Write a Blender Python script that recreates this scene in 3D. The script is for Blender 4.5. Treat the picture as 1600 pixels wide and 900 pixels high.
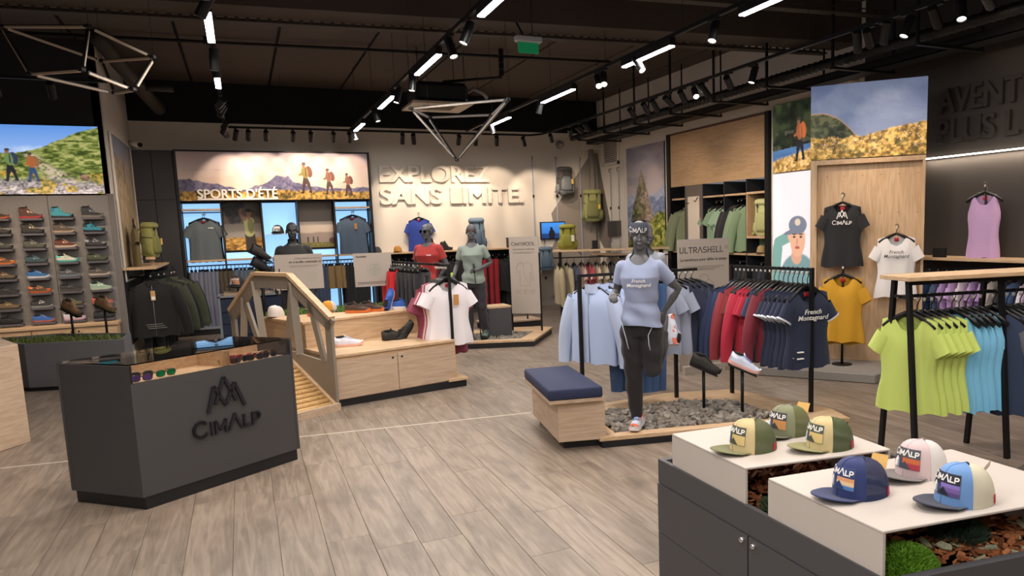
import bpy, bmesh, math, random
from mathutils import Vector, Matrix
import numpy as np
PI=math.pi
scene=bpy.context.scene
C=bpy.context.collection
for o in list(bpy.data.objects): bpy.data.objects.remove(o)
# ---------------------------------------------------------------- camera
YAW,PITCH,ROLL=.4494,.1296,-.0298
_f=Vector((math.sin(YAW)*math.cos(PITCH),math.cos(YAW)*math.cos(PITCH),-math.sin(PITCH)))
_r=Vector((math.cos(YAW),-math.sin(YAW),0)); _u=_r.cross(_f)
_R=_r*math.cos(ROLL)+_u*math.sin(ROLL); _U=-_r*math.sin(ROLL)+_u*math.cos(ROLL)
cam=bpy.data.cameras.new('camera'); camo=bpy.data.objects.new('camera',cam); C.objects.link(camo)
cam.sensor_fit='HORIZONTAL'; cam.sensor_width=36; cam.lens=1150/1600*36
cam.shift_x=(800-940)/1600; cam.shift_y=(501.4-450)/1600; cam.clip_start=.05
camo.matrix_world=Matrix(((_R.x,_U.x,-_f.x,0),(_R.y,_U.y,-_f.y,0),(_R.z,_U.z,-_f.z,1.72),(0,0,0,1)))
scene.camera=camo
# ---------------------------------------------------------------- world and exposure
w=bpy.data.worlds.new('world'); scene.world=w; w.use_nodes=True
w.node_tree.nodes['Background'].inputs[0].default_value=(.9,.95,1,1); w.node_tree.nodes['Background'].inputs[1].default_value=.15
vs=scene.view_settings; vs.view_transform='Standard'; vs.look='None'; vs.gamma=1; vs.use_curve_mapping=False; vs.exposure=.45
E_STRIP=26; E_SPOT=34; E_FAR=60
# ---------------------------------------------------------------- materials
MATS={}
def lin(h):
    if isinstance(h,str):
        h=h.lstrip('#'); h=''.join(q*2 for q in h) if len(h)==3 else h; c=[int(h[i:i+2],16)/255 for i in (0,2,4)]
        return tuple(((x+.055)/1.055)**2.4 if x>.04045 else x/12.92 for x in c)
    return tuple(h)
def _base(name):
    m=bpy.data.materials.new(name); m.use_nodes=True; nt=m.node_tree
    return m,nt,nt.nodes['Principled BSDF']
def N(nt,t,**k):
    n=nt.nodes.new(t)
    for a,b in k.items(): setattr(n,a,b)
    return n
def _coord(nt,scale,kind='Object'):
    tc=N(nt,'ShaderNodeTexCoord'); mp=N(nt,'ShaderNodeMapping')
    nt.links.new(tc.outputs[kind],mp.inputs[0])
    mp.inputs['Scale'].default_value=scale if not isinstance(scale,(int,float)) else (scale,)*3
    return mp.outputs[0]
def mat(col,rough=.5,metal=0.,bump=.0,scale=60,var=.06,name=None,alpha=1,spec=.5,sheen=0):
    key=('m',col,rough,metal,bump,scale,var,alpha,spec,sheen)
    if key in MATS: return MATS[key]
    m,nt,b=_base(name or 'surface_'+str(len(MATS)))
    c=lin(col); b.inputs['Roughness'].default_value=rough; b.inputs['Metallic'].default_value=metal
    b.inputs['Specular IOR Level'].default_value=spec; b.inputs['Sheen Weight'].default_value=sheen
    co=_coord(nt,scale); nz=N(nt,'ShaderNodeTexNoise'); nt.links.new(co,nz.inputs['Vector']); nz.inputs['Detail'].default_value=3
    rp=N(nt,'ShaderNodeValToRGB'); nt.links.new(nz.outputs[0],rp.inputs[0])
    rp.color_ramp.elements[0].position=.3; rp.color_ramp.elements[1].position=.7
    rp.color_ramp.elements[0].color=(*[x*(1-var) for x in c],1); rp.color_ramp.elements[1].color=(*[min(1,x*(1+var)) for x in c],1)
    nt.links.new(rp.outputs[0],b.inputs['Base Color'])
    if bump:
        bp=N(nt,'ShaderNodeBump'); bp.inputs['Strength'].default_value=bump; bp.inputs['Distance'].default_value=.004
        nt.links.new(nz.outputs[0],bp.inputs['Height']); nt.links.new(bp.outputs[0],b.inputs['Normal'])
    if alpha<1: b.inputs['Alpha'].default_value=alpha
    MATS[key]=m; return m
def cloth(col,rough=.8): return mat(col,rough,0,.25,220,.10,sheen=.15)
def metal(col='#1b1b1e',rough=.45): return mat(col,rough,.3,0,40,.05)
def emit(col,s,name='lit_panel'):
    key=('e',col,s)
    if key in MATS: return MATS[key]
    m,nt,b=_base(name); c=lin(col); b.inputs['Base Color'].default_value=(*c,1)
    b.inputs['Emission Color'].default_value=(*c,1); b.inputs['Emission Strength'].default_value=s
    MATS[key]=m; return m
def glassm(col='#ffffff',rough=.0,alpha=.16):
    key=('g',col,rough,alpha)
    if key in MATS: return MATS[key]
    m,nt,b=_base('clear_glass'); nt.nodes.remove(b)
    g=N(nt,'ShaderNodeBsdfGlossy'); g.inputs['Roughness'].default_value=rough
    t=N(nt,'ShaderNodeBsdfTransparent'); t.inputs[0].default_value=(*lin(col),1); mx=N(nt,'ShaderNodeMixShader'); fr=N(nt,'ShaderNodeFresnel'); fr.inputs[0].default_value=1.5
    nt.links.new(fr.outputs[0],mx.inputs[0]); nt.links.new(t.outputs[0],mx.inputs[1]); nt.links.new(g.outputs[0],mx.inputs[2])
    nt.links.new(mx.outputs[0],nt.nodes['Material Output'].inputs[0]); MATS[key]=m; return m
def wood(c1='#c9a27a',c2='#b58c63',axis='x',rough=.5,scale=1.0,name='oak_veneer',rand=False):
    key=('w',c1,c2,axis,rough,scale,rand)
    if key in MATS: return MATS[key]
    m,nt,b=_base(name); b.inputs['Roughness'].default_value=rough
    tc=N(nt,'ShaderNodeTexCoord'); mp=N(nt,'ShaderNodeMapping')
    nt.links.new(tc.outputs['Object'],mp.inputs[0])
    s={'x':(1.2,14,14),'y':(14,1.2,14),'z':(14,14,1.2),'h':(1.3,1.7,15)}[axis]; mp.inputs['Scale'].default_value=[q*scale for q in s]
    src=mp.outputs[0]
    if rand:
        oi=N(nt,'ShaderNodeObjectInfo'); ml=N(nt,'ShaderNodeMath',operation='MULTIPLY'); ml.inputs[1].default_value=37.
        nt.links.new(oi.outputs['Random'],ml.inputs[0]); ad=N(nt,'ShaderNodeVectorMath',operation='ADD')
        nt.links.new(src,ad.inputs[0]); nt.links.new(ml.outputs[0],ad.inputs[1]); src=ad.outputs[0]
    n1=N(nt,'ShaderNodeTexNoise'); n1.inputs['Scale'].default_value=1; n1.inputs['Detail'].default_value=4; n1.inputs['Distortion'].default_value=.6
    nt.links.new(src,n1.inputs['Vector'])
    # cathedral figure: rings of the stretched noise field
    fr=N(nt,'ShaderNodeMath',operation='MULTIPLY'); fr.inputs[1].default_value=9; nt.links.new(n1.outputs[0],fr.inputs[0])
    pp=N(nt,'ShaderNodeMath',operation='PINGPONG'); pp.inputs[1].default_value=1; nt.links.new(fr.outputs[0],pp.inputs[0])
    n2=N(nt,'ShaderNodeTexNoise'); n2.inputs['Scale'].default_value=5; n2.inputs['Detail'].default_value=6; nt.links.new(src,n2.inputs['Vector'])
    mx=N(nt,'ShaderNodeMath',operation='MULTIPLY_ADD'); mx.inputs[1].default_value=.35; nt.links.new(pp.outputs[0],mx.inputs[0])
    m2=N(nt,'ShaderNodeMath',operation='MULTIPLY'); m2.inputs[1].default_value=.65; nt.links.new(n2.outputs[0],m2.inputs[0]); nt.links.new(m2.outputs[0],mx.inputs[2])
    rp=N(nt,'ShaderNodeValToRGB'); rp.color_ramp.elements[0].position=.25; rp.color_ramp.elements[1].position=.75
    rp.color_ramp.elements[0].color=(*lin(c2),1); rp.color_ramp.elements[1].color=(*lin(c1),1); nt.links.new(mx.outputs[0],rp.inputs[0])
    out=rp.outputs[0]
    if rand:
        mp2=N(nt,'ShaderNodeMapping'); mp2.inputs['Scale'].default_value=(5,1.6,5); nt.links.new(tc.outputs['Object'],mp2.inputs[0]); ad2=N(nt,'ShaderNodeVectorMath',operation='ADD'); nt.links.new(mp2.outputs[0],ad2.inputs[0]); nt.links.new(ml.outputs[0],ad2.inputs[1])
        n3=N(nt,'ShaderNodeTexNoise'); n3.inputs['Scale'].default_value=1.4; n3.inputs['Detail'].default_value=5; nt.links.new(ad2.outputs[0],n3.inputs['Vector'])
        kr=N(nt,'ShaderNodeMapRange'); kr.inputs[1].default_value=.52; kr.inputs[2].default_value=.74; kr.inputs[4].default_value=.75; nt.links.new(n3.outputs[0],kr.inputs[0])
        km=N(nt,'ShaderNodeMix',data_type='RGBA'); nt.links.new(kr.outputs[0],km.inputs[0]); nt.links.new(out,km.inputs[6]); km.inputs[7].default_value=(*[q*.72 for q in lin(c2)],1); out=km.outputs[2]
        hs=N(nt,'ShaderNodeHueSaturation'); mr=N(nt,'ShaderNodeMapRange'); mr.inputs[3].default_value=.93; mr.inputs[4].default_value=1.06
        nt.links.new(oi.outputs['Random'],mr.inputs[0]); nt.links.new(mr.outputs[0],hs.inputs['Value']); nt.links.new(out,hs.inputs['Color']); out=hs.outputs[0]
    nt.links.new(out,b.inputs['Base Color'])
    bp=N(nt,'ShaderNodeBump'); bp.inputs['Strength'].default_value=.12; bp.inputs['Distance'].default_value=.002
    nt.links.new(mx.outputs[0],bp.inputs['Height']); nt.links.new(bp.outputs[0],b.inputs['Normal'])
    MATS[key]=m; return m
def printm(strength=0.,rough=.55):
    key=('p',strength,rough)
    if key in MATS: return MATS[key]
    m,nt,b=_base('photo_print'); a=N(nt,'ShaderNodeVertexColor'); a.layer_name='Col'
    nt.links.new(a.outputs[0],b.inputs['Base Color']); b.inputs['Roughness'].default_value=rough
    if strength: nt.links.new(a.outputs[0],b.inputs['Emission Color']); b.inputs['Emission Strength'].default_value=strength
    MATS[key]=m; return m
OAK=lambda ax='x': wood('#d3b795','#bd9c78',ax)
PALE=lambda ax='x': wood('#cbb49d','#b59c84',ax)
BLK=metal('#151517',.5); DARK=mat('#3a3a3d',.55,0,.03,90,.05); DARKB=mat('#1c1d22',.5,0,0,50,.05)
WHITEP=mat('#e2dbd0',.85,0,.05,30,.02); BLKP=mat('#232226',.8,0,.05,30,.04)
# ---------------------------------------------------------------- object helpers
def _fin(o,parent,world,label=None):
    C.objects.link(o)
    if parent is not None:
        o.parent=parent
        if world: o.matrix_parent_inverse=MW[parent.name].inverted()
    if label: o['label']=label
    return o
MW={}
def mesh(name,v,f,m,parent=None,smooth=False,world=False,cols=None,label=None):
    me=bpy.data.meshes.new(name); me.from_pydata([tuple(p) for p in v],[],f)
    if m is not None: me.materials.append(m)
    if smooth: me.polygons.foreach_set('use_smooth',[True]*len(me.polygons))
    if cols is not None:
        a=me.color_attributes.new('Col','FLOAT_COLOR','POINT')
        c=np.ones((len(v),4),np.float32); c[:,:3]=cols; a.data.foreach_set('color',c.ravel())
    me.update()
    return _fin(bpy.data.objects.new(name,me),parent,world,label)
def obj(name,me,parent=None,world=False,label=None):
    return _fin(bpy.data.objects.new(name,me),parent,world,label)
def thing(name,label,cat,loc=(0,0,0),rz=0,group=None,rot=None,scale=None):
    o=bpy.data.objects.new(name,None); o.empty_display_size=.05; C.objects.link(o)
    o.location=loc; o.rotation_euler=rot if rot else (0,0,rz)
    if scale: o.scale=(scale,)*3 if isinstance(scale,(int,float)) else scale
    o['label']=label; o['category']=cat
    if group: o['group']=group
    MW[o.name]=Matrix.LocRotScale(Vector(o.location),o.rotation_euler,Vector(o.scale))
    return o
def tag(o,label,cat,group=None):
    o['label']=label; o['category']=cat
    if group: o['group']=group
    return o
def struct(o): o['kind']='structure'; return o
def boxv(x0,x1,y0,y1,z0,z1):
    v=[(x0,y0,z0),(x1,y0,z0),(x1,y1,z0),(x0,y1,z0),(x0,y0,z1),(x1,y0,z1),(x1,y1,z1),(x0,y1,z1)]
    return v,[(0,3,2,1),(4,5,6,7),(0,1,5,4),(1,2,6,5),(2,3,7,6),(3,0,4,7)]
def box(name,x0,x1,y0,y1,z0,z1,m,parent=None,world=False,bev=0,label=None):
    v,f=boxv(x0,x1,y0,y1,z0,z1)
    if bev: v,f=bevel(v,f,bev)
    return mesh(name,v,f,m,parent,False,world,label=label)
def bevel(v,f,b,seg=1):
    bm=bmesh.new(); vs_=[bm.verts.new(p) for p in v]
    for q in f: bm.faces.new([vs_[i] for i in q])
    bmesh.ops.bevel(bm,geom=bm.edges[:],offset=b,segments=seg,affect='EDGES',profile=.5)
    bm.verts.index_update()
    r=[tuple(p.co) for p in bm.verts],[tuple(q.index for q in fc.verts) for fc in bm.faces]; bm.free(); return r
def prismv(poly,z0,z1,top=None):
    n=len(poly); top=top or poly
    v=[(p[0],p[1],z0) for p in poly]+[(p[0],p[1],z1) for p in top]
    f=[tuple(range(n-1,-1,-1)),tuple(range(n,2*n))]+[(i,(i+1)%n,n+(i+1)%n,n+i) for i in range(n)]
    return v,f
def prism(name,poly,z0,z1,m,parent=None,world=False,bev=0,top=None):
    v,f=prismv(poly,z0,z1,top)
    if bev: v,f=bevel(v,f,bev)
    return mesh(name,v,f,m,parent,False,world)
def join(*vf):
    V,F=[],[]
    for v,f in vf:
        k=len(V); V+=list(v); F+=[tuple(i+k for i in q) for q in f]
    return V,F
def beamv(a,b,w,h,up=(0,0,1)):
    a,b=Vector(a),Vector(b); d=(b-a).normalized(); up=Vector(up)
    if abs(d.dot(up))>.98: up=Vector((1,0,0))
    s=d.cross(up).normalized(); u=s.cross(d)
    v=[p+s*(i*w/2)+u*(j*h/2) for p in (a,b) for i,j in ((-1,-1),(1,-1),(1,1),(-1,1))]
    return [tuple(p) for p in v],[(3,2,1,0),(4,5,6,7),(0,1,5,4),(1,2,6,5),(2,3,7,6),(3,0,4,7)]
def beam(name,a,b,w,h,m,parent=None,world=False,up=(0,0,1)):
    v,f=beamv(a,b,w,h,up); return mesh(name,v,f,m,parent,False,world)
def tubev(path,r,n=8,cap=True,ry=None):
    P=[Vector(p) for p in path]; V=[];F=[]; prev=None
    for i,p in enumerate(P):
        d=(P[min(i+1,len(P)-1)]-P[max(i-1,0)]).normalized()
        if prev is None: s=d.orthogonal().normalized()
        else: s=(prev-d*prev.dot(d)).normalized()
        prev=s; t=d.cross(s); rr=r[i] if isinstance(r,(list,tuple)) else r
        r2=rr if ry is None else (ry[i] if isinstance(ry,(list,tuple)) else ry)
        for k in range(n):
            a=2*PI*k/n; V.append(tuple(p+s*(rr*math.cos(a))+t*(r2*math.sin(a))))
    for i in range(len(P)-1):
        for k in range(n):
            F.append((i*n+k,i*n+(k+1)%n,(i+1)*n+(k+1)%n,(i+1)*n+k))
    if cap: F+=[tuple(range(n-1,-1,-1)),tuple(range((len(P)-1)*n,len(P)*n))]
    return V,F
def tube(name,path,r,m,parent=None,world=False,n=8,smooth=True):
    v,f=tubev(path,r,n); return mesh(name,v,f,m,parent,smooth,world)
def loftv(rings,cap=True,close=True):
    n=len(rings[0]); V=[p for r in rings for p in r]; F=[]
    for i in range(len(rings)-1):
        for k in range(n if close else n-1):
            F.append((i*n+k,i*n+(k+1)%n,(i+1)*n+(k+1)%n,(i+1)*n+k))
    if cap: F+=[tuple(range(n-1,-1,-1)),tuple(range((len(rings)-1)*n,len(rings)*n))]
    return V,F
def ring(cx,cy,z,a,b,n=16,p=1.0,rot=0):
    out=[]
    for k in range(n):
        t=2*PI*k/n; c,s=math.cos(t),math.sin(t)
        x=a*math.copysign(abs(c)**p,c); y=b*math.copysign(abs(s)**p,s)
        out.append((cx+x*math.cos(rot)-y*math.sin(rot),cy+x*math.sin(rot)+y*math.cos(rot),z))
    return out
def lathev(prof,n=16,cap=True): return loftv([ring(0,0,z,r,r,n) for r,z in prof],cap)
def grid(fn,nu,nv):
    V=[fn(i/(nu-1),j/(nv-1)) for j in range(nv) for i in range(nu)]
    F=[(j*nu+i,j*nu+i+1,(j+1)*nu+i+1,(j+1)*nu+i) for j in range(nv-1) for i in range(nu-1)]
    return V,F
def xf(vf,M): return [tuple(M@Vector(p)) for p in vf[0]],vf[1]
def T(x,y,z): return Matrix.Translation((x,y,z))
def RZ(a): return Matrix.Rotation(a,4,'Z')
def RX(a): return Matrix.Rotation(a,4,'X')
def RY(a): return Matrix.Rotation(a,4,'Y')
def SC(x,y,z): return Matrix.Diagonal((x,y,z,1))
def copytree(o,loc=None,rz=None,label=None,group=None,rot=None):
    c=o.copy(); C.objects.link(c)
    if loc is not None: c.location=loc
    if rz is not None: c.rotation_euler=(0,0,rz)
    if rot is not None: c.rotation_euler=rot
    if label: c['label']=label
    if group: c['group']=group
    for ch in list(o.children):
        d=ch.copy(); C.objects.link(d); d.parent=c
        for g in list(ch.children):
            e=g.copy(); C.objects.link(e); e.parent=d
    return c
def textv(s,size=.1,ext=.005,bold=0.,align='CENTER',shear=0,spacing=1.,res=2):
    cu=bpy.data.curves.new('lettering','FONT'); cu.body=s; cu.size=size; cu.extrude=ext; cu.align_x=align; cu.offset=bold; cu.shear=shear
    cu.space_character=spacing; cu.resolution_u=res; cu.space_line=.9
    o=bpy.data.objects.new('lettering',cu); C.objects.link(o)
    dg=bpy.context.evaluated_depsgraph_get(); me=o.evaluated_get(dg).to_mesh()
    v=[tuple(p.co) for p in me.vertices]; f=[tuple(p.vertices) for p in me.polygons]
    o.to_mesh_clear(); bpy.data.objects.remove(o); bpy.data.curves.remove(cu); return v,f
# stroke lettering of the house style (A without a bar)
STK={'C':(.95,[[(0.837, 0.835), (0.739, 0.921), (0.623, 0.977), (0.497, 1.0), (0.369, 0.987), (0.25, 0.939), (0.147, 0.86), (0.067, 0.755), (0.017, 0.632), (0.0, 0.5), (0.017, 0.368), (0.067, 0.245), (0.147, 0.14), (0.25, 0.061), (0.369, 0.013), (0.497, 0.0), (0.623, 0.023), (0.739, 0.079), (0.837, 0.165)]]),
'I':(.18,[[(.09,0),(.09,1)]]),'M':(1.0,[[(.06,0),(.06,1),(.5,.25),(.94,1),(.94,0)]]),'A':(.9,[[(0,0),(.45,1),(.9,0)]]),
'L':(.6,[[(.06,1),(.06,.05),(.6,.05)]]),'P':(.7,[[(.06,0),(.06,.95),(.45,.95),(.58,.91),(.67,.8),(.68,.68),(.65,.55),(.56,.46),(.45,.42),(.06,.42)]]),
'U':(.8,[[(.06,1),(.06,.25),(.22,.05),(.58,.05),(.74,.25),(.74,1)]]),'T':(.75,[[(0,.95),(.75,.95)],[(.375,.95),(.375,0)]]),
'R':(.72,[[(.06,0),(.06,.95),(.5,.95),(.68,.82),(.68,.58),(.5,.45),(.06,.45)],[(.4,.45),(.7,0)]]),
'S':(.7,[[(.66,.95),(.16,.95),(.04,.83),(.04,.62),(.16,.52),(.54,.5),(.66,.38),(.66,.17),(.54,.05),(.02,.05)]]),
'H':(.75,[[(.06,0),(.06,1)],[(.69,0),(.69,1)],[(.06,.5),(.69,.5)]]),'E':(.6,[[(0,.95),(.6,.95)],[(0,.5),(.55,.5)],[(0,.05),(.6,.05)]]),
'W':(1.15,[[(0,1),(.29,0),(.575,1),(.86,0),(1.15,1)]]),'O':(.95,[[(0.96, 0.5), (0.941, 0.641), (0.884, 0.77), (0.794, 0.878), (0.679, 0.955), (0.548, 0.995), (0.412, 0.995), (0.281, 0.955), (0.166, 0.878), (0.076, 0.77), (0.019, 0.641), (0.0, 0.5), (0.019, 0.359), (0.076, 0.23), (0.166, 0.122), (0.281, 0.045), (0.412, 0.005), (0.548, 0.005), (0.679, 0.045), (0.794, 0.122), (0.884, 0.23), (0.941, 0.359), (0.96, 0.5)]]),' ':(.4,[])}
def strokev(s,h=.1,t=.014,ext=.004,small=None,gap=.22):
    V,F=[],[]; x=0
    for ch in s:
        k=h
        if small is not None and ch.islower(): k=h*small
        wd,ls=STK[ch.upper()]
        for l in ls:
            for a,b in zip(l[:-1],l[1:]):
                a=(x+a[0]*k,a[1]*k); b=(x+b[0]*k,b[1]*k)
                d=math.hypot(b[0]-a[0],b[1]-a[1]) or 1; ux,uy=(b[0]-a[0])/d*t*.35,(b[1]-a[1])/d*t*.35
                vv,ff=beamv((a[0]-ux,a[1]-uy,0),(b[0]+ux,b[1]+uy,0),t,ext*2); k0=len(V); V+=vv; F+=[tuple(i+k0 for i in q) for q in ff]
        x+=wd*k+gap*h*(.8 if small else 1)
    wdt=x-gap*h
    return [(p[0]-wdt/2,p[1],p[2]) for p in V],F
CIMALP='CimAlp'
def logov(h=.1,t=.013,ext=.004):   # peaks mark over the word
    w=strokev(CIMALP,h,t,ext,.78)
    P=[(-.95,1.5),(-.62,2.62),(-.05,1.72),(.42,2.75),(.95,1.72)]
    L=[[(-1.25,1.45),(-.72,3.15),(.0,1.75)],[(-.72,1.9),(.0,3.65),(.78,1.9)],[(.0,1.75),(.72,3.15),(1.35,1.45)]]
    vf=[w]
    for l in L:
        for a,b in zip(l[:-1],l[1:]): vf.append(beamv((a[0]*h,a[1]*h,0),(b[0]*h,b[1]*h,0),t*1.3,ext*2))
    return join(*vf)
# ---------------------------------------------------------------- procedural painting of prints (numpy)
def vnoise(x,y,seed=0):
    def hsh(i,j):
        n=(i*374761393+j*668265263+seed*974634541)&0xffffffff; n=((n^(n>>13))*1274126177)&0xffffffff
        return ((n^(n>>16))&0xffff)/65535.
    xi=np.floor(x).astype(np.int64); yi=np.floor(y).astype(np.int64); fx=x-xi; fy=y-yi; fx=fx*fx*(3-2*fx); fy=fy*fy*(3-2*fy)
    return (hsh(xi,yi)*(1-fx)+hsh(xi+1,yi)*fx)*(1-fy)+(hsh(xi,yi+1)*(1-fx)+hsh(xi+1,yi+1)*fx)*fy
def fbm(x,y,seed=0,o=4):
    s=0;a=.5
    for k in range(o): s=s+a*vnoise(x*2**k,y*2**k,seed+k); a*=.5
    return s/.94
def sst(a,b,x): t=np.clip((x-a)/(b-a),0,1); return t*t*(3-2*t)
def lay(img,mask,col):
    c=np.array(lin(col)) if isinstance(col,str) else col
    return img*(1-mask[...,None])+c*mask[...,None]
def mixc(a,b,t): return np.array(lin(a))*(1-t[...,None])+np.array(lin(b))*t[...,None]
def ell(u,v,cx,cy,a,b,rot=0,soft=.06):
    c,s=math.cos(rot),math.sin(rot); x=(u-cx)*c+(v-cy)*s; y=-(u-cx)*s+(v-cy)*c
    return 1-sst(1-soft,1+soft,np.sqrt((x/a)**2+(y/b)**2))
def seg(u,v,ax,ay,bx,by,w,soft=.14):
    dx,dy=bx-ax,by-ay; t=np.clip(((u-ax)*dx+(v-ay)*dy)/(dx*dx+dy*dy),0,1)
    return 1-sst(w*(1-soft),w*(1+soft),np.hypot(u-ax-t*dx,v-ay-t*dy))
def picture(name,p00,p10,p01,paint,nu,nv,m,parent=None,world=False,asp=1.):
    """flat print: p00 lower left, p10 lower right, p01 upper left; paint(u*asp,v) gives linear rgb"""
    p00,p10,p01=Vector(p00),Vector(p10),Vector(p01)
    V,F=grid(lambda a,b:tuple(p00+(p10-p00)*a+(p01-p00)*b),nu,nv)
    u,v=np.meshgrid(np.linspace(0,1,nu),np.linspace(0,1,nv)); img=paint(u*asp,v)
    return mesh(name,V,F,m,parent,False,world,cols=np.clip(img.reshape(-1,3),0,1))
# ================================================================ SETTING
rnd=random.Random(7)
RW=7.25; BW=15.0; LW=-1.56; SWY=12.3; CZ=4.4
# ---- floor
floor=struct(box('floor',-5.2,RW+.1,-3.2,BW+.1,-.06,-.012,mat('#5b5046',.8)))
PLANK=wood('#988a7c','#776a5e','y',.42,.75,'floor_laminate',True)
PW,PL=.235,1.55
_pv,_pf=bevel(*boxv(-PW/2+.0008,PW/2-.0008,-PL/2+.0008,PL/2-.0008,-.012,0),.0016)
pm=bpy.data.meshes.new('plank'); pm.from_pydata(_pv,[],_pf); pm.materials.append(PLANK)
spots=[]
i=0; x=-5.0
while x<RW-.05:
    y=-3.2+rnd.random()*PL
    while y<BW+PL/2:
        spots.append((x,y)); y+=PL
    x+=PW; i+=1
def inview(p):
    d=Vector((p[0],p[1],-1.72)); z=d.dot(_f); return z>1.9 and -1250<d.dot(_R)/z*1150<950 and p[0]>-2.6-.0 and p[1]<13.2 and not(p[1]>12.2 and p[0]<-1.5)
good=sorted([p for p in spots if inview(p)],key=lambda p:math.hypot(*p))
keep=set(good[:290])
for p in good[:290]:
    o=bpy.data.objects.new('plank',pm); C.objects.link(o); o.parent=floor; o.location=(p[0],p[1],0)
rest=join(*[([(a+p[0],min(b+p[1],BW),c) for a,b,c in _pv],_pf) for p in spots if p not in keep and -5.1<p[0]<RW])
st=mesh('planking',rest[0],rest[1],wood('#988a7c','#776a5e','y',.42,.75,'floor_laminate'),floor); st['kind']='stuff'
struct(mesh('trim_1',*beamv((-4.9,7.43,.0012),(2.3,6.345,.0012),.02,.0024),mat('#c9bfb2',.4)))
struct(mesh('trim_2',*beamv((3.9,6.1,.0012),(7.2,5.6,.0012),.02,.0024),mat('#8b8076',.4)))
# ---- ceiling
ceil=struct(box('ceiling',-5.2,RW+.3,-3.2,BW+.3,CZ+.03,CZ+.1,mat('#0d0c0c',.9)))
CP=mat('#524740',.85,0,.1,12,.12)
for k in range(-4,7):
    xa=-.55+1.23*k+.02; xb=xa+1.19
    for ya,yb in ((-3.1,2.2),(2.22,8.1),(8.12,11.6),(11.62,14.98)):
        if xa>RW: continue
        box('ceiling_panel',xa,min(xb,RW+.2),ya,yb,CZ,CZ+.03,CP,ceil)
bl=lambda X,d:(X,8.34-.122*X+d)
bv=prismv([bl(-5.1,-.22),bl(RW,-.22),bl(RW,.2),bl(-5.1,.2)],3.9,CZ)
beam_o=struct(mesh('trim_3',*bv,mat('#453b34',.85,0,.08,14,.12)))
# perforated cable tray along the beam and one nearer the entrance
for (dy,z,nm,lb) in ((.26,3.86,'cable_tray','black perforated cable tray running along the far side of the ceiling beam'),(-1.15,3.95,'cable_tray','dark perforated cable tray hung across the room before the ceiling beam')):
    t=thing(nm,lb,'cable tray',(1.2,bl(1.2,dy)[1],z))
    a,b=bl(-4.9,dy),bl(7.1,dy); tm=mat('#40382f',.7,.2,.2,30,.2)
    mesh('tray_bottom',*beamv((*a,z),(*b,z),.13,.008),tm,t,world=True)
    L=Vector((b[0]-a[0],b[1]-a[1],0)); n=Vector((-L.y,L.x,0)).normalized()*.065
    vf=[]
    for s in (-1,1):
        vf.append(beamv(Vector((*a,z+.05))+n*s,Vector((*b,z+.05))+n*s,.006,.012)); vf.append(beamv(Vector((*a,z+.005))+n*s,Vector((*b,z+.005))+n*s,.006,.012))
        for q in range(120): p=Vector((*a,z+.028))+n*s+L*((q+.5)/120); vf.append(beamv(p-L.normalized()*.018,p+L.normalized()*.018,.006,.035))
    mesh('tray_side',*join(*vf),tm,t,world=True)
for pts,lb in (([(-4.5,12.05,4.33),(.404,11.557,4.33),(5.02,11.062,4.33),(5.6,11.0,4.33)],'thin black conduit crossing the ceiling panels behind the exit sign'),
           ([(3.75,11.0,4.38),(3.75,11.0,3.98),(3.0,11.6,3.98)],'black drain pipe dropping from ceiling to the air conditioner')):
    t=thing('ceiling_conduit',lb,'pipe',pts[0]); tube('pipe',pts,.022,BLK,t,True)
    for q in range(4):
        a,b=Vector(pts[0]),Vector(pts[1]); p=a.lerp(b,(q+.5)/4); mesh('clip',*xf(boxv(-.03,.03,-.03,.03,-.03,.06),T(*p)),BLK,t,world=True)
# ---- back wall
wb=struct(box('wall_back',LW-.1,RW+.1,BW,BW+.12,0,3.71,WHITEP))
box('upper_band',LW-.1,RW+.1,BW-.03,BW+.1,3.71,CZ+.03,mat('#141315',.9),wb,label='matt black upper band')
struct(box('baseboard_back',2.3,RW,BW-.02,BW,0,.1,mat('#9a938a',.6)))
# ---- left return wall and shoe wall
struct(box('wall_left',LW-.12,LW,SWY,BW,0,CZ+.02,mat('#d8d2c8',.85,0,.04,30,.02)))
sw=struct(box('wall_shoes',-5.1,LW-.02,SWY,SWY+.1,0,CZ+.02,mat('#2c2b31',.85,0,.05,30,.04)))
struct(box('wall_west',-5.2,-5.1,-3.1,SWY,0,CZ,mat('#5a5550',.85)))
struct(box('wall_front',-5.2,RW+.1,-3.2,-3.1,0,CZ,mat('#5a5550',.85)))
# ---- right wall with recess for the wardrobe (Y 9.0..12.0, z 0..3.33)
wr=struct(mesh('wall_right',*join(boxv(RW,RW+.12,12.0,BW+.1,0,CZ),boxv(RW,RW+.12,7.17,9.0,0,CZ),boxv(RW,RW+.12,9.0,12.0,3.34,CZ)),WHITEP))
struct(box('wall_right_dark',RW-.0,RW+.12,-3.1,7.17,0,CZ,mat('#3a3634',.75,0,.05,30,.03)))
WALLG=mat('#8f887f',.85,0,.04,30,.02); WALLD=mat('#77706a',.85,0,.04,30,.02)
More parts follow.
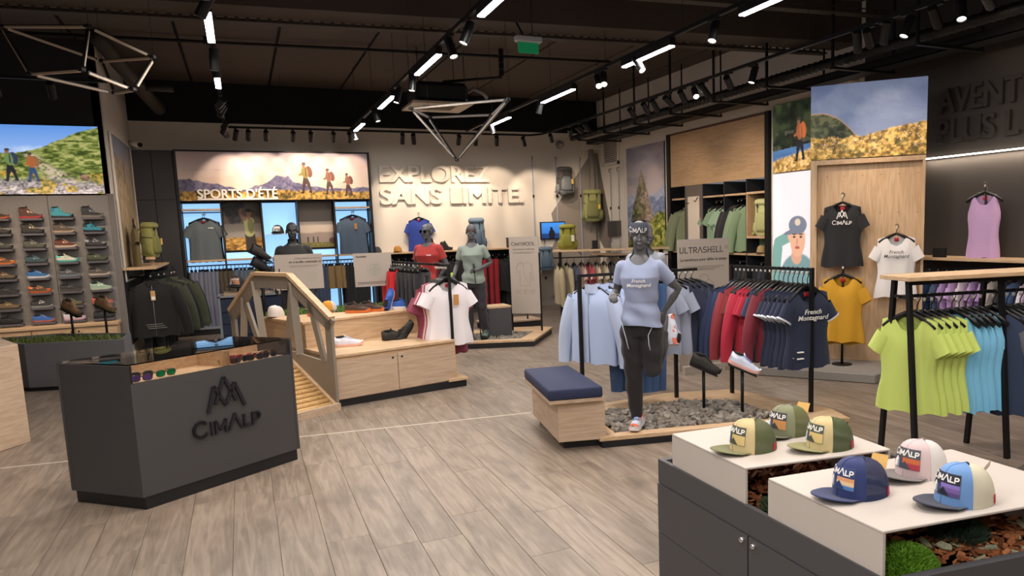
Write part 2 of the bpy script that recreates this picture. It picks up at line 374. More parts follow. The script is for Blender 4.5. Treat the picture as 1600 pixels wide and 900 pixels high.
# painted grey facets that run over the corner
def facet(pts,m,nm='painted_facet',par=None):
    d=.004; top=[Vector(p) for p in pts]; nrm=(top[1]-top[0]).cross(top[2]-top[0]).normalized(); 
    if nrm.dot(Vector((3,2,1.5))-top[0])<0: nrm=-nrm; top=top[::-1]
    n=len(top); v=[tuple(p+nrm*d) for p in top]+[tuple(p) for p in top]
    mesh(nm,v,[tuple(range(n)),tuple(range(2*n-1,n-1,-1))]+[(i,n+i,n+(i+1)%n,(i+1)%n) for i in range(n)],m,par or wb)
facet([(RW,BW,3.3),(7.1,BW,3.3),(6.1,BW,2.0),(6.15,BW,1.72),(6.9,BW,.95),(RW,BW,1.3)],WALLG)
facet([(RW,BW,.1),(RW,BW,1.3),(6.9,BW,.95),(6.3,BW,1.68),(5.75,BW,.6),(5.7,BW,.1)],WALLG)
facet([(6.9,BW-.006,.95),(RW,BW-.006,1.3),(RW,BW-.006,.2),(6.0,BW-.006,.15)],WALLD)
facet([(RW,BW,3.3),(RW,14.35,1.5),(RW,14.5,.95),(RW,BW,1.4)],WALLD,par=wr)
# corner chase and grille
c=struct(box('trim_4',6.85,RW,BW-.22,BW,3.38,3.75,WHITEP))
box('riser_pipe_cover',7.03,7.12,BW-.09,BW,1.3,3.38,WALLG,c)
gr=thing('air_grille','grey louvred air grille high in the corner of right wall','vent',(RW,14.3,3.0))
mesh('frame',*join(boxv(RW-.04,RW,13.93,13.98,2.98,3.58),boxv(RW-.04,RW,14.62,14.67,2.98,3.58),boxv(RW-.04,RW,13.93,14.67,2.98,3.04),boxv(RW-.04,RW,13.93,14.67,3.53,3.58)),WHITEP,gr,world=True)
for q in range(12): mesh('slat',*xf(boxv(-.025,.0,-.32,.32,-.004,.004),T(RW-.005,14.3,3.06+q*.042)@RY(-.6)),mat('#7d766e',.5),gr,world=True)
# ---- EXPLOREZ SANS LIMITE.
LETW=mat('#e6dfd4',.8,0,.03,30,.02)
def fuse(vf,vox):
    me=bpy.data.meshes.new('tmp'); me.from_pydata(vf[0],[],vf[1]); o=bpy.data.objects.new('tmp',me); C.objects.link(o)
    a=o.modifiers.new('r','REMESH'); a.mode='VOXEL'; a.voxel_size=vox; b=o.modifiers.new('d','DECIMATE'); b.decimate_type='DISSOLVE'; b.angle_limit=.06
    dg=bpy.context.evaluated_depsgraph_get(); e=o.evaluated_get(dg).to_mesh(); r=([tuple(p.co) for p in e.vertices],[tuple(p.vertices) for p in e.polygons]); bpy.data.objects.remove(o); return r
def letters(name,label,s,x0,x1,z0,h,m,M,ext=.022,bold=.032):
    """each character a part of its own, emboldened by overlaid copies"""
    def boldv(ch):
        v,f=textv(ch,1,.0001,0,'LEFT',res=6); return join(*[([(a+dx*bold,b+dy*bold,c*(1-.012*i)) for a,b,c in v],f) for i,(dx,dy) in enumerate(((0,0),(-1,.31),(1,-.29),(-.53,-.47),(.51,.43),(.93,.37),(-.91,-.41)))])
    out=[];
    for i,ch in enumerate(s):
        if ch==' ': continue
        pm=max(q[0] for q in textv(s[:i+1],1,.0001,0,'LEFT',0,1.0)[0]); v,f=boldv(ch); out.append((v,f,pm+bold-max(q[0] for q in v)))
    lo=min(q[0]+o for v,f,o in out for q in v); hi=max(q[0]+o for v,f,o in out for q in v); k=(x1-x0)/(hi-lo); kz=h/.76
    t=thing(name,label,'lettering',tuple(M@Vector(((x0+x1)/2,z0,0))))
    for v,f,o in out: mesh('letter',*xf(fuse(([((q[0]+o-lo)*k+x0,(q[1]+.015)*kz+z0,q[2]*ext/.0001) for q in v],f),h*.015),M),m,t,world=True)
    return t
MB=Matrix(((1,0,0,0),(0,0,-1,BW-.04),(0,1,0,0),(0,0,0,1)))
letters('wall_lettering','raised white capital letters reading EXPLOREZ on the white back wall','EXPLOREZ',2.51,4.73,2.67,.35,LETW,MB)
letters('wall_lettering','raised white capital letters reading SANS LIMITE below EXPLOREZ','SANS LIMITE.',2.5,5.46,2.24,.345,LETW,MB)
MR=Matrix(((0,0,-1,RW-.03),(-1,0,0,0),(0,1,0,0),(0,0,0,1)))
BL2=mat('#2e2a29',.7,0,.05,40,.05)
letters('wall_lettering','raised black capital letters reading AVENTURE on the black wall','AVENTURE',-6.03,-4.45,2.845,.285,BL2,MR)
letters('wall_lettering','raised black capital letters reading PLUS LOIN on the black wall','PLUS LOIN',-6.03,-4.42,2.52,.27,BL2,MR)
# LED line under them
t=thing('led_strip','thin glowing LED line along the black wall below lettering','light',(RW,5,2.37))
box('diffuser',RW-.035,RW-.012,2.5,6.3,2.36,2.375,emit('#fff0d8',6),t,True); box('channel',RW-.012,RW,2.5,6.3,2.355,2.38,BLK,t,True)
L=bpy.data.lights.new('led','AREA'); L.shape='RECTANGLE'; L.size=3.6; L.size_y=.02; L.energy=14; L.color=lin('#ffe9cf'); lo=bpy.data.objects.new('glow',L); C.objects.link(lo); lo.parent=t; lo.location=(-.05,-.6,-.02); lo.rotation_euler=(0,math.radians(35),PI/2*0+PI/2)
lo.rotation_euler=(0,0,PI/2)
# ---- round duct and tray by the right wall
t=thing('round_duct','round black ribbed duct hung along the white right wall','duct',(6.3,8,3.5))
tube('pipe',[(6.3,14.2,3.5),(6.3,2,3.5)],.055,BLK,t,True,10)
mesh('rib',*join(*[xf(lathev([(.062,-.006),(.062,.006)],10),T(6.3,2.2+q*.1,3.5)@RX(PI/2)) for q in range(118)]),mat('#0f0f11',.6),t,True,True)['kind']='stuff'
t=thing('cable_tray','black slotted cable tray hung between duct and right wall','cable tray',(6.75,8,3.4))
box('tray_bottom',6.62,6.88,2,14.2,3.385,3.395,BLK,t,True)
mesh('tray_side',*join(boxv(6.62,6.63,2,14.2,3.385,3.48),boxv(6.87,6.88,2,14.2,3.385,3.48)),BLK,t,world=True)
for q in range(10):
    y=3+q*1.15; mesh('bracket',*join(boxv(6.05,7.0,y,y+.05,3.36,3.385),boxv(6.05,6.075,y+.01,y+.035,3.385,CZ),boxv(6.985,7.0,y+.01,y+.035,3.385,CZ)),BLK,t,world=True)
# thick black pipe over the left wall
t=thing('ventilation_pipe','thick dark ventilation pipe dipping over the left return wall','pipe',(-1.35,13.2,3.8))
tube('pipe',[(-1.45,11.6,4.3),(-1.25,13.0,4.05),(-1.05,14.6,3.86)],.1,mat('#3b352f',.6),t,True,12)
tube('branch',[(-1.2,13.4,3.99),(-.75,13.4,3.99)],.05,mat('#3b352f',.6),t,True,10)
# AC cassette
t=thing('air_conditioner','square ceiling air conditioner with beige grille under a black box','air conditioner',(2.88,11.6,3.6))
mesh('casing',*bevel(*boxv(2.5,3.3,11.25,11.95,3.62,3.92),.06),mat('#111114',.6),t,world=True)
AP=mat('#b9a88f',.5); a0,a1,b0,b1=2.43,3.34,11.18,12.03
mesh('panel_frame',*join(boxv(a0,a1,b0,b0+.2,3.585,3.62),boxv(a0,a1,b1-.2,b1,3.585,3.62),boxv(a0,a0+.2,b0+.2,b1-.2,3.585,3.62),boxv(a1-.2,a1,b0+.2,b1-.2,3.585,3.62)),AP,t,world=True)
for q in range(9): box('slat',a0+.2,a1-.2,b0+.21+q*.048,b0+.235+q*.048,3.59,3.60,mat('#6e6250',.6),t,True)
for q in ((2.55,11.3),(3.25,11.3),(2.55,11.9),(3.25,11.9)): tube('hanger_rod',[(*q,3.9),(*q,CZ)],.006,BLK,t,True,5)
tube('hose',[(3.3,11.5,3.8),(3.42,11.4,3.86),(3.55,11.35,3.8),(3.62,11.35,3.72)],.03,mat('#8d8983',.6),t,True,8)
# exit sign
t=thing('exit_sign','green hanging emergency exit sign with white housing','exit sign',(2.9,7.6,3.55))
mesh('housing',*bevel(*boxv(2.755,3.05,7.56,7.64,3.655,3.72),.012),mat('#b9bec2',.4),t,world=True)
mesh('sign_panel',*bevel(*boxv(2.785,3.015,7.59,7.61,3.545,3.66),.004),emit('#0f6b42',.35),t,world=True)
tube('bracket',[(2.85,7.6,3.72),(2.85,7.85,3.95)],.012,BLK,t,True,6); tube('bracket',[(2.95,7.6,3.72),(2.95,7.6,CZ)],.006,BLK,t,True,6)
# ================================================================ LIGHTING FIXTURES
STRIPM=emit('#eaeaff',14,'strip_diffuser'); LENS=emit('#fff1dd',6,'spot_lens'); HOUS=mat('#17171a',.45,.2)
TRACKS=[('track',(-.09,4.0,3.5),(-.09,13.85,3.5),'black ceiling track with light bars above the sunglasses counter'),
 ('track',(1.875,2.0,3.5),(1.875,13.85,3.5),'black ceiling track running over the wooden bridge aisle'),
 ('track',(3.88,2.0,3.5),(3.88,13.5,3.5),'black ceiling track running over the navy bench'),
 ('track',(5.42,2.0,3.5),(5.42,13.6,3.5),'black ceiling track with spotlights alongside the round duct'),
 ('track',(-.09,13.85,3.5),(5.25,13.85,3.5),'black ceiling track with spotlights parallel to the back wall')]
for nm,a,b,lb in TRACKS:
    t=thing('lighting_track',lb,'track',a)
    mesh('rail',*beamv(a,b,.035,.035),BLK,t,world=True)
    if b[0]==5.25: mesh('corner_rail',*beamv(b,(5.405,13.62,3.5),.035,.035),BLK,t,world=True)
    A,B=Vector(a),Vector(b); n=max(2,int((B-A).length/1.6))
    for q in range(n):
        p=A.lerp(B,(q+.5)/n); tube('suspension_wire',[tuple(p+Vector((0,0,.017))),(p.x,p.y,CZ)],.003,BLK,t,True,4)
def light_strip(X,y0,y1,lb,power=1.):
    t=thing('light_bar',lb,'light bar',(X,(y0+y1)/2,3.4),group='light bars on the ceiling tracks')
    h=(y1-y0)/2
    mesh('housing',*bevel(*boxv(-.032,.032,-h-.015,h+.015,.012,.082),.004),HOUS,t)
    box('diffuser',-.028,.028,-h,h,.0,.014,STRIPM,t)
    L=bpy.data.lights.new('strip_light','AREA'); L.shape='RECTANGLE'; L.size=.055; L.size_y=2*h; L.energy=E_STRIP*power*2*h; L.color=lin('#fff5ea')
    lo=bpy.data.objects.new('strip_light',L); C.objects.link(lo); lo.parent=t; lo.location=(0,0,-.004)
for X,l,lb in ((1.875,[(4.3,5.2),(5.35,5.95),(7.35,8.35),(9.75,10.75),(12.3,13.2)],'white light bar on the ceiling track over the bridge aisle'),
            (3.88,[(4.2,5.2),(6.3,7.3),(8.65,9.7),(11.1,12.0)],'white light bar on the ceiling track over the navy bench'),
            (-.09,[(4.2,5.2),(6.55,7.5),(8.9,9.75)],'white light bar on the ceiling track above the sunglasses counter')):
    for y0,y1 in l: light_strip(X,y0,y1,lb)
for X in (-3.6,-2.2,0,2.2,4.6):  # unseen bars added for light; the stronger left ones brighten the counter side
    for y in (-1.6,1.2): light_strip(X,y,y+1.0,'white light bar added out of view near the shop entrance',1.6 if X<-1 else 1.)
spot0=None
def spot(x,y,tx,ty,tz,lb,en=1.,grp=None,cone=48,lit=True,zt=3.483):
    """spotlight hung at track point (x,y), aimed at the target"""
    global spot0
    if spot0 is None:
        ad=bpy.data.meshes.new('adapter'); v,f=bevel(*boxv(-.02,.02,-.07,.07,-.02,.0),.004); ad.from_pydata(v,[],f); ad.materials.append(HOUS)
        ar=bpy.data.meshes.new('arm'); v,f=join(tubev([(0,0,-.02),(0,0,-.075)],.008,6),boxv(-.04,.04,-.008,.008,-.085,-.073)); ar.from_pydata(v,[],f); ar.materials.append(HOUS)
        hs=bpy.data.meshes.new('housing'); v,f=lathev([(.0,-.10),(.036,-.10),(.041,-.094),(.041,.095),(.036,.1),(.034,.088),(.0,.088)],14,False); hs.from_pydata(v,[],f); hs.materials.append(HOUS)
        ln=bpy.data.meshes.new('lens'); v,f=lathev([(.0,.09),(.034,.09)],14,False); ln.from_pydata(v,[],f); ln.materials.append(LENS)
        spot0=(ad,ar,hs,ln)
    t=thing('spotlight',lb,'spotlight',(x,y,zt-.2),group=grp)
    obj('adapter',spot0[0],t).location=(0,0,.2); obj('arm',spot0[1],t).location=(0,0,.2)
    h=obj('housing',spot0[2],t); h.location=(0,0,.09)
    d=Vector((tx-x,ty-y,tz-(zt-.11))); 
    e=d.to_track_quat('Z','Y').to_euler(); h.rotation_euler=e
    obj('lens',spot0[3],h)
    if lit:
        L=bpy.data.lights.new('spot_beam','SPOT'); L.energy=E_SPOT*en; L.spot_size=math.radians(cone); L.spot_blend=.45 if cone>60 else .85; L.shadow_soft_size=.03; L.color=lin('#ffe4c9')
        lo=bpy.data.objects.new('spot_beam',L); C.objects.link(lo); lo.parent=h; lo.location=(0,0,.11); lo.rotation_euler=(PI,0,0)
# back track: wash the back wall
for x,tx,tz in ((.06,-.2,2.3),(.25,.2,2.4),(.52,.5,2.4),(.94,.94,2.5),(1.22,1.2,2.5),(1.59,1.6,2.5),(1.86,2.0,2.4),(2.78,2.9,2.0),(2.98,3.3,1.9),(3.82,3.9,2.2),(4.15,4.3,2.0),(4.56,4.9,2.2),(5.11,5.9,2.0)):
    spot(x,13.85,tx,BW,tz,'black cylinder spotlight on the track parallel to the back wall',.8 if x<2 else 1.5,'spotlights along the back wall',62)
# right track
R_T=[(13.2,(6.6,15,2.0)),(12.3,(6.9,15,1.9)),(11.9,(7.2,12.9,2.3)),(11.6,(7.2,12.6,1.9)),(9.98,(7.2,11.4,2.3)),(9.56,(7.0,10.6,2.0)),(9.3,(7.0,10.0,1.8)),(8.92,(7.2,9.6,2.4)),(8.56,(7.0,9.4,1.9)),(8.26,(4.3,5.5,1.0)),(8.05,(7.2,8.5,1.8)),(7.53,(6.9,8.6,2.4)),(7.05,(4.6,7.0,1.0)),(5.46,(6.2,6.1,1.8)),(5.32,(6.4,5.9,2.6)),(5.12,(6.1,6.2,1.2)),(4.87,(4.3,5.0,.9)),(4.58,(7.25,5.2,1.7)),(4.33,(4.6,3.5,.9)),(4.09,(7.25,4.9,2.9))]
for y,tg in R_T: spot(5.42,y,*tg,'black cylinder spotlight on the track alongside the round duct',1.9 if y>12 else .9,'spotlights along the right wall',50)
for y,tg,lb in ((6.35,(.6,6.2,.6),'black spotlight pointing down between light bars over the bridge aisle'),(6.9,(2.3,5.6,.5),'black spotlight pointing down between light bars over the bridge aisle'),(8.6,(1.5,8.3,.6),'black spotlight pointing down between light bars over the bridge aisle'),(9.45,(1.0,9.2,.6),'black spotlight pointing down between light bars over the bridge aisle'),(11.1,(2.4,10.6,1.2),'black spotlight pointing down between light bars over the bridge aisle'),(13.3,(2.3,12.4,.8),'black spotlight pointing down between light bars over the bridge aisle')):
    spot(1.875,y,*tg,lb,.9,'spotlights over the bridge aisle',50)
for y,tg in ((5.6,(2.8,5.0,.8)),(6.97,(4.2,5.0,.9)),(7.8,(2.9,5.6,.8)),(7.95,(3.0,5.3,.9)),(9.8,(3.4,10.6,.8)),(12.0,(4.6,11.5,.5))): spot(3.88,y,*tg,'black spotlight between light bars over the navy bench',.9,'spotlights over the navy bench',50)
for y,tg in ((4.55,(-1.5,5.6,0)),(5.35,(-.5,5.8,.85)),(5.7,(-.15,6.0,.85)),(6.2,(-1.9,6.9,0)),(8.05,(-.3,8.3,0)),(8.4,(.2,8.6,0)),(10.6,(-1.5,13.6,2.2)),(10.9,(-1.5,14.2,1.9)),(11.3,(-1.4,14,1.3)),(13.0,(-1.2,14.4,1.0)),(13.15,(-.6,14.6,1.4)),(13.3,(0,14.6,1.6)),(13.45,(.4,14.6,1.6))): spot(-.09,y,*tg,'black spotlight on the track above the sunglasses counter',.9,'spotlights above the sunglasses counter',50)  # spots aimed at the left floor and cliff print are added to brighten them
# track over the shoe wall
t=thing('lighting_track','black ceiling track in front of the shoe wall','track',(-4.6,10.2,3.5)); mesh('rail',*beamv((-4.6,10.2,3.5),(-1.2,10.2,3.5),.035,.035),BLK,t,world=True)
for q in range(3): tube('suspension_wire',[(-4.2+q*1.3,10.2,3.51),(-4.2+q*1.3,10.2,CZ)],.003,BLK,t,True,4)
for x,tx in ((-3.4,-3.3),(-2.75,-2.7),(-2.25,-2.2),(-1.75,-1.9)): spot(x,10.2,tx,SWY,1.3,'black spotlight aimed at the shoe wall',2.0,'spotlights at the shoe wall',56)
# unseen track and spots added to light the cap table and the sunglasses counter
t=thing('lighting_track','black ceiling track added out of view near the shop entrance','track',(-1.5,2.6,3.5)); mesh('rail',*beamv((-1.5,2.6,3.5),(5.2,2.6,3.5),.035,.035),BLK,t,world=True)
for x,tg in ((.6,(-.2,5.6,.8)),(1.4,(1.9,1.8,.84)),(2.4,(1.9,2.3,.84)),(3.4,(2.2,5.2,.4)),(4.4,(4.6,3.6,.9))): spot(x,2.6,*tg,'black spotlight added out of view near the shop entrance',1.,'added spotlights near the entrance',56)
# ---- faceted pendant frames
def pendant(label,nodes,edges,wires,lit,pc='#c9b9a4'):
    t=thing('pendant_frame',label,'pendant',nodes[0])
    for a,b in edges:
        A,B=Vector(nodes[a]),Vector(nodes[b]); d=(B-A).normalized()
        o=beam('bar',A+d*.04,B-d*.04,.02,.02,BLK,t,True)
        p=d.orthogonal(); up=Vector((0,0,1)); s=d.cross(up)
        s=(s.normalized() if s.length>.05 else Vector((1,0,0))); dn=s.cross(d); dn=dn if dn.z<0 else -dn
        mesh('diffuser',*beamv(A+d*.05+dn*.008,B-d*.05+dn*.008,.026,.018,tuple(dn)),mat(pc,.5),o)
        bpy.context.collection.objects[-1].parent=o
    for p in nodes: mesh('joint',*xf(lathev([(0,-.02),(.025,-.012),(.025,.012),(0,.02)],8,False),T(*p)),BLK,t,world=True)
    for k,z in wires: tube('suspension_wire',[nodes[k],(nodes[k][0],nodes[k][1],z)],.0025,BLK,t,True,4)
n=[(-1.772,8.523,3.647),(-1.009,7.687,3.508),(-.562,7.778,3.307),(-1.051,8.589,3.408),(-1.531,8.114,3.171),(-1.05,7.424,3.099),(-.722,7.585,2.987),(-.956,8.384,3.083)]
pendant('large faceted pendant frame of pale bars hung over the sunglasses counter',n,[(0,1),(1,2),(1,5),(0,3),(3,2),(0,4),(4,5),(4,7),(5,6),(6,7),(6,2),(3,7)],[(0,CZ),(1,CZ),(2,CZ),(3,CZ)],False)
n=[(1.857,8.673,3.1),(2.724,7.813,3.1),(2.202,9.294,3.1),(2.889,8.903,3.1),(2.338,8.6,2.521)]
pendant('pointed pyramid pendant frame hung point down before the EXPLOREZ lettering',n,[(0,1),(0,2),(2,3),(3,1),(0,4),(1,4),(2,4),(3,4)],[(0,CZ),(1,CZ),(2,CZ),(3,CZ)],False,'#6f675e')
# ================================================================ PRINTS (painted from noise, laid on real boards)
def sky_grad(u,v,a,b,p=1.): return mixc(a,b,np.clip(v,0,1)**p)
def hiker(img,u,v,x,y,h,jk='#c98a2c',tr='#3a2a24',pk='#8a4a28',d=1):
    k=h; _e,_s=ell,seg
    for q,(ax,ay,bx,by,cx,cy) in enumerate(((0,.5,-.05,.25,-.10,.0),(0,.5,.09,.27,.15,.02))):
        img=lay(img,np.maximum(seg(u,v,x+ax*k*d,y+ay*k,x+bx*k*d,y+by*k,.058*k),seg(u,v,x+bx*k*d,y+by*k,x+cx*k*d,y+cy*k,.04*k)),tr)
        img=lay(img,ell(u,v,x+(cx-.03)*k*d,y+cy*k,.055*k,.022*k),'#2a201c')
    img=lay(img,ell(u,v,x+.13*k*d,y+.68*k,.10*k,.19*k,.15*d),pk)
    img=lay(img,ell(u,v,x+.0*k,y+.66*k,.105*k,.2*k,.12*d),jk); img=lay(img,np.maximum(seg(u,v,x-.03*k*d,y+.77*k,x-.10*k*d,y+.6*k,.04*k),seg(u,v,x-.10*k*d,y+.6*k,x-.17*k*d,y+.58*k,.032*k)),jk)
    img=lay(img,seg(u,v,x+.02*k*d,y+.8*k,x+.03*k*d,y+.55*k,.018*k),pk)
    img=lay(img,ell(u,v,x-.03*k*d,y+.9*k,.055*k,.075*k),'#8a5f48'); img=lay(img,ell(u,v,x-.02*k*d,y+.945*k,.062*k,.042*k),'#4a3a30'); return lay(img,ell(u,v,x+.03*k*d,y+.6*k,.05*k,.16*k),tr) if False else img
def turf(u,v,seed,dark,mid,light,fx=26,fy=40):
    wx=u+.03*fbm(u*7,v*7,seed+50); n=fbm(wx*fx,v*fy,seed,5); m=fbm(u*fx*.16,v*fy*.16,seed+9,4); q=np.clip((n-.5)*2.2+.5+(m-.5)*.9,0,1)
    return np.where(q[...,None]<.5,mixc(dark,mid,q*2),mixc(mid,light,np.clip(q*2-1,0,1)))
def rock(u,v,seed,dark,light,fx=10,fy=22):
    w_=fbm(u*4,v*4,seed+3); n=fbm(u*fx+w_*3,v*fy+w_*5,seed,6); r=np.abs(n-.5)*4; return mixc(dark,light,np.clip(.25+r*.55+(fbm(u*40,v*40,seed+7,3)-.5)*.8,0,1))
def ridge(u,seed,f,o=6): return fbm(u*f,u*0+seed*.37,seed,o)-.5
def paint_summer(u,v):
    img=sky_grad(u,v,'#f2dcc4','#b4a6b0',1.1); img=lay(img,sst(.5,.75,fbm(u*1.6,v*7,3,5))*.45,'#cdb0a2'); img=lay(img,np.exp(-((v-.62)/.03)**2)*sst(.5,.7,fbm(u*5,v*30,6))*.4*(u<2),'#9a8890')
    r=.34+.16*np.exp(-((u-1.9)/.22)**2)+.09*np.exp(-((u-2.1)/.06)**2)+.09*np.exp(-((u-.2)/.35)**2)-.12*np.exp(-((u-1.15)/.35)**2)-.10*sst(2.25,3.0,u)+.09*ridge(u,5,7)
    img=lay(img,1-sst(-.008,.008,v-r),rock(u,v,8,'#3a3c60','#8d86a4',9,14))
    g=.20+.10*ridge(u,2,5)-.05*sst(2.4,3.7,u); img=lay(img,1-sst(-.03,.02,v-g+.03*(fbm(u*70,v*9,9)-.5)*2),turf(u,v,4,'#4a4520','#a37e34','#e0b45c',20,16))
    for x,y,h,c in ((2.44,.15,.66,'#8a7a3a'),(2.92,.12,.56,'#8a5a48'),(3.32,.08,.50,'#8f5f4c')): img=hiker(img,u,v,x,y,h,c,'#4a3434','#6a4030')
    return img
def paint_trail(u,v):
    img=sky_grad(u,v,'#b6d0ee','#5b8fda',1.); img=lay(img,sst(.5,.75,fbm(u*2,v*5,3,5))*.5,'#e8eef6')
    r=.60+.40*sst(.15,1.35,u)+.05*ridge(u,4,9); img=lay(img,1-sst(-.006,.006,v-r),turf(u,v,5,'#33401c','#6c7a36','#a6a768',16,40))
    c=.30+(.62-v)*1.0+.12*(fbm(v*6,v*0,12)-.5); pt=np.exp(-((u-c)/(.05+.22*(.62-v)))**2)*(v<.58); img=lay(img,np.clip(pt*1.3,0,1)*sst(.35,.55,fbm(u*30,v*50,13)),'#b9a993')
    rk=(1-sst(.16,.26,v+.16*(fbm(u*5,v*8,9,5)-.5))); img=lay(img,rk,rock(u,v,11,'#2e2c33','#c9bfbf',7,26)); img=lay(img,sst(.56,.64,fbm(u*6,v*14,20,5))*(v<.34)*.9,turf(u,v,6,'#3a4418','#8a7a30','#c09a48'))
    img=lay(img,ell(u,v,1.0,.24,.06,.05),rock(u,v,15,'#4a352a','#9a7a62')); img=hiker(img,u,v,.10,.20,.47,'#6a7f4a','#23232a','#2f3d50'); return hiker(img,u,v,.36,.19,.42,'#a85a30','#33486a','#8a6040')
def paint_flowers(u,v):
    img=sky_grad(u,v,'#7d8aa4','#535f80',1.); img=lay(img,sst(.45,.7,fbm(u*1.5,v*3,31,6))*.22,'#96a0b2'); img=lay(img,sst(.5,.56,fbm(u*9,v*9+u*5,33,6))*.10,'#3f4a66')
    h=.62-1.25*(np.clip(u-.12,0,2))**2*1.15+.02*ridge(u,6,20); dm=(1-sst(-.008,.008,v-h))*(u<.75); img=lay(img,dm,turf(u,v,6,'#1a2216','#363c28','#5a5a3e',18,22)); img=lay(img,np.exp(-((v-h)/.009)**2)*(u<.68)*.7,'#b98a54')
    g=.29+.12*sst(.5,1.35,u)+.07*ridge(u,8,7)+.03*np.exp(-((u-.28)/.07)**2); gm=1-sst(-.02,.015,v-g+.02*(fbm(u*90,v*10,7)-.5)*2); img=lay(img,gm,turf(u,v,9,'#5c471e','#a07c38','#d2ac60',24,24))
    img=lay(img,sst(.62,.72,fbm(u*46,v*52,14,3))*gm*sst(.02,.2,v)*.65,'#e9cfc4'); return lay(img,sst(.6,.7,fbm(u*16,v*22,17,5))*(v<g*.75)*.7,'#3f3f1a')
def paint_lake(u,v):
    img=turf(u,v,41,'#10160f','#1f2a1a','#3a4228',8,9); img=lay(img,sst(.6,.66,fbm(u*10,v*14,44,5))*.4*(v<.6),'#6a6a58'); lk=(v<.32+.06*u)*(v>.05)*1.; img=lay(img,lk,mixc('#35588a','#5a86b8',fbm(u*3,v*12,45)))
    g=.18+.15*u+.04*ridge(u,3,8); img=lay(img,1-sst(-.03,.01,v-g+.03*(fbm(u*60,v*9,7)-.5)),turf(u,v,12,'#6f5226','#b08a48','#dcbc80',20,26)); return hiker(img,u,v,.60,.15,.62,'#9a5a38','#1d1d22','#c0673a')
def paint_peak(u,v):
    img=sky_grad(u,v,'#e4d3cb','#85879a',1.); img=lay(img,sst(.42,.7,fbm(u*2,v*6,51,6))*.55,'#b9a9aa'); img=lay(img,sst(.55,.7,fbm(u*2.5,v*9,57,5))*.4,'#77788a')
    for q,(b,c1,c2) in enumerate(((.50,'#8f9cba','#b8c0d2'),(.43,'#5a6d96','#97a5c2'))): m2=b+.16*ridge(u,5+q,5)+.08*u; img=lay(img,1-sst(-.008,.008,v-m2),rock(u,v,53+q,c1,c2))
    pk=.77-np.abs(u-.40)*1.05*(1+.5*(u<.40))-.12*sst(.45,.75,u)+.08*ridge(u,7,11)+.03*(fbm(u*8,v*20,8)-.5); bd=np.clip((u-.36)*2.2+(fbm(u*9,v*14,9,5)-.5)*1.6+.35,0,1)
    img=lay(img,1-sst(-.006,.006,v-pk),turf(u,v,60,'#23281a','#4c5630','#8a8850',16,30)*(1-bd[...,None])+rock(u,v,8,'#5a4a44','#d8c4b8',10,30)*bd[...,None])
    g=.36-.5*np.abs(u-.8)*(u<.8)+.05*ridge(u,9,12); img=lay(img,1-sst(-.02,.01,v-g+.02*(fbm(u*60,v*20,7)-.5)),turf(u,v,10,'#4c5a1a','#98a03a','#d6d078',22,44)); img=lay(img,seg(u,v,.45,.27,.455,.33,.012),'#8a2f26'); return lay(img,seg(u,v,.452,.22,.45,.27,.012),'#22202a')
def paint_cliff(u,v):
    img=sky_grad(u,v,'#cdbdb4','#7d879a',1.); r=.86-.9*np.clip(u-.45,0,1)-.3*np.clip(.1-u,0,1)+.12*ridge(u,3,10); img=lay(img,1-sst(-.008,.008,v-r),rock(u,v,4,'#4c4236','#d8c4a2',16,5)); img=lay(img,(1-sst(-.05,.05,v-.55-.4*u+.3*(fbm(u*6,v*6,6)-.5)))*.55,rock(u,v,14,'#a08258','#e6d0a4',14,5)); return lay(img,1-sst(.06,.12,v+.08*(fbm(u*5,v*5,8)-.5)),turf(u,v,8,'#2c2c22','#5a5640','#8a8458'))
def face_print(img,u,v,cx,cy,k,cap='#6d7688'):
    img=lay(img,ell(u,v,cx+.02*k,cy-.62*k,.42*k,.42*k),'#6f8f94'); img=lay(img,seg(u,v,cx-.02*k,cy-.25*k,cx,cy-.1*k,.11*k),'#c79a80')
    img=lay(img,ell(u,v,cx,cy,.16*k,.25*k),'#d3a489'); img=lay(img,ell(u,v,cx,cy+.2*k,.19*k,.13*k),cap); img=lay(img,ell(u,v,cx-.1*k,cy+.11*k,.2*k,.035*k,.2),cap)
    img=lay(img,ell(u,v,cx,cy+.24*k,.06*k,.05*k),'#c9b8a8')
    for s in (-1,1): img=lay(img,ell(u,v,cx+s*.07*k,cy+.03*k,.03*k,.014*k),'#3a2a24'); img=lay(img,ell(u,v,cx+s*.07*k,cy+.07*k,.045*k,.012*k),'#5a4030')
    img=lay(img,ell(u,v,cx-.01*k,cy-.04*k,.02*k,.05*k),'#bd8a70'); img=lay(img,ell(u,v,cx-.005*k,cy-.12*k,.05*k,.022*k),'#a8564c'); return img
def paint_woman(u,v):
    img=sky_grad(u,v,'#e4dde0','#d8d2da',1.); img=lay(img,seg(u,v,.02,.12,.06,.40,.06),'#6f9a94'); img=lay(img,seg(u,v,.06,.45,.2,.50,.045),'#6f9a94'); img=lay(img,ell(u,v,.215,.51,.03,.05),'#d3a489')
    return face_print(img,u,v,.30,.48,.55)
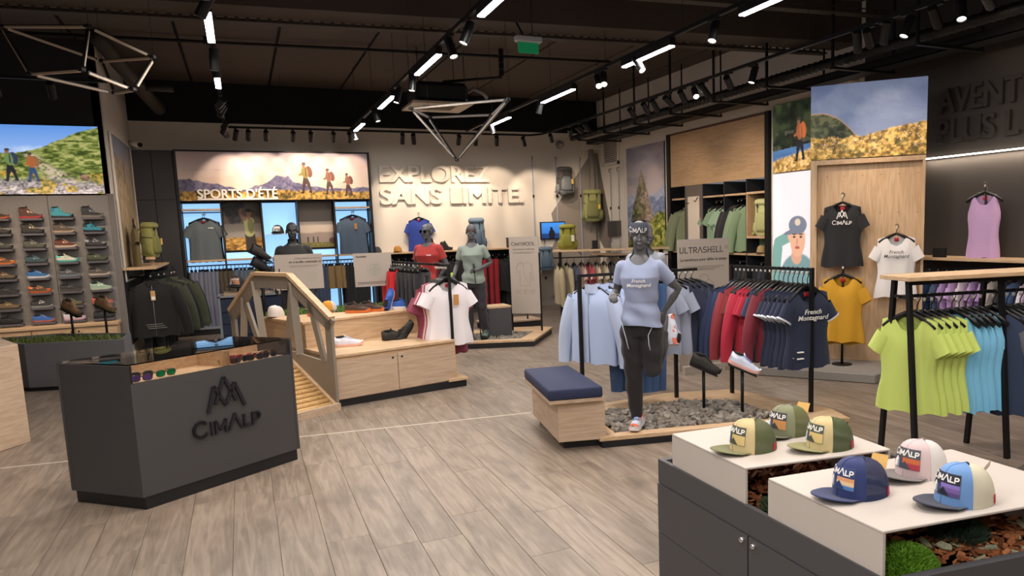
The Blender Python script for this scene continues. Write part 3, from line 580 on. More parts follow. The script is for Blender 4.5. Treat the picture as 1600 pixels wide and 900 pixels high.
def paint_jacketman(u,v):
    img=sky_grad(u,v,'#b0aba4','#57504a',.7); img=lay(img,sst(.53,.57,v),'#5f564f'); img=lay(img,1-sst(-.02,.02,v-.26-.03*ridge(u,3,9)),turf(u,v,5,'#7a5a28','#c09244','#e8c47a',16,30))
    img=lay(img,np.maximum(seg(u,v,.46,.0,.46,.30,.085),seg(u,v,.53,.0,.50,.30,.07)),'#3a3330'); img=lay(img,np.maximum(seg(u,v,.47,.36,.46,.58,.085),ell(u,v,.47,.60,.10,.09)),'#a9ad78'); img=lay(img,ell(u,v,.50,.50,.06,.16),'#7d8058')
    img=lay(img,np.maximum(seg(u,v,.40,.64,.31,.76,.032),seg(u,v,.31,.76,.35,.90,.027)),'#8f6a54'); img=lay(img,seg(u,v,.47,.66,.48,.74,.035),'#9a725a'); img=lay(img,ell(u,v,.485,.775,.05,.07),'#9a725a'); img=lay(img,np.maximum(ell(u,v,.48,.825,.06,.04),seg(u,v,.50,.81,.58,.80,.012)),'#2c2826')
    w_=.05*(fbm(u*8,v*8,7)-.5); return lay(img,np.maximum(np.maximum(seg(u+w_,v,.05,.86,.36,.93,.055),seg(u+w_,v,.10,.85,.16,.62,.075)),seg(u+w_,v,.20,.86,.27,.62,.06)),rock(u,v,9,'#1d1e22','#4a4c54',9,9))
def paint_camp(u,v):
    img=sky_grad(u,v,'#e2cdb6','#c8bcb4',1.); img=lay(img,1.*(v>.56),'#6f665e'); img=lay(img,1-sst(-.02,.02,v-.3-.04*fbm(u*5,u*0,3)),'#a8978c'); img=lay(img,1-sst(-.02,.02,v-.11),mixc('#5a5a30','#a89a54',fbm(u*30,v*30,6)))
    for x in (.16,.27,.36): img=lay(img,seg(u,v,x,.12,x,.22,.014),'#4a4440')
    img=lay(img,ell(u,v,.68,.14,.09,.07),'#6a4a44'); return img
def board(name,label,corner,ex,ez,w,h,th,paint,nu,nv,m,cat='poster',frame=None,fw=.02,group=None):
    """print on a board: corner = lower left front, ex = unit right, ez=up; th = thickness behind"""
    cx=Vector(corner); ex=Vector(ex); n=ex.cross(Vector((0,0,1))); t=thing(name,label,cat,tuple(cx),group=group)
    p=[cx,cx+ex*w,cx+ex*w-n*th,cx-n*th]; e=n*-.002
    v=[tuple(q+e) for q in p]+[tuple(q+e+Vector((0,0,h))) for q in p]
    mesh('board',v,boxv(0,1,0,1,0,1)[1],frame or DARKB,t,world=True)
    picture('print',cx,cx+ex*w,cx+Vector((0,0,h)),paint,nu,nv,m,t,True,w/h)
    if frame:
        vf=[]; U=Vector((0,0,1)); q=n*.006
        for a,b in ((cx,cx+ex*w),(cx+U*h,cx+ex*w+U*h),(cx,cx+U*h),(cx+ex*w,cx+ex*w+U*h)): vf.append(beamv(a+q*0,b+q*0,fw,fw,tuple(n)))
        mesh('frame',*join(*vf),frame,t,world=True)
    return t
XR=(1,0,0); YR=(0,-1,0)
PR=printm(0.); PB=printm(.55); 
board('lightbox_photo','backlit photo of two hikers on a green rocky trail above the shoe wall',(-4.2,SWY-.06,2.35),XR,1,2.565,.9,.05,lambda u,v:paint_trail(u-1.62,v),460,165,printm(.75))
board('wall_photo','tall framed photo of pale cliff rock on the left return wall',(LW+.03,12.5,1.12),(0,1,0),1,2.07,2.1,.02,lambda u,v:paint_cliff(u/.985,v),110,150,PR,frame=mat('#d9d4cc',.5))
board('wall_photo','tall photo of a pointed rock peak with climber on right wall',(RW-.03,13.58,1.2),YR,1,1.5,2.04,.025,lambda u,v:paint_peak(u/.735,v),120,200,PR)
board('wall_photo','photo of hiker with orange backpack above a blue lake',(RW-.03,8.93,2.41),YR,1,1.15,.97,.025,paint_lake,140,120,PB)
board('wall_photo','tall photo of woman in grey cap and teal top',(RW-.03,8.93,.55),YR,1,1.15,1.84,.025,paint_woman,140,210,PB)
# ---- tall oak display panel with flower meadow photo, standing askew before the right wall
A=Vector((5.85,6.57,0)); Bq=Vector((6.65,5.69,0)); ex=(Bq-A).normalized(); n=ex.cross(Vector((0,0,1))); W_=(Bq-A).length
t=thing('oak_display_wall','tall oak display panel standing askew before the black wall','display panel',tuple(A))
def pan(a,b,z0,z1,f,k,m,nm):
    p=[A+ex*a+n*f,A+ex*b+n*f,A+ex*b-n*k,A+ex*a-n*k]; v=[(q.x,q.y,z0) for q in p]+[(q.x,q.y,z1) for q in p]; mesh(nm,v,boxv(0,1,0,1,0,1)[1],m,t,world=True)
pan(.07,W_-.03,.1005,2.32,-.04,.06,OAK('z'),'back_panel'); pan(0,.07,.1005,2.36,.03,.06,OAK('z'),'upright'); pan(W_-.03,W_,.1005,2.36,.03,.06,OAK('z'),'upright'); pan(.07,W_-.03,2.31,2.36,.03,.06,OAK('x'),'top_rail')
for i in range(6):
    for j in range(5): p=A+ex*(.17+i*.19)+n*-.0395; z=.5+j*.42; mesh('fixing_hole',*xf(lathev([(0,0),(.006,0)],6,False),T(p.x,p.y,z)@Vector(n).to_track_quat('Z','Y').to_matrix().to_4x4()),mat('#6b4f34',.6),t,world=True)
cA=A+n*.035; board('panel_photo','wide photo of flowering golden meadow and grey hills above the oak panel',(cA.x,cA.y,2.37),tuple(ex),1,W_,.80,.09,lambda u,v:paint_flowers(u,v),240,165,PB,frame=None)
CONC=mat('#8b8680',.85,0,.25,25,.14)
t=thing('display_plinth','low grey stone-look plinth under the oak display panel','plinth',(5.8,6.0,0))
prism('slab',[(5.05,6.55),(5.78,5.50),(6.25,5.62),(6.75,5.45),(7.0,6.2),(6.0,6.95)],0,.1,CONC,t,True,.01)
# ---- SPORTS D'ETE wall unit
FY=14.6
t=thing('sports_wall_unit','black framed wall unit with glowing blue panels below the summer mountain photo','shelving unit',(.68,FY,0))
BLUEP=emit('#8fc0ee',.85,'blue_backlight'); xs=[-.89,-.275,.37,.97,1.61,2.25]
box('frame_top',-.93,2.29,FY,BW,3.17,3.2,BLK,t,True); box('frame_side',2.25,2.29,FY,BW,0,3.17,BLK,t,True); box('frame_side',-.93,-.89,FY,BW,0,3.17,BLK,t,True)
box('back_panel',-.89,2.25,BW-.06,BW-.02,0,2.33,DARKB,t,True)
for i,(a,b) in enumerate(zip(xs[:-1],xs[1:])):
    if i in (0,2,4): box('backlight',a+.01,b-.02,BW-.07,BW-.06,.2,2.3,BLUEP,t,True,label='glowing pale blue panel')
    else: box('backlight',a+.01,b-.02,BW-.07,BW-.06,.2,1.42,BLUEP,t,True,label='glowing pale blue panel')
    if i: box('upright',a-.012,a+.012,FY+.05,BW-.06,0,2.33,DARKB,t,True)
    box('shelf',a+.012,b-.012,FY+.02,BW-.06,1.285,1.315,OAK('x'),t,True)
    if i in (0,4): box('shelf',a+.012,b-.012,FY+.02,BW-.06,2.17,2.2,OAK('x'),t,True)
    tube('hanging_rail',[(a,FY+.2,1.21),(b,FY+.2,1.21)],.012,BLK,t,True,6)
    if i in (0,4): tube('hanging_rail',[(a,FY+.2,2.14),(b,FY+.2,2.14)],.01,BLK,t,True,6)
box('shelf',xs[2]+.012,xs[3]-.012,FY+.05,BW-.06,1.72,1.735,mat('#d8dde2',.4),t,True)
box('base',-.89,2.25,FY+.02,BW-.06,.0,.1,DARKB,t,True); box('floor_shelf',-.88,2.24,FY+.0,BW-.06,.1,.14,mat('#8d949c',.5),t,True)
board('banner_photo','wide photo of three hikers before blue mountains titled SPORTS D\'ETE',(-.885,FY-.01,2.34),XR,1,3.13,.83,.06,paint_summer,460,124,PR)
t=thing('title_lettering','white block letters reading SPORTS D\'ÉTÉ on the summer photo','lettering',(.02,FY-.03,2.36))
vf=textv("SPORTS D'ÉTÉ",1,.0001,.02); x0=min(p[0] for p in vf[0]); x1=max(p[0] for p in vf[0]); k=1.27/(x1-x0)
bpy.data.objects.remove(t); t=letters('title_lettering','white block letters reading SPORTS D\'ÉTÉ on the summer photo',"SPORTS D'ÉTÉ",-.615,.655,2.375,.165,mat('#f4efe6',.6),Matrix(((1,0,0,0),(0,0,-1,FY-.04),(0,1,0,0),(0,0,0,1))),.015,.028); box('base_bar',-.62,.66,FY-.055,FY-.015,2.345,2.375,mat('#f4efe6',.6),t,True)
board('shelf_photo','photo of man in grey cap swinging a jacket inside blue wall unit',(-.255,BW-.1,1.46),XR,1,.6,.86,.02,paint_jacketman,100,140,PR)
board('shelf_photo','photo of tiny campers and tent inside blue wall unit',(.99,BW-.1,1.46),XR,1,.6,.86,.02,paint_camp,70,100,PR)
t=thing('tall_dark_panel','tall charcoal panelled cupboard beside the summer wall unit','cupboard',(-1.2,FY,0))
box('carcass',LW+.02,-.94,FY+.03,BW-.04,0,3.19,mat('#25252b',.6),t,True)
for a,b in ((LW+.02,-1.25),(-1.245,-.94)):
    for z0,z1 in ((0.02,2.36),(2.365,3.185)): box('door_panel',a+.003,b-.003,FY,FY+.03,z0,z1,mat('#29292f',.55),t,True)
# ---- shoe wall panels, shelves
t=thing('shoe_display','grey felt panelled shoe wall with small dark shelves','shoe display',(-2.9,SWY,.6))
FELT=mat('#7d7a78',.9,0,.3,14,.12)
for i in range(5): box('felt_panel',-5.05+i*.688,-5.05+(i+1)*.688-.006,SWY-.03,SWY,.6,2.33,FELT,t,True)
COLX=[(-2.93,),(-2.48,),(-2.135,),(-1.795,)]; COLX=[-2.84,-2.485,-2.14,-1.8]; ROWZ=[2.03-.1985*i for i in range(8)]
shm=bpy.data.meshes.new('shelf'); _v,_f=bevel(*boxv(-.125,.125,-.13,0,-.03,0),.004); shm.from_pydata(_v,[],_f); shm.materials.append(mat('#55535a',.6))
for x in [-3.2]+COLX:
    for z in ROWZ: o=obj('shelf',shm,t,True); o.location=(x,SWY-.03,z)
struct(box('trim_5',LW-.13,LW+.012,SWY-.02,SWY+.02,0,2.35,mat('#6f6b69',.85,0,.2,16,.08)))
t=thing('low_oak_cabinet','long low oak cabinet under the shoe shelves','cabinet',(-3.2,12.1,0))
box('top',-5.0,-1.62,11.98,SWY-.03,.555,.6,OAK('x'),t,True,.006); box('carcass',-5.0,-1.64,12.02,SWY-.03,.05,.555,OAK('x'),t,True)
for i in range(7):
    a=-5.0+i*.48; d=box('door',a+.004,a+.474,12.0,12.02,.06,.55,OAK('x'),t,True)
    mesh('knob',*xf(lathev([(.0,-.0),(.012,.0),(.012,.015),(0,.018)],8,False),T(a+(.44 if i%2 else .04),12.0,.5)@RX(PI/2)),BLK,d)
# ---- planter with grass
PLANTM=mat('#6a696d',.6,0,.03,60,.05)
def grass(name,label,poly,z,h,nb,col,parent=None,seed=1):
    r=random.Random(seed); xs_=[p[0] for p in poly]; ys_=[p[1] for p in poly]; V=[];F=[]
    def ins(x,y):
        c=False; j=len(poly)-1
        for i in range(len(poly)):
            xi,yi=poly[i];xj,yj=poly[j]
            if (yi>y)!=(yj>y) and x<(xj-xi)*(y-yi)/(yj-yi)+xi: c=not c
            j=i
        return c
    k=0
    while k<nb:
        x,y=r.uniform(min(xs_),max(xs_)),r.uniform(min(ys_),max(ys_))
        if not ins(x,y): continue
        a=r.uniform(0,2*PI); hh=h*r.uniform(.45,1.2); w=.005; lx,ly=math.cos(a)*hh*.5,math.sin(a)*hh*.5; dx,dy=-math.sin(a)*w,math.cos(a)*w
        q=len(V); V+=[(x-dx,y-dy,z),(x+dx,y+dy,z),(x+lx*.4+dx*.7,y+ly*.4+dy*.7,z+hh*.6),(x+lx*.4-dx*.7,y+ly*.4-dy*.7,z+hh*.6),(x+lx,y+ly,z+hh)]; F+=[(q,q+1,q+2,q+3),(q+3,q+2,q+4)]; k+=1
    o=mesh(name,V,F,mat(col,.7,0,0,9,.45),parent,world=parent is not None); o['kind']='stuff'
    if parent is None: o['label']=label; o['category']='grass'
    return o
t=thing('planter','long dark grey angular planter before the shoe wall','planter',(-1.9,10.4,0))
po=[(-2.34,10.41),(-1.33,10.1),(-1.335,10.76),(-2.2,11.35),(-3.1,11.3)]; pi_=[(-2.31,10.45),(-1.37,10.16),(-1.375,10.73),(-2.21,11.3),(-3.0,11.26)]
prism('base',[(p[0]*.985-.03,p[1]*1.003) for p in po],0,.05,DARKB,t,True); 
n_=len(po); v=[(p[0],p[1],.05) for p in po]+[(p[0],p[1],.56) for p in po]+[(p[0],p[1],.56) for p in pi_]+[(p[0],p[1],.47) for p in pi_]
f=[(i,(i+1)%n_,n_+(i+1)%n_,n_+i) for i in range(n_)]+[(n_+i,n_+(i+1)%n_,2*n_+(i+1)%n_,2*n_+i) for i in range(n_)]+[(2*n_+i,2*n_+(i+1)%n_,3*n_+(i+1)%n_,3*n_+i) for i in range(n_)]+[tuple(range(3*n_,4*n_)),tuple(range(n_-1,-1,-1))]
mesh('box',v,f,PLANTM,t,world=True); prism('soil',pi_,.47,.52,mat('#4a3a2a',.95,0,.6,30,.4),t,True); grass('moss','',pi_,.515,.07,900,'#5c6b2c',t,3)
def shoe_stand(x,y,z0,h,lb,tilt=.45,rz=-.6):
    t=thing('shoe_stand',lb,'shoe stand',(x,y,z0)); tube('post',[(0,0,0),(0,0,h)],.014,BLK,t,n=8)
    mesh('plate',*xf(bevel(*boxv(-.13,.13,-.045,.045,-.006,.006),.003),T(0,0,h)@RZ(rz)@RY(tilt)),BLK,t); return (x,y,z0+h,rz,tilt)
SS=[shoe_stand(-1.985,11.1,.5,.33,'thin black shoe stand in the grassy planter beside the grey planter wall'),shoe_stand(-1.62,11.02,.5,.36,'thin black shoe stand in the planter near the black jackets')]
# ---- far left wooden box
t=thing('oak_counter','pale oak block counter at the left beside the sunglasses counter','counter',(-2.3,8,0))
prism('body',[(-1.79,7.78),(-2.1,8.5),(-3.2,8.3),(-2.9,6.8),(-2.35,6.9)],0,.86,PALE('h'),t,True,.004)
# ---- sunglasses counter
t=thing('sunglasses_counter','dark grey glass topped counter with raised logo holding sunglasses','counter',(-.4,5.85,0))
Lc,Fc,Rc,Bc=(-1.145,5.765),(-.695,5.335),(.275,5.98),(-.13,6.36)
def sh(p,k,c=(-.43,5.86)): return (c[0]+(p[0]-c[0])*k,c[1]+(p[1]-c[1])*k)
poly=[Lc,Fc,Rc,Bc]
prism('plinth',[sh(p,.965) for p in poly],0,.085,mat('#141519',.45),t,True)
prism('body',[sh(p,.992) for p in poly],.085,.785,mat('#3c3b3d',.5),t,True)
def wallp(a,b,z0,z1,th,m,nm,off=0):
    a,b=Vector((*a,0)),Vector((*b,0)); d=(b-a).normalized(); nn=Vector((-d.y,d.x,0)); p=[a-nn*off,b-nn*off,b+nn*(th-off),a+nn*(th-off)]
    return mesh(nm,[(q.x,q.y,z0) for q in p]+[(q.x,q.y,z1) for q in p],boxv(0,1,0,1,0,1)[1],m,t,world=True)
FACE=mat('#403f41',.5,0,.02,80,.04)
wallp(Fc,Rc,.085,.822,.018,FACE,'front_panel'); wallp(Lc,Fc,.085,.935,.018,FACE,'side_panel'); wallp(Rc,Bc,.085,.935,.018,FACE,'side_panel'); wallp(Bc,Lc,.085,.935,.018,FACE,'back_panel')
OKY=OAK('x'); prism('tray_floor',[sh(p,.965) for p in poly],.785,.815,OKY,t,True)
m1=[(Lc[0]*.5+Fc[0]*.5)*.98,(Lc[1]+Fc[1])/2]; m2=[(Rc[0]+Bc[0])/2*.98,(Rc[1]+Bc[1])/2]
wallp(sh(m1,.94),sh(m2,.94),.815,.925,.012,OKY,'divider'); q1=sh((Fc[0]*.42+Rc[0]*.58,Fc[1]*.42+Rc[1]*.58),.97); q2=sh((Lc[0]*.42+Bc[0]*.58,Lc[1]*.42+Bc[1]*.58),.97)
wallp(q1,q2,.815,.925,.012,OKY,'divider')
GL=glassm()
wallp(Fc,Rc,.822,.938,.006,GL,'front_glass'); prism('glass_top',[sh(p,1.0) for p in poly],.938,.946,GL,t,True)
# raised logo on the front
d=(Vector((*Rc,0))-Vector((*Fc,0))).normalized(); nn=Vector((d.y,-d.x,0)); c0=Vector((*Fc,0))+d*.60+nn*.004
M=Matrix(((d.x,0,nn.x,c0.x),(d.y,0,nn.y,c0.y),(0,1,nn.z,.375),(0,0,0,1)))
mesh('logo',*xf(logov(.104,.0165,.012),M),mat('#1b1b22',.4),t,world=True,label='raised dark peaks logo and brand name')
# ---- wooden bench island with bridge
t=thing('shoe_bench','two tier oak bench with cupboards and mossy back strip','bench',(1.3,8.3,0))
lo=[(.725,7.545),(2.0,7.86),(1.95,9.05),(1.9,9.6),(.35,9.55),(.12,9.1),(.50,8.2)]
prism('plinth',[(.74,7.6),(2.11,7.86),(2.06,8.2),(1.95,9.5),(.4,9.5),(.2,9.1),(.55,8.2)],0,.075,mat('#15161b',.5),t,True)
prism('base_board',[(1.9,7.8),(2.13,7.84),(2.1,8.2),(1.95,8.25)],.075,.1,OAK('x'),t,True)
prism('body',[(p[0]+.01,p[1]+.025) for p in lo],.075,.5,OAK('h'),t,True); prism('seat',lo,.5,.53,OAK('x'),t,True,.004)
d=(Vector((2.0,7.86,0))-Vector((.725,7.545,0))).normalized(); n2=Vector((-d.y,d.x,0)); o0=Vector((.725,7.545,0))+n2*.008
for i in range(2):
    a=o0+d*(.012+i*.645); b=o0+d*(.012+i*.645+.635); p=[a,b,b+n2*.02,a+n2*.02]
    dr=mesh('door',[(q.x,q.y,.085) for q in p]+[(q.x,q.y,.465) for q in p],boxv(0,1,0,1,0,1)[1],PALE('h'),t,world=True)
    q=o0+d*(.6 if i==0 else .70); mesh('latch',*xf(lathev([(0,0),(.011,0),(.011,.006),(0,.007)],8,False),T(q.x,q.y,.425)@Vector(-n2).to_track_quat('Z','Y').to_matrix().to_4x4()),BLK,dr)
up=[(.50,8.17),(1.9,8.74),(1.96,9.05),(1.92,9.28),(.28,9.05),(.12,9.1)]
prism('upper_tier',[(.52,8.2),(1.89,8.76),(1.94,9.05),(1.9,9.58),(.36,9.54),(.12,9.1)],.53,.78,OAK('h'),t,True)
prism('upper_seat',[(.50,8.18),(1.9,8.74),(1.96,9.05),(1.93,9.12),(1.0,8.92),(.3,8.98),(.10,9.12)],.78,.81,OAK('x'),t,True,.004)
prism('back_edge',[(1.9,9.52),(1.9,9.58),(.36,9.56),(.36,9.52)],.78,.82,OAK('x'),t,True)
mp=[(1.91,9.14),(1.0,8.95),(.3,9.0),(.16,9.12),(.38,9.52),(1.9,9.52)]; prism('soil',mp,.77,.785,mat('#3a3020',.95),t,True); grass('moss','',mp,.79,.06,3600,'#557426',t,5)
for x,y in ((1.985,7.92),): pass
t=thing('log_bridge','small footbridge of round logs with one truss side rail','bridge',(.4,8,0))
A=Vector((.72,7.49,0)); d=Vector((-.479,.878,0)); pl=Vector((-.878,-.479,0))
def rp(s,z,o=0): q=A+d*s+pl*o; return (q.x,q.y,z)
RAILM=mat('#8c8377',.55,.1,.08,30,.08)
def bar(a,b,w,nm='truss_bar'): mesh(nm,*beamv(rp(*a),rp(*b),.03,w,(0,0,1) if abs(a[0]-b[0])>.02 else tuple(d)),RAILM,t,world=True)
outer=[(0,.9),(.657,1.31),(1.30,1.314),(1.857,.9)]
for a,b in zip(outer[:-1],outer[1:]):
    mesh('hand_rail',*beamv(rp(a[0],a[1]+.005,.0),rp(b[0],b[1]+.005,.0),.07,.035),OAK('x'),t,world=True); bar((a[0],a[1]-.075),(b[0],b[1]-.075),.14,'rail_board')
bar((.05,.0),(.05,.87),.10,'post'); bar((1.81,.0),(1.81,.87),.09,'post')
for a,b in (((.62,1.24),(.58,.5)),((.62,1.24),(.80,.5)),((.34,1.05),(.16,.45)),((1.32,1.24),(1.22,.5)),((1.55,1.05),(1.30,.5)),((1.55,1.05),(1.66,.5))): bar(a,b,.07)
pts=[(0,.0),(.04,.0),(.78,.46),(.78,.54),(.60,.52),(.16,.47),(0,.45)]
k=len(pts); mesh('side_panel',[rp(a,b,-.012) for a,b in pts]+[rp(a,b,.012) for a,b in pts],[tuple(range(k-1,-1,-1)),tuple(range(k,2*k))]+[(i,(i+1)%k,k+(i+1)%k,k+i) for i in range(k)],RAILM,t,world=True)
LOGM=wood('#e0bd84','#c0935a','x',.6,1.6,'log_wood')
mesh('stringer',*beamv(rp(.02,.05,.03),rp(.78,.47,.03),.035,.05),OAK('x'),t,world=True)
for i in range(13):
    s=.05+i*.058; z=.055+.4*(i/12.6)*.98; tube('log',[rp(s,z,.045),rp(s+.008,z,.35),rp(s,z,.68)],[.028,.026,.029],LOGM,t,True,8)
for i in range(17):
    s=.82+i*.061; tube('log',[rp(s,.47,.045),rp(s,.47,.68)],.027,LOGM,t,True,7)
mesh('step_board',*beamv(rp(-.02,.035,.0),rp(-.02,.035,.72),.05,.07),PALE('x'),t,world=True)
# ================================================================ BUILDERS: clothing, shoes, caps, packs, figures
def spw(x,p): return math.copysign(abs(x)**p,x)
def teev(w=.46,h=.64,d=.05,neck=.085,dip=.07,flare=1.0,waist=.94,fold=.01,seed=0,n=28,rows=12,sl=.10,hemc=0.,slope=.34,back=.012):
    """tube of cloth, shoulders at z=0, hem at -h; front is -y"""
    r=random.Random(seed); ph=[r.uniform(0,6.28) for _ in range(6)]; V=[]
    for j in range(rows+1):
        v=j/rows
        a=w/2*(flare*(1-v)**1.5*1.0+(1-(1-v)**1.5)*1.0)
        a*=1-(1-waist)*math.exp(-((v-.42)/.22)**2)
        dd=d*(1-.0*v)
        if v>.8: dd=d*(1-.72*((v-.8)/.2)**1.2); 
        if v>.72: a=a*(1-sl*((v-.72)/.28))
        for i in range(n):
            t=2*PI*i/n; c,s=math.cos(t),math.sin(t); x=a*spw(c,.85); y=dd*spw(s,.8)
            y+=fold*(1-v)**.8*(math.sin(x*38+ph[0]+(1-v)*1.5)+.6*math.sin(x*71+ph[1]))*(1 if s<0 else -1)*(.4+.6*abs(s))
            at=w/2*(1-sl); ax=abs(x)
            if ax>neck: zt=-slope*(ax-neck)
            else: zt=(-dip if s<0 else -back)*(1-(ax/neck)**2)**.7
            zh=-h-hemc*(abs(x)/(w/2))**2*(-1)+.010*math.sin(x*34+ph[2])
            V.append((x,y,zh+v*(zt-zh)))
    F=[]
    for j in range(rows):
        for i in range(n): F.append((j*n+i,j*n+(i+1)%n,(j+1)*n+(i+1)%n,(j+1)*n+i))
    return V,F
def sleevev(side,x0,z0,L,r0,r1,ang,d=.035,n=12,rows=5,seed=0,bend=0.):
    r=random.Random(seed+int(side)); P=[];
    V=[];F=[]; rows=max(rows,int(L/.05))
    x,z,a=x0,z0,ang
    for j in range(rows+1):
        t=j/rows; rr=r0+(r1-r0)*t; dd=d*(1+.25*math.sin(t*5+seed)) if L>.3 else d*(1-.1*t)
        ca,sa=math.cos(a),math.sin(a)
        for i in range(n):
            q=2*PI*i/n; u=rr*math.cos(q); y=dd*math.sin(q)+(.006*math.sin(u*90+seed) if L>.3 else .004*math.sin(u*80))
            # u across the sleeve (perp to axis), axis = (ca*side, -sa)
            V.append((side*(x+u*sa),y-.01*t,z+u*ca))
        x+=ca*L/rows; z-=sa*L/rows; a+=bend/rows
    for j in range(rows):
        for i in range(n): F.append((j*n+i,j*n+(i+1)%n,(j+1)*n+(i+1)%n,(j+1)*n+i))
    return V,F
def mk(name,vf,m,smooth=True):
    me=bpy.data.meshes.new(name); me.from_pydata(vf[0],[],vf[1]); me.materials.append(m)
    if smooth: me.polygons.foreach_set('use_smooth',[True]*len(me.polygons))
    return me
HANG=mat('#111113',.4)
def hangerv(w=.38,z=-.10):
    vf=[tubev([(.0,0,z+.03),(0,0,z+.055),(.012,0,z+.075),(.02,0,z+.09),(.012,0,z+.108),(0,0,z+.112),(-.015,0,z+.1)],.0035,5)]
    for s in (-1,1):
        vf.append(tubev([(0,0,z+.022),(s*w*.18,0,z-.004),(s*w*.36,-.002,z-.04),(s*w*.47,-.006,z-.066)],[.010,.013,.014,.010],6,True,[.014,.018,.022,.018]))
    return join(*vf)
GC={}
def garment_meshes(kind,c,seed=0,c2=None):
    key=(kind,c,c2,seed)
    if key in GC: return GC[key]
    m=cloth(c); m2=cloth(c2) if c2 else m; P=[]   # list of (name, mesh, sub)
    Z=-.10
    def tr(vf): return [(x,y,z+Z) for x,y,z in vf[0]],vf[1]
    if kind in ('tee','wtee','tank'):
        w,h=(.45,.66) if kind=='tee' else ((.375,.60) if kind=='wtee' else (.315,.62))
        nk=.075 if kind=='tee' else .088; dp=.075 if kind=='tee' else .10
        P.append(('body',mk('body',tr(teev(w,h,.045,nk,dp,1.04 if kind!='wtee' else 1.08,.86 if kind!='tee' else .97,.013,seed,sl=.1 if kind!='tank' else .3)),m)))
        if kind!='tank':
            for s in (-1,1): P.append(('sleeve',mk('sleeve',tr(sleevev(s,w*.375,-.125,.17 if kind=='tee' else .125,.076 if kind=='tee' else .068,.068 if kind=='tee' else .058,1.08 if kind=='tee' else 1.02,.034,seed=seed)),m2)))
        P.append(('neck_label',mk('neck_label',tr(boxv(-.02,.02,.010,.013,-.052,-.02)),mat('#c8283a',.7))))
    elif kind in ('jacket','hoodie','quilted','longtee'):
        w,h={'jacket':(.52,.68),'hoodie':(.48,.66),'quilted':(.54,.68),'longtee':(.46,.66)}[kind]
        b=teev(w,h,.06,.075,.05,1.0,.98,.008,seed,rows=20 if kind=='quilted' else 12)
        if kind=='quilted': b=([(x*(1+.02*math.sin(z*95)),y*(1+.28*math.sin(z*95)),z) for x,y,z in b[0]],b[1])
        P.append(('body',mk('body',tr(b),m)))
        for s in (-1,1):
            sv=sleevev(s,w*.40,-.10,.60,.088,.055,1.12,.042,rows=14,seed=seed,bend=.45)
            if kind=='quilted': sv=([(x,y*(1+.3*math.sin(z*95)),z) for x,y,z in sv[0]],sv[1])
            P.append(('sleeve',mk('sleeve',tr(sv),m2)))
        if kind!='longtee':
            P.append(('collar',mk('collar',tr(loftv([ring(0,-.002,-.05+.0*k,.08,.035,16) if k==0 else ring(0,.004,.025,.078,.036,16) for k in range(2)],False)),m2)))
            P.append(('zip',mk('zip',tr(boxv(-.003,.003,-.068,-.05,-h+.01,-.04)),mat('#7a8294',.4))))
        if kind=='hoodie': P.append(('hood',mk('hood',tr(loftv([ring(0,.05,-.05,.10,.03,14),ring(0,.075,-.02,.12,.05,14),ring(0,.08,-.10,.11,.055,14),ring(0,.07,-.19,.05,.03,14)],True)),m)))
    elif kind in ('pants','shorts','skirt'):
        h={'pants':.98,'shorts':.42,'skirt':.40}[kind]; V=[]
        vf=[]
        for s in (-1,1):
            rings=[]
            for j in range(9):
                t=j/8; cx=s*(.085+.03*t*(1 if kind!='pants' else .6)); a=.105*(1-.42*t if kind=='pants' else 1+.05*t); dd=.055*(1-.2*t)
                rings.append([(x,y+.006*math.sin(x*80+j+seed),z) for x,y,z in ring(cx,0,-h*t,a,dd,14,.9)])
            vf.append(loftv(rings,False))
        P.append(('body',mk('body',tr(join(*vf)),m))); P.append(('waistband',mk('waistband',tr(loftv([ring(0,0,-.035,.188,.057,18),ring(0,0,.004,.186,.056,18)],False)),m2)))
    P.append(('hanger',mk('hanger',hangerv({'wtee':.34,'tank':.36}.get(kind,.40)),HANG)))
    if kind in ('pants','shorts','skirt'): P[-1]=('hanger',mk('hanger',join(tubev([(.0,0,-.06),(0,0,-.03),(.018,0,-.012),(.012,0,.006),(0,0,.012),(-.014,0,0)],.0035,5),boxv(-.16,.16,-.006,.006,-.07,-.055),boxv(-.15,-.12,-.02,.02,-.10,-.06),boxv(.12,.15,-.02,.02,-.10,-.06)),HANG))
    if 'marker' not in GC: GC['marker']=mk('size_marker',xf(lathev([(0,-.012),(.009,-.01),(.009,.01),(0,.012)],8,False),T(0,0,-.022)),mat('#d8d4cc',.4))
    P.append(('size_marker',GC['marker'])); GC[key]=P; return P
GNAME={'tee':'t_shirt','wtee':'t_shirt','tank':'tank_top','jacket':'jacket','hoodie':'zip_jacket','quilted':'quilted_jacket','longtee':'long_sleeve_top','pants':'trousers','shorts':'shorts','skirt':'skirt'}
GCAT={'tee':'t-shirt','wtee':'t-shirt','tank':'tank top','jacket':'jacket','hoodie':'jacket','quilted':'jacket','longtee':'top','pants':'trousers','shorts':'shorts','skirt':'skirt'}
TAGM=mat('#c08a4c',.7); 
def garment(kind,c,loc,rz,label,group=None,seed=0,c2=None,scale=1.,tagged=False,sx=1.,drop=0.):
    t=thing(GNAME[kind],label,GCAT[kind],loc,rz,group,scale=(scale*sx,scale,scale))
    for nm,me in garment_meshes(kind,c,seed,c2):
        o=obj(nm,me,t)
        if drop and nm=='hanger': o.scale=(1,1,1+drop/.11)
        elif drop and nm!='size_marker': o.location=(0,0,-drop)
    if tagged:
        key='tagmesh'
        if key not in GC: GC[key]=mk('swing_tag',bevel(*boxv(-.022,.022,-.002,.002,-.05,.05),.001),TAGM,False)
        o=obj('swing_tag',GC[key],t); o.location=(.05,-.075,-.27-drop)
    return t
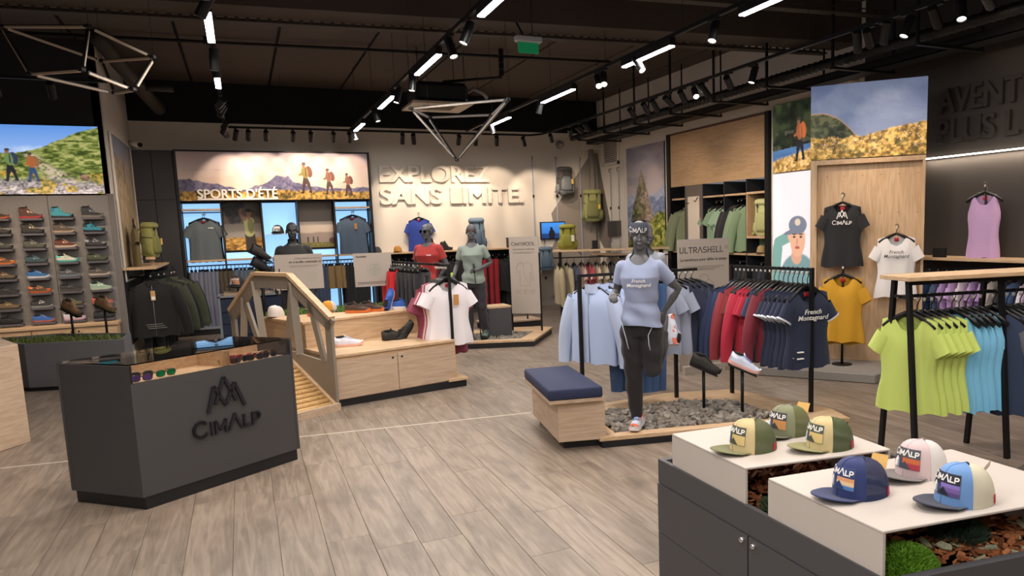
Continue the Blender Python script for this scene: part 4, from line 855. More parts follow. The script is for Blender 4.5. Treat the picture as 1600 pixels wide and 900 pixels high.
def on_garment(t,vf,m,name,x,z,s,y=-.062,label=None):
    """flat print on the chest"""
    M=Matrix(((s,0,0,x),(0,0,-1,y),(0,s,0,z),(0,0,0,1))); return mesh(name,*xf(vf,M),m,t,label=label)
WHT=mat('#f2f0ee',.7)
_FM=join(textv('French',.055,.0006,.0004,'CENTER',.25),xf(textv('Montagnard',.055,.0006,.0004,'CENTER',.25),T(.0,-.047,0)))
_LOGO=logov(.05,.0085,.001)
# ---------------------------------------------------------------- shoes
def shoe_parts(L=.28,high=.0,seed=0):
    S=[]; rs=[]; up=[]; lin_=[]
    N_=16
    def hw(t): # half width plan
        return L*(.115+.05*math.sin(PI*min(1,t*.75+.18))-.03*math.exp(-((t-.42)/.16)**2))*(1 if t<.93 else (1-((t-.93)/.07)**2*.6))*(1 if t>.05 else .75+.25*t/.05)
    def th(t): return .024*(1+.35*(1-t))*(L/.28)+.012*max(0,t-.86)/.14*1.2
    def lift(t): return .016*max(0,(t-.72)/.28)**2+.006*max(0,(.1-t)/.1)
    def ht(t):
        heel=.112+high*1.25; 
        if t<.36: return heel-.012*math.sin(PI*t/.36)
        if t<.62: k=(t-.36)/.26; return heel*(1-k)+.08*k
        return .08-.032*((t-.62)/.38)**1.2
    for j in range(N_+1):
        t=j/N_; x=(t-.5)*L; w=hw(t)*1.06; z0=lift(t); z1=z0+th(t)
        S.append([(x,-w*.93,z0),(x,w*.93,z0),(x,w,z1*.6+z0*.4),(x,w*.98,z1),(x,-w*.98,z1),(x,-w,z1*.6+z0*.4)])
        H=ht(t)*(L/.28); n=10; r=[]
        wt=hw(t)*(.62 if t<.4 else .62+.1*(t-.4))
        for i in range(n+1):
            a=PI*i/n; c=math.cos(a); s=math.sin(a); y=-(hw(t)*spw(c,.7))*(1-.30*s**2); r.append((x+(-.012 if t>.5 else .006)*s*0,y,z1*.9+(max(H-z1,.012))*spw(s,.62)))
        up.append(r)
    sole=loftv(S,True); 
    V=[p for r in up for p in r]; n=len(up[0]); F=[(j*n+i,(j+1)*n+i,(j+1)*n+i+1,j*n+i+1) for j in range(N_) for i in range(n-1)]
    F+=[tuple(range(n))[::-1],tuple(range(N_*n,N_*n+n))]
    k=L/.28; hz=(.112+high*1.25)*k
    lining=xf(lathev([(0,.004),(.85,.006),(1,0),(.96,-.006)],14,False),T(-.5*L+.2*L,0,hz-.004)@RY(-.06)@SC(.17*L,.028*k*1.0,1))  # dark disc caps the collar; its colour stands for the shade inside
    laces=[]
    for q in range(5):
        t=.40+.052*q; x=(t-.5)*L; z=ht(t)*k+.002; w=.024*k; laces.append(tubev([(x,-w,z-.008),(x+.004,0,z+.003),(x,w,z-.008)],.0032,5))
    t0,t1=.40,.62; tong=loftv([[((t-.5)*L,-.018*k,ht(t)*k-.003),((t-.5)*L,.018*k,ht(t)*k-.003),((t-.5)*L,.014*k,ht(t)*k+.002+.02*(t<.38)),((t-.5)*L,-.014*k,ht(t)*k+.002+.02*(t<.38))] for t in (.34,.42,.52,.62)],True)
    band=[]
    for j in (0,1,2,3):
        t=j/N_; band.append([(p[0]-(.002 if j==0 else 0),p[1]*1.03,p[2]) for p in up[j][1:-1]])
    heel=loftv(band,False,False)
    toe=loftv([[(p[0]+.002,p[1]*1.03,p[2]+.0015) for p in up[j][1:-1]] for j in (13,14,15,16)],False,False)
    stripe=join(*[loftv([[(up[j][i][0],up[j][i][1]*1.03,up[j][i][2]),(up[j][i+1][0],up[j][i+1][1]*1.03,up[j][i+1][2])] for j,i in ((6,1),(7,1),(8,2),(9,2),(10,3))],False,False),loftv([[(up[j][i][0],up[j][i][1]*1.03,up[j][i][2]),(up[j][i-1][0],up[j][i-1][1]*1.03,up[j][i-1][2])] for j,i in ((6,9),(7,9),(8,8),(9,8),(10,7))],False,False)])
    return dict(sole=sole,upper=(V,F),lining=lining,laces=join(*laces),tongue=tong,heel_cap=heel,toe_cap=toe,side_stripe=stripe)
SP={}
def shoe(loc,rz,label,c,sole='#1c1c1e',lace='#222',acc=None,high=0.,group=None,L=.28,rot=None,pair=None):
    kk=(L,high)
    if kk not in SP: SP[kk]=shoe_parts(L,high)
    ck=('shoe',kk,c,sole,lace,acc)
    if ck not in GC:
        P=SP[kk]; acc_=acc or c
        GC[ck]=[('upper',mk('upper',P['upper'],mat(c,.75,0,.3,160,.15))),('sole',mk('sole',P['sole'],mat(sole,.7,0,.1,80,.08),False)),('lining',mk('lining',P['lining'],mat('#141416',.9))),('laces',mk('laces',P['laces'],mat(lace if lace!='#222' else '#26262a',.8))),('tongue',mk('tongue',P['tongue'],mat(c,.8,0,.3,120,.2))),('heel_cap',mk('heel_cap',P['heel_cap'],mat(acc_,.7))),('toe_cap',mk('toe_cap',P['toe_cap'],mat(acc_ if acc else c,.7))),('side_stripe',mk('side_stripe',P['side_stripe'],mat(acc_ if acc else lace if lace!='#222' else '#3a3a3e',.7)))]
    t=thing('shoe' if high==0 else 'hiking_boot',label,'shoe' if high==0 else 'boot',loc,rz,group,rot)
    for nm,me in GC[ck]: obj(nm,me,t)
    return t
# ---------------------------------------------------------------- caps
def capS(th,ph,a=.102,b=.080,h=.120):
    c,s=math.cos(th),math.sin(th); fr=max(0,c); p=.72-.40*fr; q=.95-.25*fr
    r=abs(math.cos(ph))**p; z=h*abs(math.sin(ph))**q*(1+.07*fr); return (a*c*r-.006*fr*math.sin(ph),b*s*r,z)
def cap(loc,rz,label,front,back,brim,patch,stripes,mesh_a=.82,tagc=True,hang=None,scale=1.,group=None,simple=False):
    t=thing('cap',label,'cap',loc,rz,group,scale=scale)
    n=13; half=1.12
    def surf(th0,th1,nu,nv,off=0): return grid(lambda u,v:tuple(Vector(capS(th0+(th1-th0)*u,v*PI/2))*(1+off)),nu,nv)
    mesh('front_panel',*surf(-half,half,17,10),cloth(front),t,True)
    mesh('mesh_back',*surf(half,2*PI-half,23,10),mat(back,.7,0,.5,400,.3,alpha=mesh_a),t,True,label='see-through mesh back')
    mesh('seam',*join(*[tubev([tuple(Vector(capS(s,k/10*PI/2))*1.003) for k in range(11)],.0016,5) for s in (-half,half,0)]),cloth(front),t,True)
    # brim: curved sheet with thickness
    def bf(u,v,dz):
        th=(u-.5)*2*1.0; r0=capS(th,0); L=.098*(1-.5*abs(u-.5)*2*abs(u-.5)*2); x=r0[0]+L*v*math.cos(th*.35); y=r0[1]*(1+.12*v); return (x,y,.004+dz+.022*v*max(0,1-(y/.085)**2))
    top=grid(lambda u,v:bf(u,v,.003),19,6); bot=grid(lambda u,v:bf(u,v,-.0),19,6)
    k=len(top[0]); V=top[0]+bot[0]; F=list(top[1])+[tuple(i+k for i in q[::-1]) for q in bot[1]]
    e=[i for i in range(19)]; oe=[5*19+i for i in range(19)]; sd=[(oe[i],oe[i+1],oe[i+1]+k,oe[i]+k) for i in range(18)]+[(j*19,(j+1)*19,(j+1)*19+k,j*19+k) for j in range(5)]+[(j*19+18,(j+1)*19+18,(j+1)*19+18+k,j*19+18+k) for j in range(5)]
    mesh('brim',V,F+sd,cloth(brim),t,True)
    mesh('button',*xf(lathev([(0,.006),(.006,.005),(.009,.001),(.009,-.002)],10,False),T(-.004,0,.1225)),cloth(brim),t,True)
    mesh('sweatband',*loftv([[(x*.985,y*.985,.0) for x,y,z in [capS(2*PI*i/32,0) for i in range(32)]],[(x*.985,y*.985,.02) for x,y,z in [capS(2*PI*i/32,.0) for i in range(32)]]],False),cloth(brim),t,True)
    # embroidered patch following the front
    def ps(u,v,off): # u,v in 0..1
        th=(u-.5)*-1.42; ph=.17+.72*v; p=Vector(capS(th,ph)); nrm=Vector((p.x*1.2,p.y,max(p.z-.06,0)*.6)).normalized(); return tuple(p+nrm*off)
    if not simple:
        nu,nv=49,33; V,F=grid(lambda u,v:ps(1-u,v,.0022),nu,nv); u,v=np.meshgrid(np.linspace(0,1,nu),np.linspace(0,1,nv)); u=u*1.6
        img=np.ones(u.shape+(3,))*np.array(lin(patch))
        lo_=(v<.46)
        for i,cc in enumerate(stripes): img=lay(img,1.*((v<.46-i*.46/len(stripes))&(v>.46-(i+1)*.46/len(stripes))&(u>.75)),cc)
        for cx,hh,ww,cc in ((.38,.5,.34,'#f0f0f0'),(.22,.34,.2,'#f0f0f0'),(.62,.44,.26,'#3a4a6a'),(.9,.3,.3,patch)): img=lay(img,1.*((v<hh*(1-np.abs(u-cx)/ww))&lo_),cc)
        img=lay(img,1.*((v<.5*(1-np.abs(u-.38)/.34))&(u>.42)&(u<.55)&(v<.3)),'#9aa4b4')
        img=lay(img,1.*((u<.03)|(u>1.57)|(v<.03)|(v>.97)),'#55606c')
        mesh('patch',V,F,printm(0,.7),t,True,cols=np.clip(img.reshape(-1,3),0,1),label='rectangular mountain patch')
        bpy.context.view_layer
        lt=strokev(CIMALP,.34,.062,.0001,.78); 
        P=[o for o in t.children if o.name.startswith('patch')][-1]
        mesh('patch_lettering',[ps(1-(p[0]*.56/1.0+.5),.56+p[1]*1.0,.003+max(0,p[2])*4) for p in lt[0]],lt[1],WHT,P)
    if tagc:
        o=mesh('side_tag',*xf(bevel(*boxv(-.009,.009,-.0015,.0015,-.014,.014),.001),T(*(Vector(capS(2.15,.14))*1.01))@RZ(.62)),mat('#c8203a',.7),t,label='small red side tag')
        o=mesh('side_tag',*xf(bevel(*boxv(-.009,.009,-.0015,.0015,-.014,.014),.001),T(*(Vector(capS(-2.15,.14))*1.01))@RZ(-.62)),mat('#c8203a',.7),t,label='small red side tag')
        mesh('tag_mark',*xf(boxv(-.005,.005,-.002,.002,-.012,-.004),T(*(Vector(capS(-2.15,.14))*1.016))@RZ(-.62)),WHT,o)
    if hang: mesh('swing_tag',*xf(boxv(-.028,.028,-.001,.001,-.04,.04),T(-.075,.0,.085)@RZ(PI/2+hang[1])@RX(-.55)),mat(hang[0],.7),t)
    return t
# ---------------------------------------------------------------- backpacks
def backpack(loc,rz,label,c,c2,h=.56,w=.30,group=None,rot=None,tagged=None):
    t=thing('backpack',label,'backpack',loc,rz,group,rot); m=cloth(c,.7); m2=cloth(c2,.7); d=.20
    P=[(0,.72),(.04,.88),(.15,.98),(.35,1.0),(.6,.97),(.8,.92),(.88,.85)]
    mesh('body',*loftv([[(x*(1+.02*math.sin(z*70)),y*(1+.04*math.sin(z*50+x*20)),z) for x,y,z in ring(0,0,h*z,w/2*k,d/2*k,20,.75)] for z,k in P]),m,t,True)
    mesh('lid',*loftv([ring(0,-.01,h*.84,w/2*.95,d/2*1.02,20,.75),ring(0,-.012,h*.90,w/2*1.0,d/2*1.08,20,.75),ring(0,-.01,h*.96,w/2*.94,d/2*.98,20,.75),ring(0,0,h*.995,w/2*.7,d/2*.65,20,.75)]),m,t,True)
    mesh('front_pocket',*loftv([ring(0,-d*.42,h*.12,w*.30,d*.18,16,.7),ring(0,-d*.47,h*.2,w*.36,d*.2,16,.7),ring(0,-d*.45,h*.5,w*.33,d*.17,16,.7),ring(0,-d*.40,h*.64,w*.22,d*.1,16,.7)]),m2,t,True)
    for s in (-1,1):
        mesh('side_pocket',*loftv([ring(s*w*.47,0,h*.06,w*.09,d*.3,12,.8),ring(s*w*.5,0,h*.2,w*.11,d*.34,12,.8),ring(s*w*.48,0,h*.36,w*.07,d*.3,12,.8)]),m2,t,True)
        mesh('compression_strap',*tubev([(s*w*.46,d*.3,h*.6),(s*w*.52,0,h*.58),(s*w*.40,-d*.5,h*.56)],.006,5,True,.002),cloth('#2a2b2a'),t)
        mesh('shoulder_strap',*tubev([(s*w*.2,d*.45,h*.82),(s*w*.26,d*.85,h*.72),(s*w*.28,d*.95,h*.45),(s*w*.36,d*.55,h*.12)],[.022]*4,8,True,[.008]*4),m2,t,True)
        mesh('buckle',*xf(bevel(*boxv(-.014,.014,-.006,.006,-.02,.02),.003),T(s*w*.22,-d*.56,h*.8)),BLK,t)
        mesh('lid_strap',*tubev([(s*w*.22,-d*.5,h*.92),(s*w*.22,-d*.6,h*.8),(s*w*.22,-d*.55,h*.62)],.007,5,True,.002),cloth('#2a2b2a'),t)
    mesh('grab_loop',*tubev([(-.03,d*.42,h*.9),(-.025,d*.44,h*.98),(.025,d*.44,h*.98),(.03,d*.42,h*.9)],.006,6),cloth('#2a2b2a'),t,True)
    mesh('hip_belt',*tubev([(-w*.42,d*.35,h*.1),(-w*.62,d*.1,h*.08),(-w*.6,-d*.3,h*.05)],[.03,.028,.012],8,True,[.01]*3),m2,t,True)
    mesh('base_panel',*loftv([ring(0,0,-.004,w/2*.7,d/2*.7,18,.75),ring(0,-.0,h*.06,w/2*.94,d/2*.95,18,.75),ring(0,0,h*.13,w/2*1.0,d/2*1.01,18,.75)],False),m2,t,True)
    if tagged: mesh('swing_tag',*xf(boxv(-.025,.025,-.001,.001,-.05,.05),T(w*.34,-d*.62,h*.45)),mat(tagged,.7),t)
    return t
# ---------------------------------------------------------------- sunglasses
def sunglasses(loc,rz,label,frame,lens,group='sunglasses in the glass counter',stand=.0):
    t=thing('sunglasses',label,'sunglasses',loc,rz,group); m=mat(frame,.3); lm=mat(lens,.08,.7)
    vf=[]
    for s in (-1,1):
        pts=[(s*(.035+.028*spw(math.cos(a),.7)),.004*abs(math.cos(a)),.024+.021*spw(math.sin(a),.7)) for a in [2*PI*i/14 for i in range(14)]]
        mesh('lens',pts+[(p[0],p[1]+.002,p[2]) for p in pts],[tuple(range(14)),tuple(range(27,13,-1))]+[(i,(i+1)%14,14+(i+1)%14,14+i) for i in range(14)],lm,t)
        vf.append(tubev(pts+[pts[0]],.0025,5,False))
        mesh('temple',*tubev([(s*.064,.002,.034),(s*.066,.06,.034),(s*.064,.11,.028),(s*.062,.13,.008)],.003,5),m,t,True)
    vf.append(tubev([(-.008,0,.03),(0,-.002,.034),(.008,0,.03)],.003,5)); mesh('frame',*join(*vf),m,t,True)
    return t
# ---------------------------------------------------------------- mannequins
GREY=mat('#58595d',.5,0,.0,30,.03)
def limb(pts,rad,n=14,flat=1.):
    """tapered tube through the joints, with caps rounded by extra rings"""
    P=[Vector(p) for p in pts]; R=list(rad)
    d0=(P[0]-P[1]).normalized(); d1=(P[-1]-P[-2]).normalized()
    PP=[P[0]+d0*R[0]*.9,P[0]+d0*R[0]*.5]+P+[P[-1]+d1*R[-1]*.5,P[-1]+d1*R[-1]*.9]; RR=[R[0]*.3,R[0]*.85]+R+[R[-1]*.85,R[-1]*.3]
    return tubev(PP,RR,n,True,[r*flat for r in RR])
def ellv(c,r,M=None,n=14):
    v,f=lathev([(math.sin(PI*k/10),-math.cos(PI*k/10)) for k in range(11)],n,True); M_=T(*c)@(M or Matrix())@SC(*r); return xf((v,f),M_)
def trim_mesh(me,g):
    """remove what lies where g(p)>0 and leave a smooth cut edge"""
    bm=bmesh.new(); bm.from_mesh(me); bm.verts.ensure_lookup_table(); G=[g(v.co) for v in bm.verts]; kill=[]
    mv=[]
    for v in bm.verts:
        if G[v.index]<=0: continue
        q=[]
        for o in {o for f in v.link_faces for o in f.verts if o is not v}:
            if G[o.index]<=0: a=G[v.index]/(G[v.index]-G[o.index]+1e-9); q.append(v.co.lerp(o.co,a))
        if q: mv.append((v,sum(q,Vector())/len(q)))
        else: kill.append(v)
    keep={v.index for v,_ in mv}
    ff=[f for f in bm.faces if all(G[v.index]>0 for v in f.verts)]
    for v,c in mv: v.co=c
    bmesh.ops.delete(bm,geom=ff,context='FACES'); bmesh.ops.delete(bm,geom=[v for v in bm.verts if not v.link_faces],context='VERTS'); bm.to_mesh(me); bm.free()
def remesh(name,parts,m,parent,vox=.011,smooth=6,label=None,cut=None,warp=None):
    v,f=join(*parts); me=bpy.data.meshes.new('tmp'); me.from_pydata(v,[],f); o=bpy.data.objects.new('tmp',me); C.objects.link(o)
    a=o.modifiers.new('r','REMESH'); a.mode='VOXEL'; a.voxel_size=vox; b=o.modifiers.new('s','SMOOTH'); b.iterations=smooth; b.factor=.5
    dg=bpy.context.evaluated_depsgraph_get(); nm=bpy.data.meshes.new_from_object(o.evaluated_get(dg)); bpy.data.objects.remove(o); nm.materials.clear(); nm.materials.append(m)
    if warp: nm.vertices.foreach_set('co',np.array([warp(v.co) for v in nm.vertices],np.float32).ravel())
    if cut: trim_mesh(nm,cut)
    nm.polygons.foreach_set('use_smooth',[True]*len(nm.polygons)); nm.name=name; return obj(name,nm,parent,label=label)
def head_parts(c,yaw=0,pitch=0,k=1.):
    """head centred on c facing -y before turning"""
    M=T(*c)@RZ(yaw)@RX(pitch)@SC(k,k,k); L=[]
    for cc,r in (((0,.012,.035),(.074,.096,.088)),((0,-.028,-.03),(.056,.060,.085)),((0,-.066,-.092),(.030,.028,.024)),((0,-.060,.030),(.050,.030,.018)),
                 ((0,-.092,-.006),(.010,.018,.032)),((0,-.108,-.026),(.013,.014,.011)),((-.034,-.066,-.035),(.020,.026,.034)),((.034,-.066,-.035),(.020,.026,.034)),
                 ((0,-.094,-.055),(.021,.012,.0065)),((0,-.090,-.068),(.017,.012,.007)),((-.03,-.05,-.075),(.02,.03,.03)),((.03,-.05,-.075),(.02,.03,.03)),((-.074,.012,-.008),(.010,.022,.032)),((.074,.012,-.008),(.010,.022,.032))): L.append(xf(ellv(cc,r),M))
    return L
def hand_parts(p,d,nrm,k=1.,curl=.5,side=1):
    """palm and five fingers; p wrist, d direction, nrm palm normal"""
    p,d,nrm=Vector(p),Vector(d).normalized(),Vector(nrm).normalized(); s=d.cross(nrm).normalized()*side; L=[]
    L.append(tubev([p,p+d*.03*k,p+d*.085*k],[.022*k,.036*k,.038*k],10,True,[.018*k,.016*k,.014*k]) if False else limb([p,p+d*.04*k,p+d*.08*k],[.022*k,.03*k,.03*k],10,.7))
    for i,(o,l) in enumerate(((-.028,.068),(-.010,.078),(.010,.074),(.028,.058))):
        a=p+d*.085*k+s*o*k; q=a+(d*math.cos(curl*.6)+nrm*math.sin(curl*.6))*l*.45*k; e=q+(d*math.cos(curl*1.6)+nrm*math.sin(curl*1.6))*l*.35*k; g=e+(d*math.cos(curl*2.4)+nrm*math.sin(curl*2.4))*l*.25*k
        L.append(limb([a-d*.02*k,a,q,e,g],[.0095*k,.0095*k,.009*k,.008*k,.007*k],8))
    a=p+d*.03*k-s*.028*k; q=a+(d*.7-s*.6+nrm*.3).normalized()*.04*k; e=q+(d*.9+nrm*.35-s*.1).normalized()*.032*k; L.append(limb([a,q,e],[.012*k,.0105*k,.009*k],8)); return L
def torso_rings(spec,n=24): return loftv([ring(cx,cy,z,a,b,n,.88,rot) for cx,cy,z,a,b,rot in spec])
def skirtv(spec,top,n=32,fold=.004,seed=0):
    """open cloth tube through rings (cx,cy,z,a,b,rot); top(x,front) gives the neck line z of the last ring"""
    V=[];m=len(spec)
    for j,(cx,cy,z,a,b,rot) in enumerate(spec):
        for i in range(n):
            t=2*PI*i/n; x=a*spw(math.cos(t),.88); y=b*spw(math.sin(t),.88); y+=fold*math.sin(x*45+seed+z*9)*(1-j/m)
            zz=z
            if j==m-1: zz=z+top(x,y<0)
            elif j==m-2: zz=z+.5*top(x,y<0)
            V.append((cx+x*math.cos(rot)-y*math.sin(rot),cy+x*math.sin(rot)+y*math.cos(rot),zz))
    F=[(j*n+i,j*n+(i+1)%n,(j+1)*n+(i+1)%n,(j+1)*n+i) for j in range(m-1) for i in range(n)]
    return V,F
# ================================================================ FURNITURE II
def face(fx,fy): return math.atan2(fx,-fy)
def prow(poly,k,c=None):
    c=c or (sum(p[0] for p in poly)/len(poly),sum(p[1] for p in poly)/len(poly)); return [sh(p,k,c) for p in poly]
_stones=[]
def stone_meshes():
    r=random.Random(11)
    for q in range(7):
        bm=bmesh.new(); bmesh.ops.create_icosphere(bm,subdivisions=1,radius=1)
        for v in bm.verts: v.co*=r.uniform(.7,1.15); v.co.z*=.75
        me=bpy.data.meshes.new('stone'); bm.to_mesh(me); bm.free(); me.materials.append(mat(['#857f77','#6f6b66','#9a9389','#7d756c','#66625e','#a8a094','#7b7165'][q],.9,0,.5,60,.2)); _stones.append(me)
stone_meshes()
def inpoly(poly,x,y):
    c=False;j=len(poly)-1
    for i in range(len(poly)):
        (xi,yi),(xj,yj)=poly[i],poly[j]
        if (yi>y)!=(yj>y) and x<(xj-xi)*(y-yi)/(yj-yi)+xi: c=not c
        j=i
    return c
def gravel(parent,poly,z,size,nsep,ntot,seed):
    r=random.Random(seed); xs_=[p[0] for p in poly]; ys_=[p[1] for p in poly]; k=0; vf=[]
    while k<ntot:
        x,y=r.uniform(min(xs_),max(xs_)),r.uniform(min(ys_),max(ys_))
        if not inpoly(poly,x,y): continue
        me=r.choice(_stones); s=size*r.uniform(.55,1.25); e=(r.uniform(-.5,.5),r.uniform(-.5,.5),r.uniform(0,6)); zz=z+r.uniform(-.3,.5)*size+(.35*size if k<nsep else 0)
        if k<nsep:
            o=obj('stone',me,parent,True); o.location=(x,y,zz); o.rotation_euler=e; o.scale=(s,s*r.uniform(.7,1),s)
        else:
            M=Matrix.LocRotScale(Vector((x,y,zz)),Vector(e) and __import__('mathutils').Euler(e),Vector((s,s,s))); vf.append(xf(([tuple(v.co) for v in me.vertices],[tuple(p.vertices) for p in me.polygons]),M))
        k+=1
    if vf: o=mesh('gravel',*join(*vf),_stones[0].materials[0],parent,world=True); o['kind']='stuff'
# ---- Ultrashell island
t=thing('gravel_island','low oak rimmed island filled with grey stones under the running mannequin','display island',(3.3,5.3,0))
out=[(2.37,5.0),(3.95,4.62),(4.37,4.42),(4.46,4.72),(4.2,5.82),(3.56,6.03),(2.84,5.98),(2.5,5.95)]; inn=[(2.53,5.07),(3.80,4.76),(3.95,4.88),(3.945,5.46),(3.53,5.68),(2.80,5.74),(2.6,5.6)]
prism('plinth',prow(out,.985),0,.055,mat('#14151b',.5),t,True)
# rim as boards between the outer and inner outline
def rimq(a,b,c,d,z0,z1,nm='rim_board'): prism(nm,[a,b,c,d],z0,z1,OAK('x'),t,True,.002)
rimq(out[0],out[1],inn[1],inn[0],.055,.088); rimq(out[1],out[2],out[3],inn[2],.055,.088); prism('rim_board',[inn[2],out[3],out[4],inn[3]],.055,.088,OAK('y'),t,True); prism('rim_board',[inn[3],out[4],out[5],inn[4]],.055,.088,OAK('x'),t,True); prism('rim_board',[inn[4],out[5],out[6],inn[5]],.055,.088,OAK('x'),t,True); prism('rim_board',[inn[5],out[6],out[7],out[0],inn[0],inn[6]],.055,.088,OAK('y'),t,True)
prism('rim_board',[inn[1],out[1],inn[2]],.055,.088,OAK('x'),t,True)
prism('gravel_bed',inn,.055,.062,mat('#3d3b39',.95),t,True); gravel(t,prow(inn,.97),.07,.036,300,1000,4)
# bench
t=thing('bench','oak box bench with thick navy cushion at the end of gravel island','bench',(2.2,5.5,0))
prism('plinth',[(2.13,5.16),(2.45,5.07),(2.52,5.9),(2.25,6.0)],0,.07,mat('#14151b',.5),t,True)
prism('body',[(2.065,5.10),(2.42,5.005),(2.55,5.92),(2.2,6.02)],.07,.385,PALE('h'),t,True,.003); prism('seat_board',[(1.985,5.06),(2.40,4.96),(2.53,5.95),(2.12,6.0)],.385,.415,PALE('x'),t,True,.003)
mesh('cushion',*bevel(*prismv([(1.975,5.05),(2.385,4.955),(2.51,5.90),(2.115,5.97)],.415,.50),.016,2),mat('#28304f',.85,0,.3,180,.1),t,True,True)
# garment racks made of square posts and a bar
def rack(label,a,b,z,z0=.085,posts=(0,1),bar=None,r=.015):
    t=thing('garment_rack',label,'garment rack',(a[0],a[1],z0)); A,B=Vector((*a,0)),Vector((*b,0))
    for p in posts: q=A.lerp(B,p); mesh('post',*boxv(q.x-r,q.x+r,q.y-r,q.y+r,z0,z+.015),BLK,t,world=True)
    mesh('hanging_rail',*beamv((*a,z),(*b,z),.02,.025),BLK,t,world=True); return t
rack('black rail rack with pale blue zip jackets beside the navy bench',(2.62,5.86),(3.80,5.80),1.285,posts=(0,.80))
rack('black rail rack with navy and red tops behind the gravel island',(4.107,5.683),(4.241,4.742),1.30)
def along(a,b,n): return [(a[0]+(b[0]-a[0])*i/(n-1),a[1]+(b[1]-a[1])*i/(n-1)) for i in range(n)]
rr=random.Random(3)
# pale blue zip jackets, blue trousers, navy tops on the first rack
HB='#b4c6ea'
for i,(x,y) in enumerate(along((2.74,5.853),(3.04,5.84),4)):
    garment('hoodie',HB,(x,y,1.28),face(-.88,-.48)+rr.uniform(-.05,.05),'pale blue zip jacket facing out at the post end of the rack' if i==0 else 'pale blue zip jacket hung behind the front pale blue jacket',None if i==0 else 'pale blue zip jackets',i%2,c2='#b7c6e4',scale=1.02)
for i,(x,y) in enumerate(along((3.06,5.84),(3.28,5.83),4)):
    garment('pants','#41608f',(x,y,1.28),face(-.75,-.66)+rr.uniform(-.06,.06),'steel blue trousers hung beside the pale blue zip jackets','steel blue trousers',i%2)
for i,(x,y) in enumerate(along((3.36,5.82),(3.48,5.82),2)): garment('tee','#9aa3b8',(x,y,1.28),face(-.55,-.83),'grey blue tee hung behind the running mannequin','grey blue tees on the rack',i)
for i,(x,y) in enumerate(along((3.55,5.81),(3.74,5.80),4)): garment('longtee','#1f2942',(x,y,1.28),face(-.45,-.89)+rr.uniform(-.05,.05),'navy long sleeve top at the far end of the jacket rack','navy long sleeve tops',i%2)
# second rack, near to far
A2,B2=(4.235,4.79),(4.115,5.62); seq=[('wtee','#1d2742')]*6+[('longtee','#7a2233'),('tee','#2b2c33'),('tee','#33405e'),('tee','#b3203a'),('tee','#b3203a'),('longtee','#b8253f'),('tee','#3a3a42'),('tee','#9a3232'),('longtee','#93323a'),('longtee','#26345a'),('jacket','#1f2d50')]
lab={'#1d2742':'navy tee with tricolour sleeve hem in the row behind the front navy tee','#7a2233':'burgundy long sleeve top hanging lower than the navy tees','#2b2c33':'black tee between burgundy and navy tops on the island rack','#33405e':'slate blue tee between black and red tees on the island rack','#3a3a42':'charcoal tee between bright red and rust tees on the island rack','#9a3232':'rust red tee next to the charcoal tee on the island rack','#93323a':'rust red long sleeve top next to the navy jacket','#26345a':'navy blue long sleeve top next to the navy jacket','#1f2d50':'navy jacket at the far end of the island rack'}
for i,(k,c) in enumerate(seq):
    x,y=along(A2,B2,len(seq))[i]; f=face(-.12,-.99)+rr.uniform(-.06,.06)
    if i==0: lb,g='navy tee with white French Montagnard print hanging at the post end',None
    elif k=='tee' and c=='#b3203a': lb,g='bright red tee in the middle of the island rack','bright red tees'
    elif c=='#b8253f': lb,g='bright red long sleeve top below the bright red tees',None
    else: lb,g=lab[c],('navy tees on the island rack' if c=='#1d2742' else None)
    o=garment(k,c,(x,y,1.295),f,lb,g,i%2,scale=1.1 if i<6 else 1.,sx=1.08 if i<6 else 1.,drop=.05)
    if i==0: on_garment(o,_FM,WHT,'chest_print',0,-.33,.95,-.072,'white script print')
    if i<6 and k=='wtee':
        for s in (-1,1): mesh('sleeve_hem',*xf(loftv([ring(0,0,-.006,.066,.038,12),ring(0,0,.008,.066,.038,12)],False),T(s*.205,-.01,-.375)@RY(s*-.55)),mat('#d8dde6',.7),o)
        for q in (0,1): mesh('reflective_mark',*boxv(-.125,-.075,-.075,-.06,-.62-q*.05,-.612-q*.05),WHT,o)
# ---- signs
def sign(name,label,a,b,z0,z1,posts=None,pz=0,th=.012,col='#b4aaa0'):
    t=thing(name,label,'sign',(a[0],a[1],pz)); A,B=Vector((*a,0)),Vector((*b,0)); d=(B-A).normalized(); nn=Vector((d.y,-d.x,0))
    p=[A,B,B-nn*th,A-nn*th]; mesh('panel',[(q.x,q.y,z0) for q in p]+[(q.x,q.y,z1) for q in p],boxv(0,1,0,1,0,1)[1],mat(col,.6,0,.02,60,.03),t,world=True)
    for s in posts or ():
        q=A.lerp(B,s)-nn*th; mesh('post',*boxv(q.x-.012,q.x+.012,q.y-.012,q.y+.012,pz,max(z0+.25,z1-.35) if s not in (0,1) else z1-.25),BLK,t,world=True)
    w=(B-A).length; M=Matrix(((d.x,0,nn.x,(a[0]+b[0])/2+nn.x*.002),(d.y,0,nn.y,(a[1]+b[1])/2+nn.y*.002),(0,1,0,0),(0,0,0,1))); return t,M,w
INK=mat('#4e4a47',.7); INKL=mat('#7d766f',.7)
def put(t,M,vf,x,z,m=INK,nm='lettering',s=1.,sxx=None): mesh(nm,*xf(vf,M@T(x,z,0)@SC(sxx or s,s,1)),m,t,world=True)
def outline(pts,w=.004,closed=True):
    P=pts+[pts[0]] if closed else pts; return join(*[beamv((*a,0),(*b,0),w,.001) for a,b in zip(P[:-1],P[1:])])
def circ(r,n=28,c=(0,0)): return [(c[0]+r*math.cos(2*PI*i/n),c[1]+r*math.sin(2*PI*i/n)) for i in range(n)]
def fine(w,n,gap,h=.005): return join(*[boxv(-w/2,w/2-(i%3)*w*.12,-i*gap,-i*gap+h,-.0005,.0005) for i in range(n)])
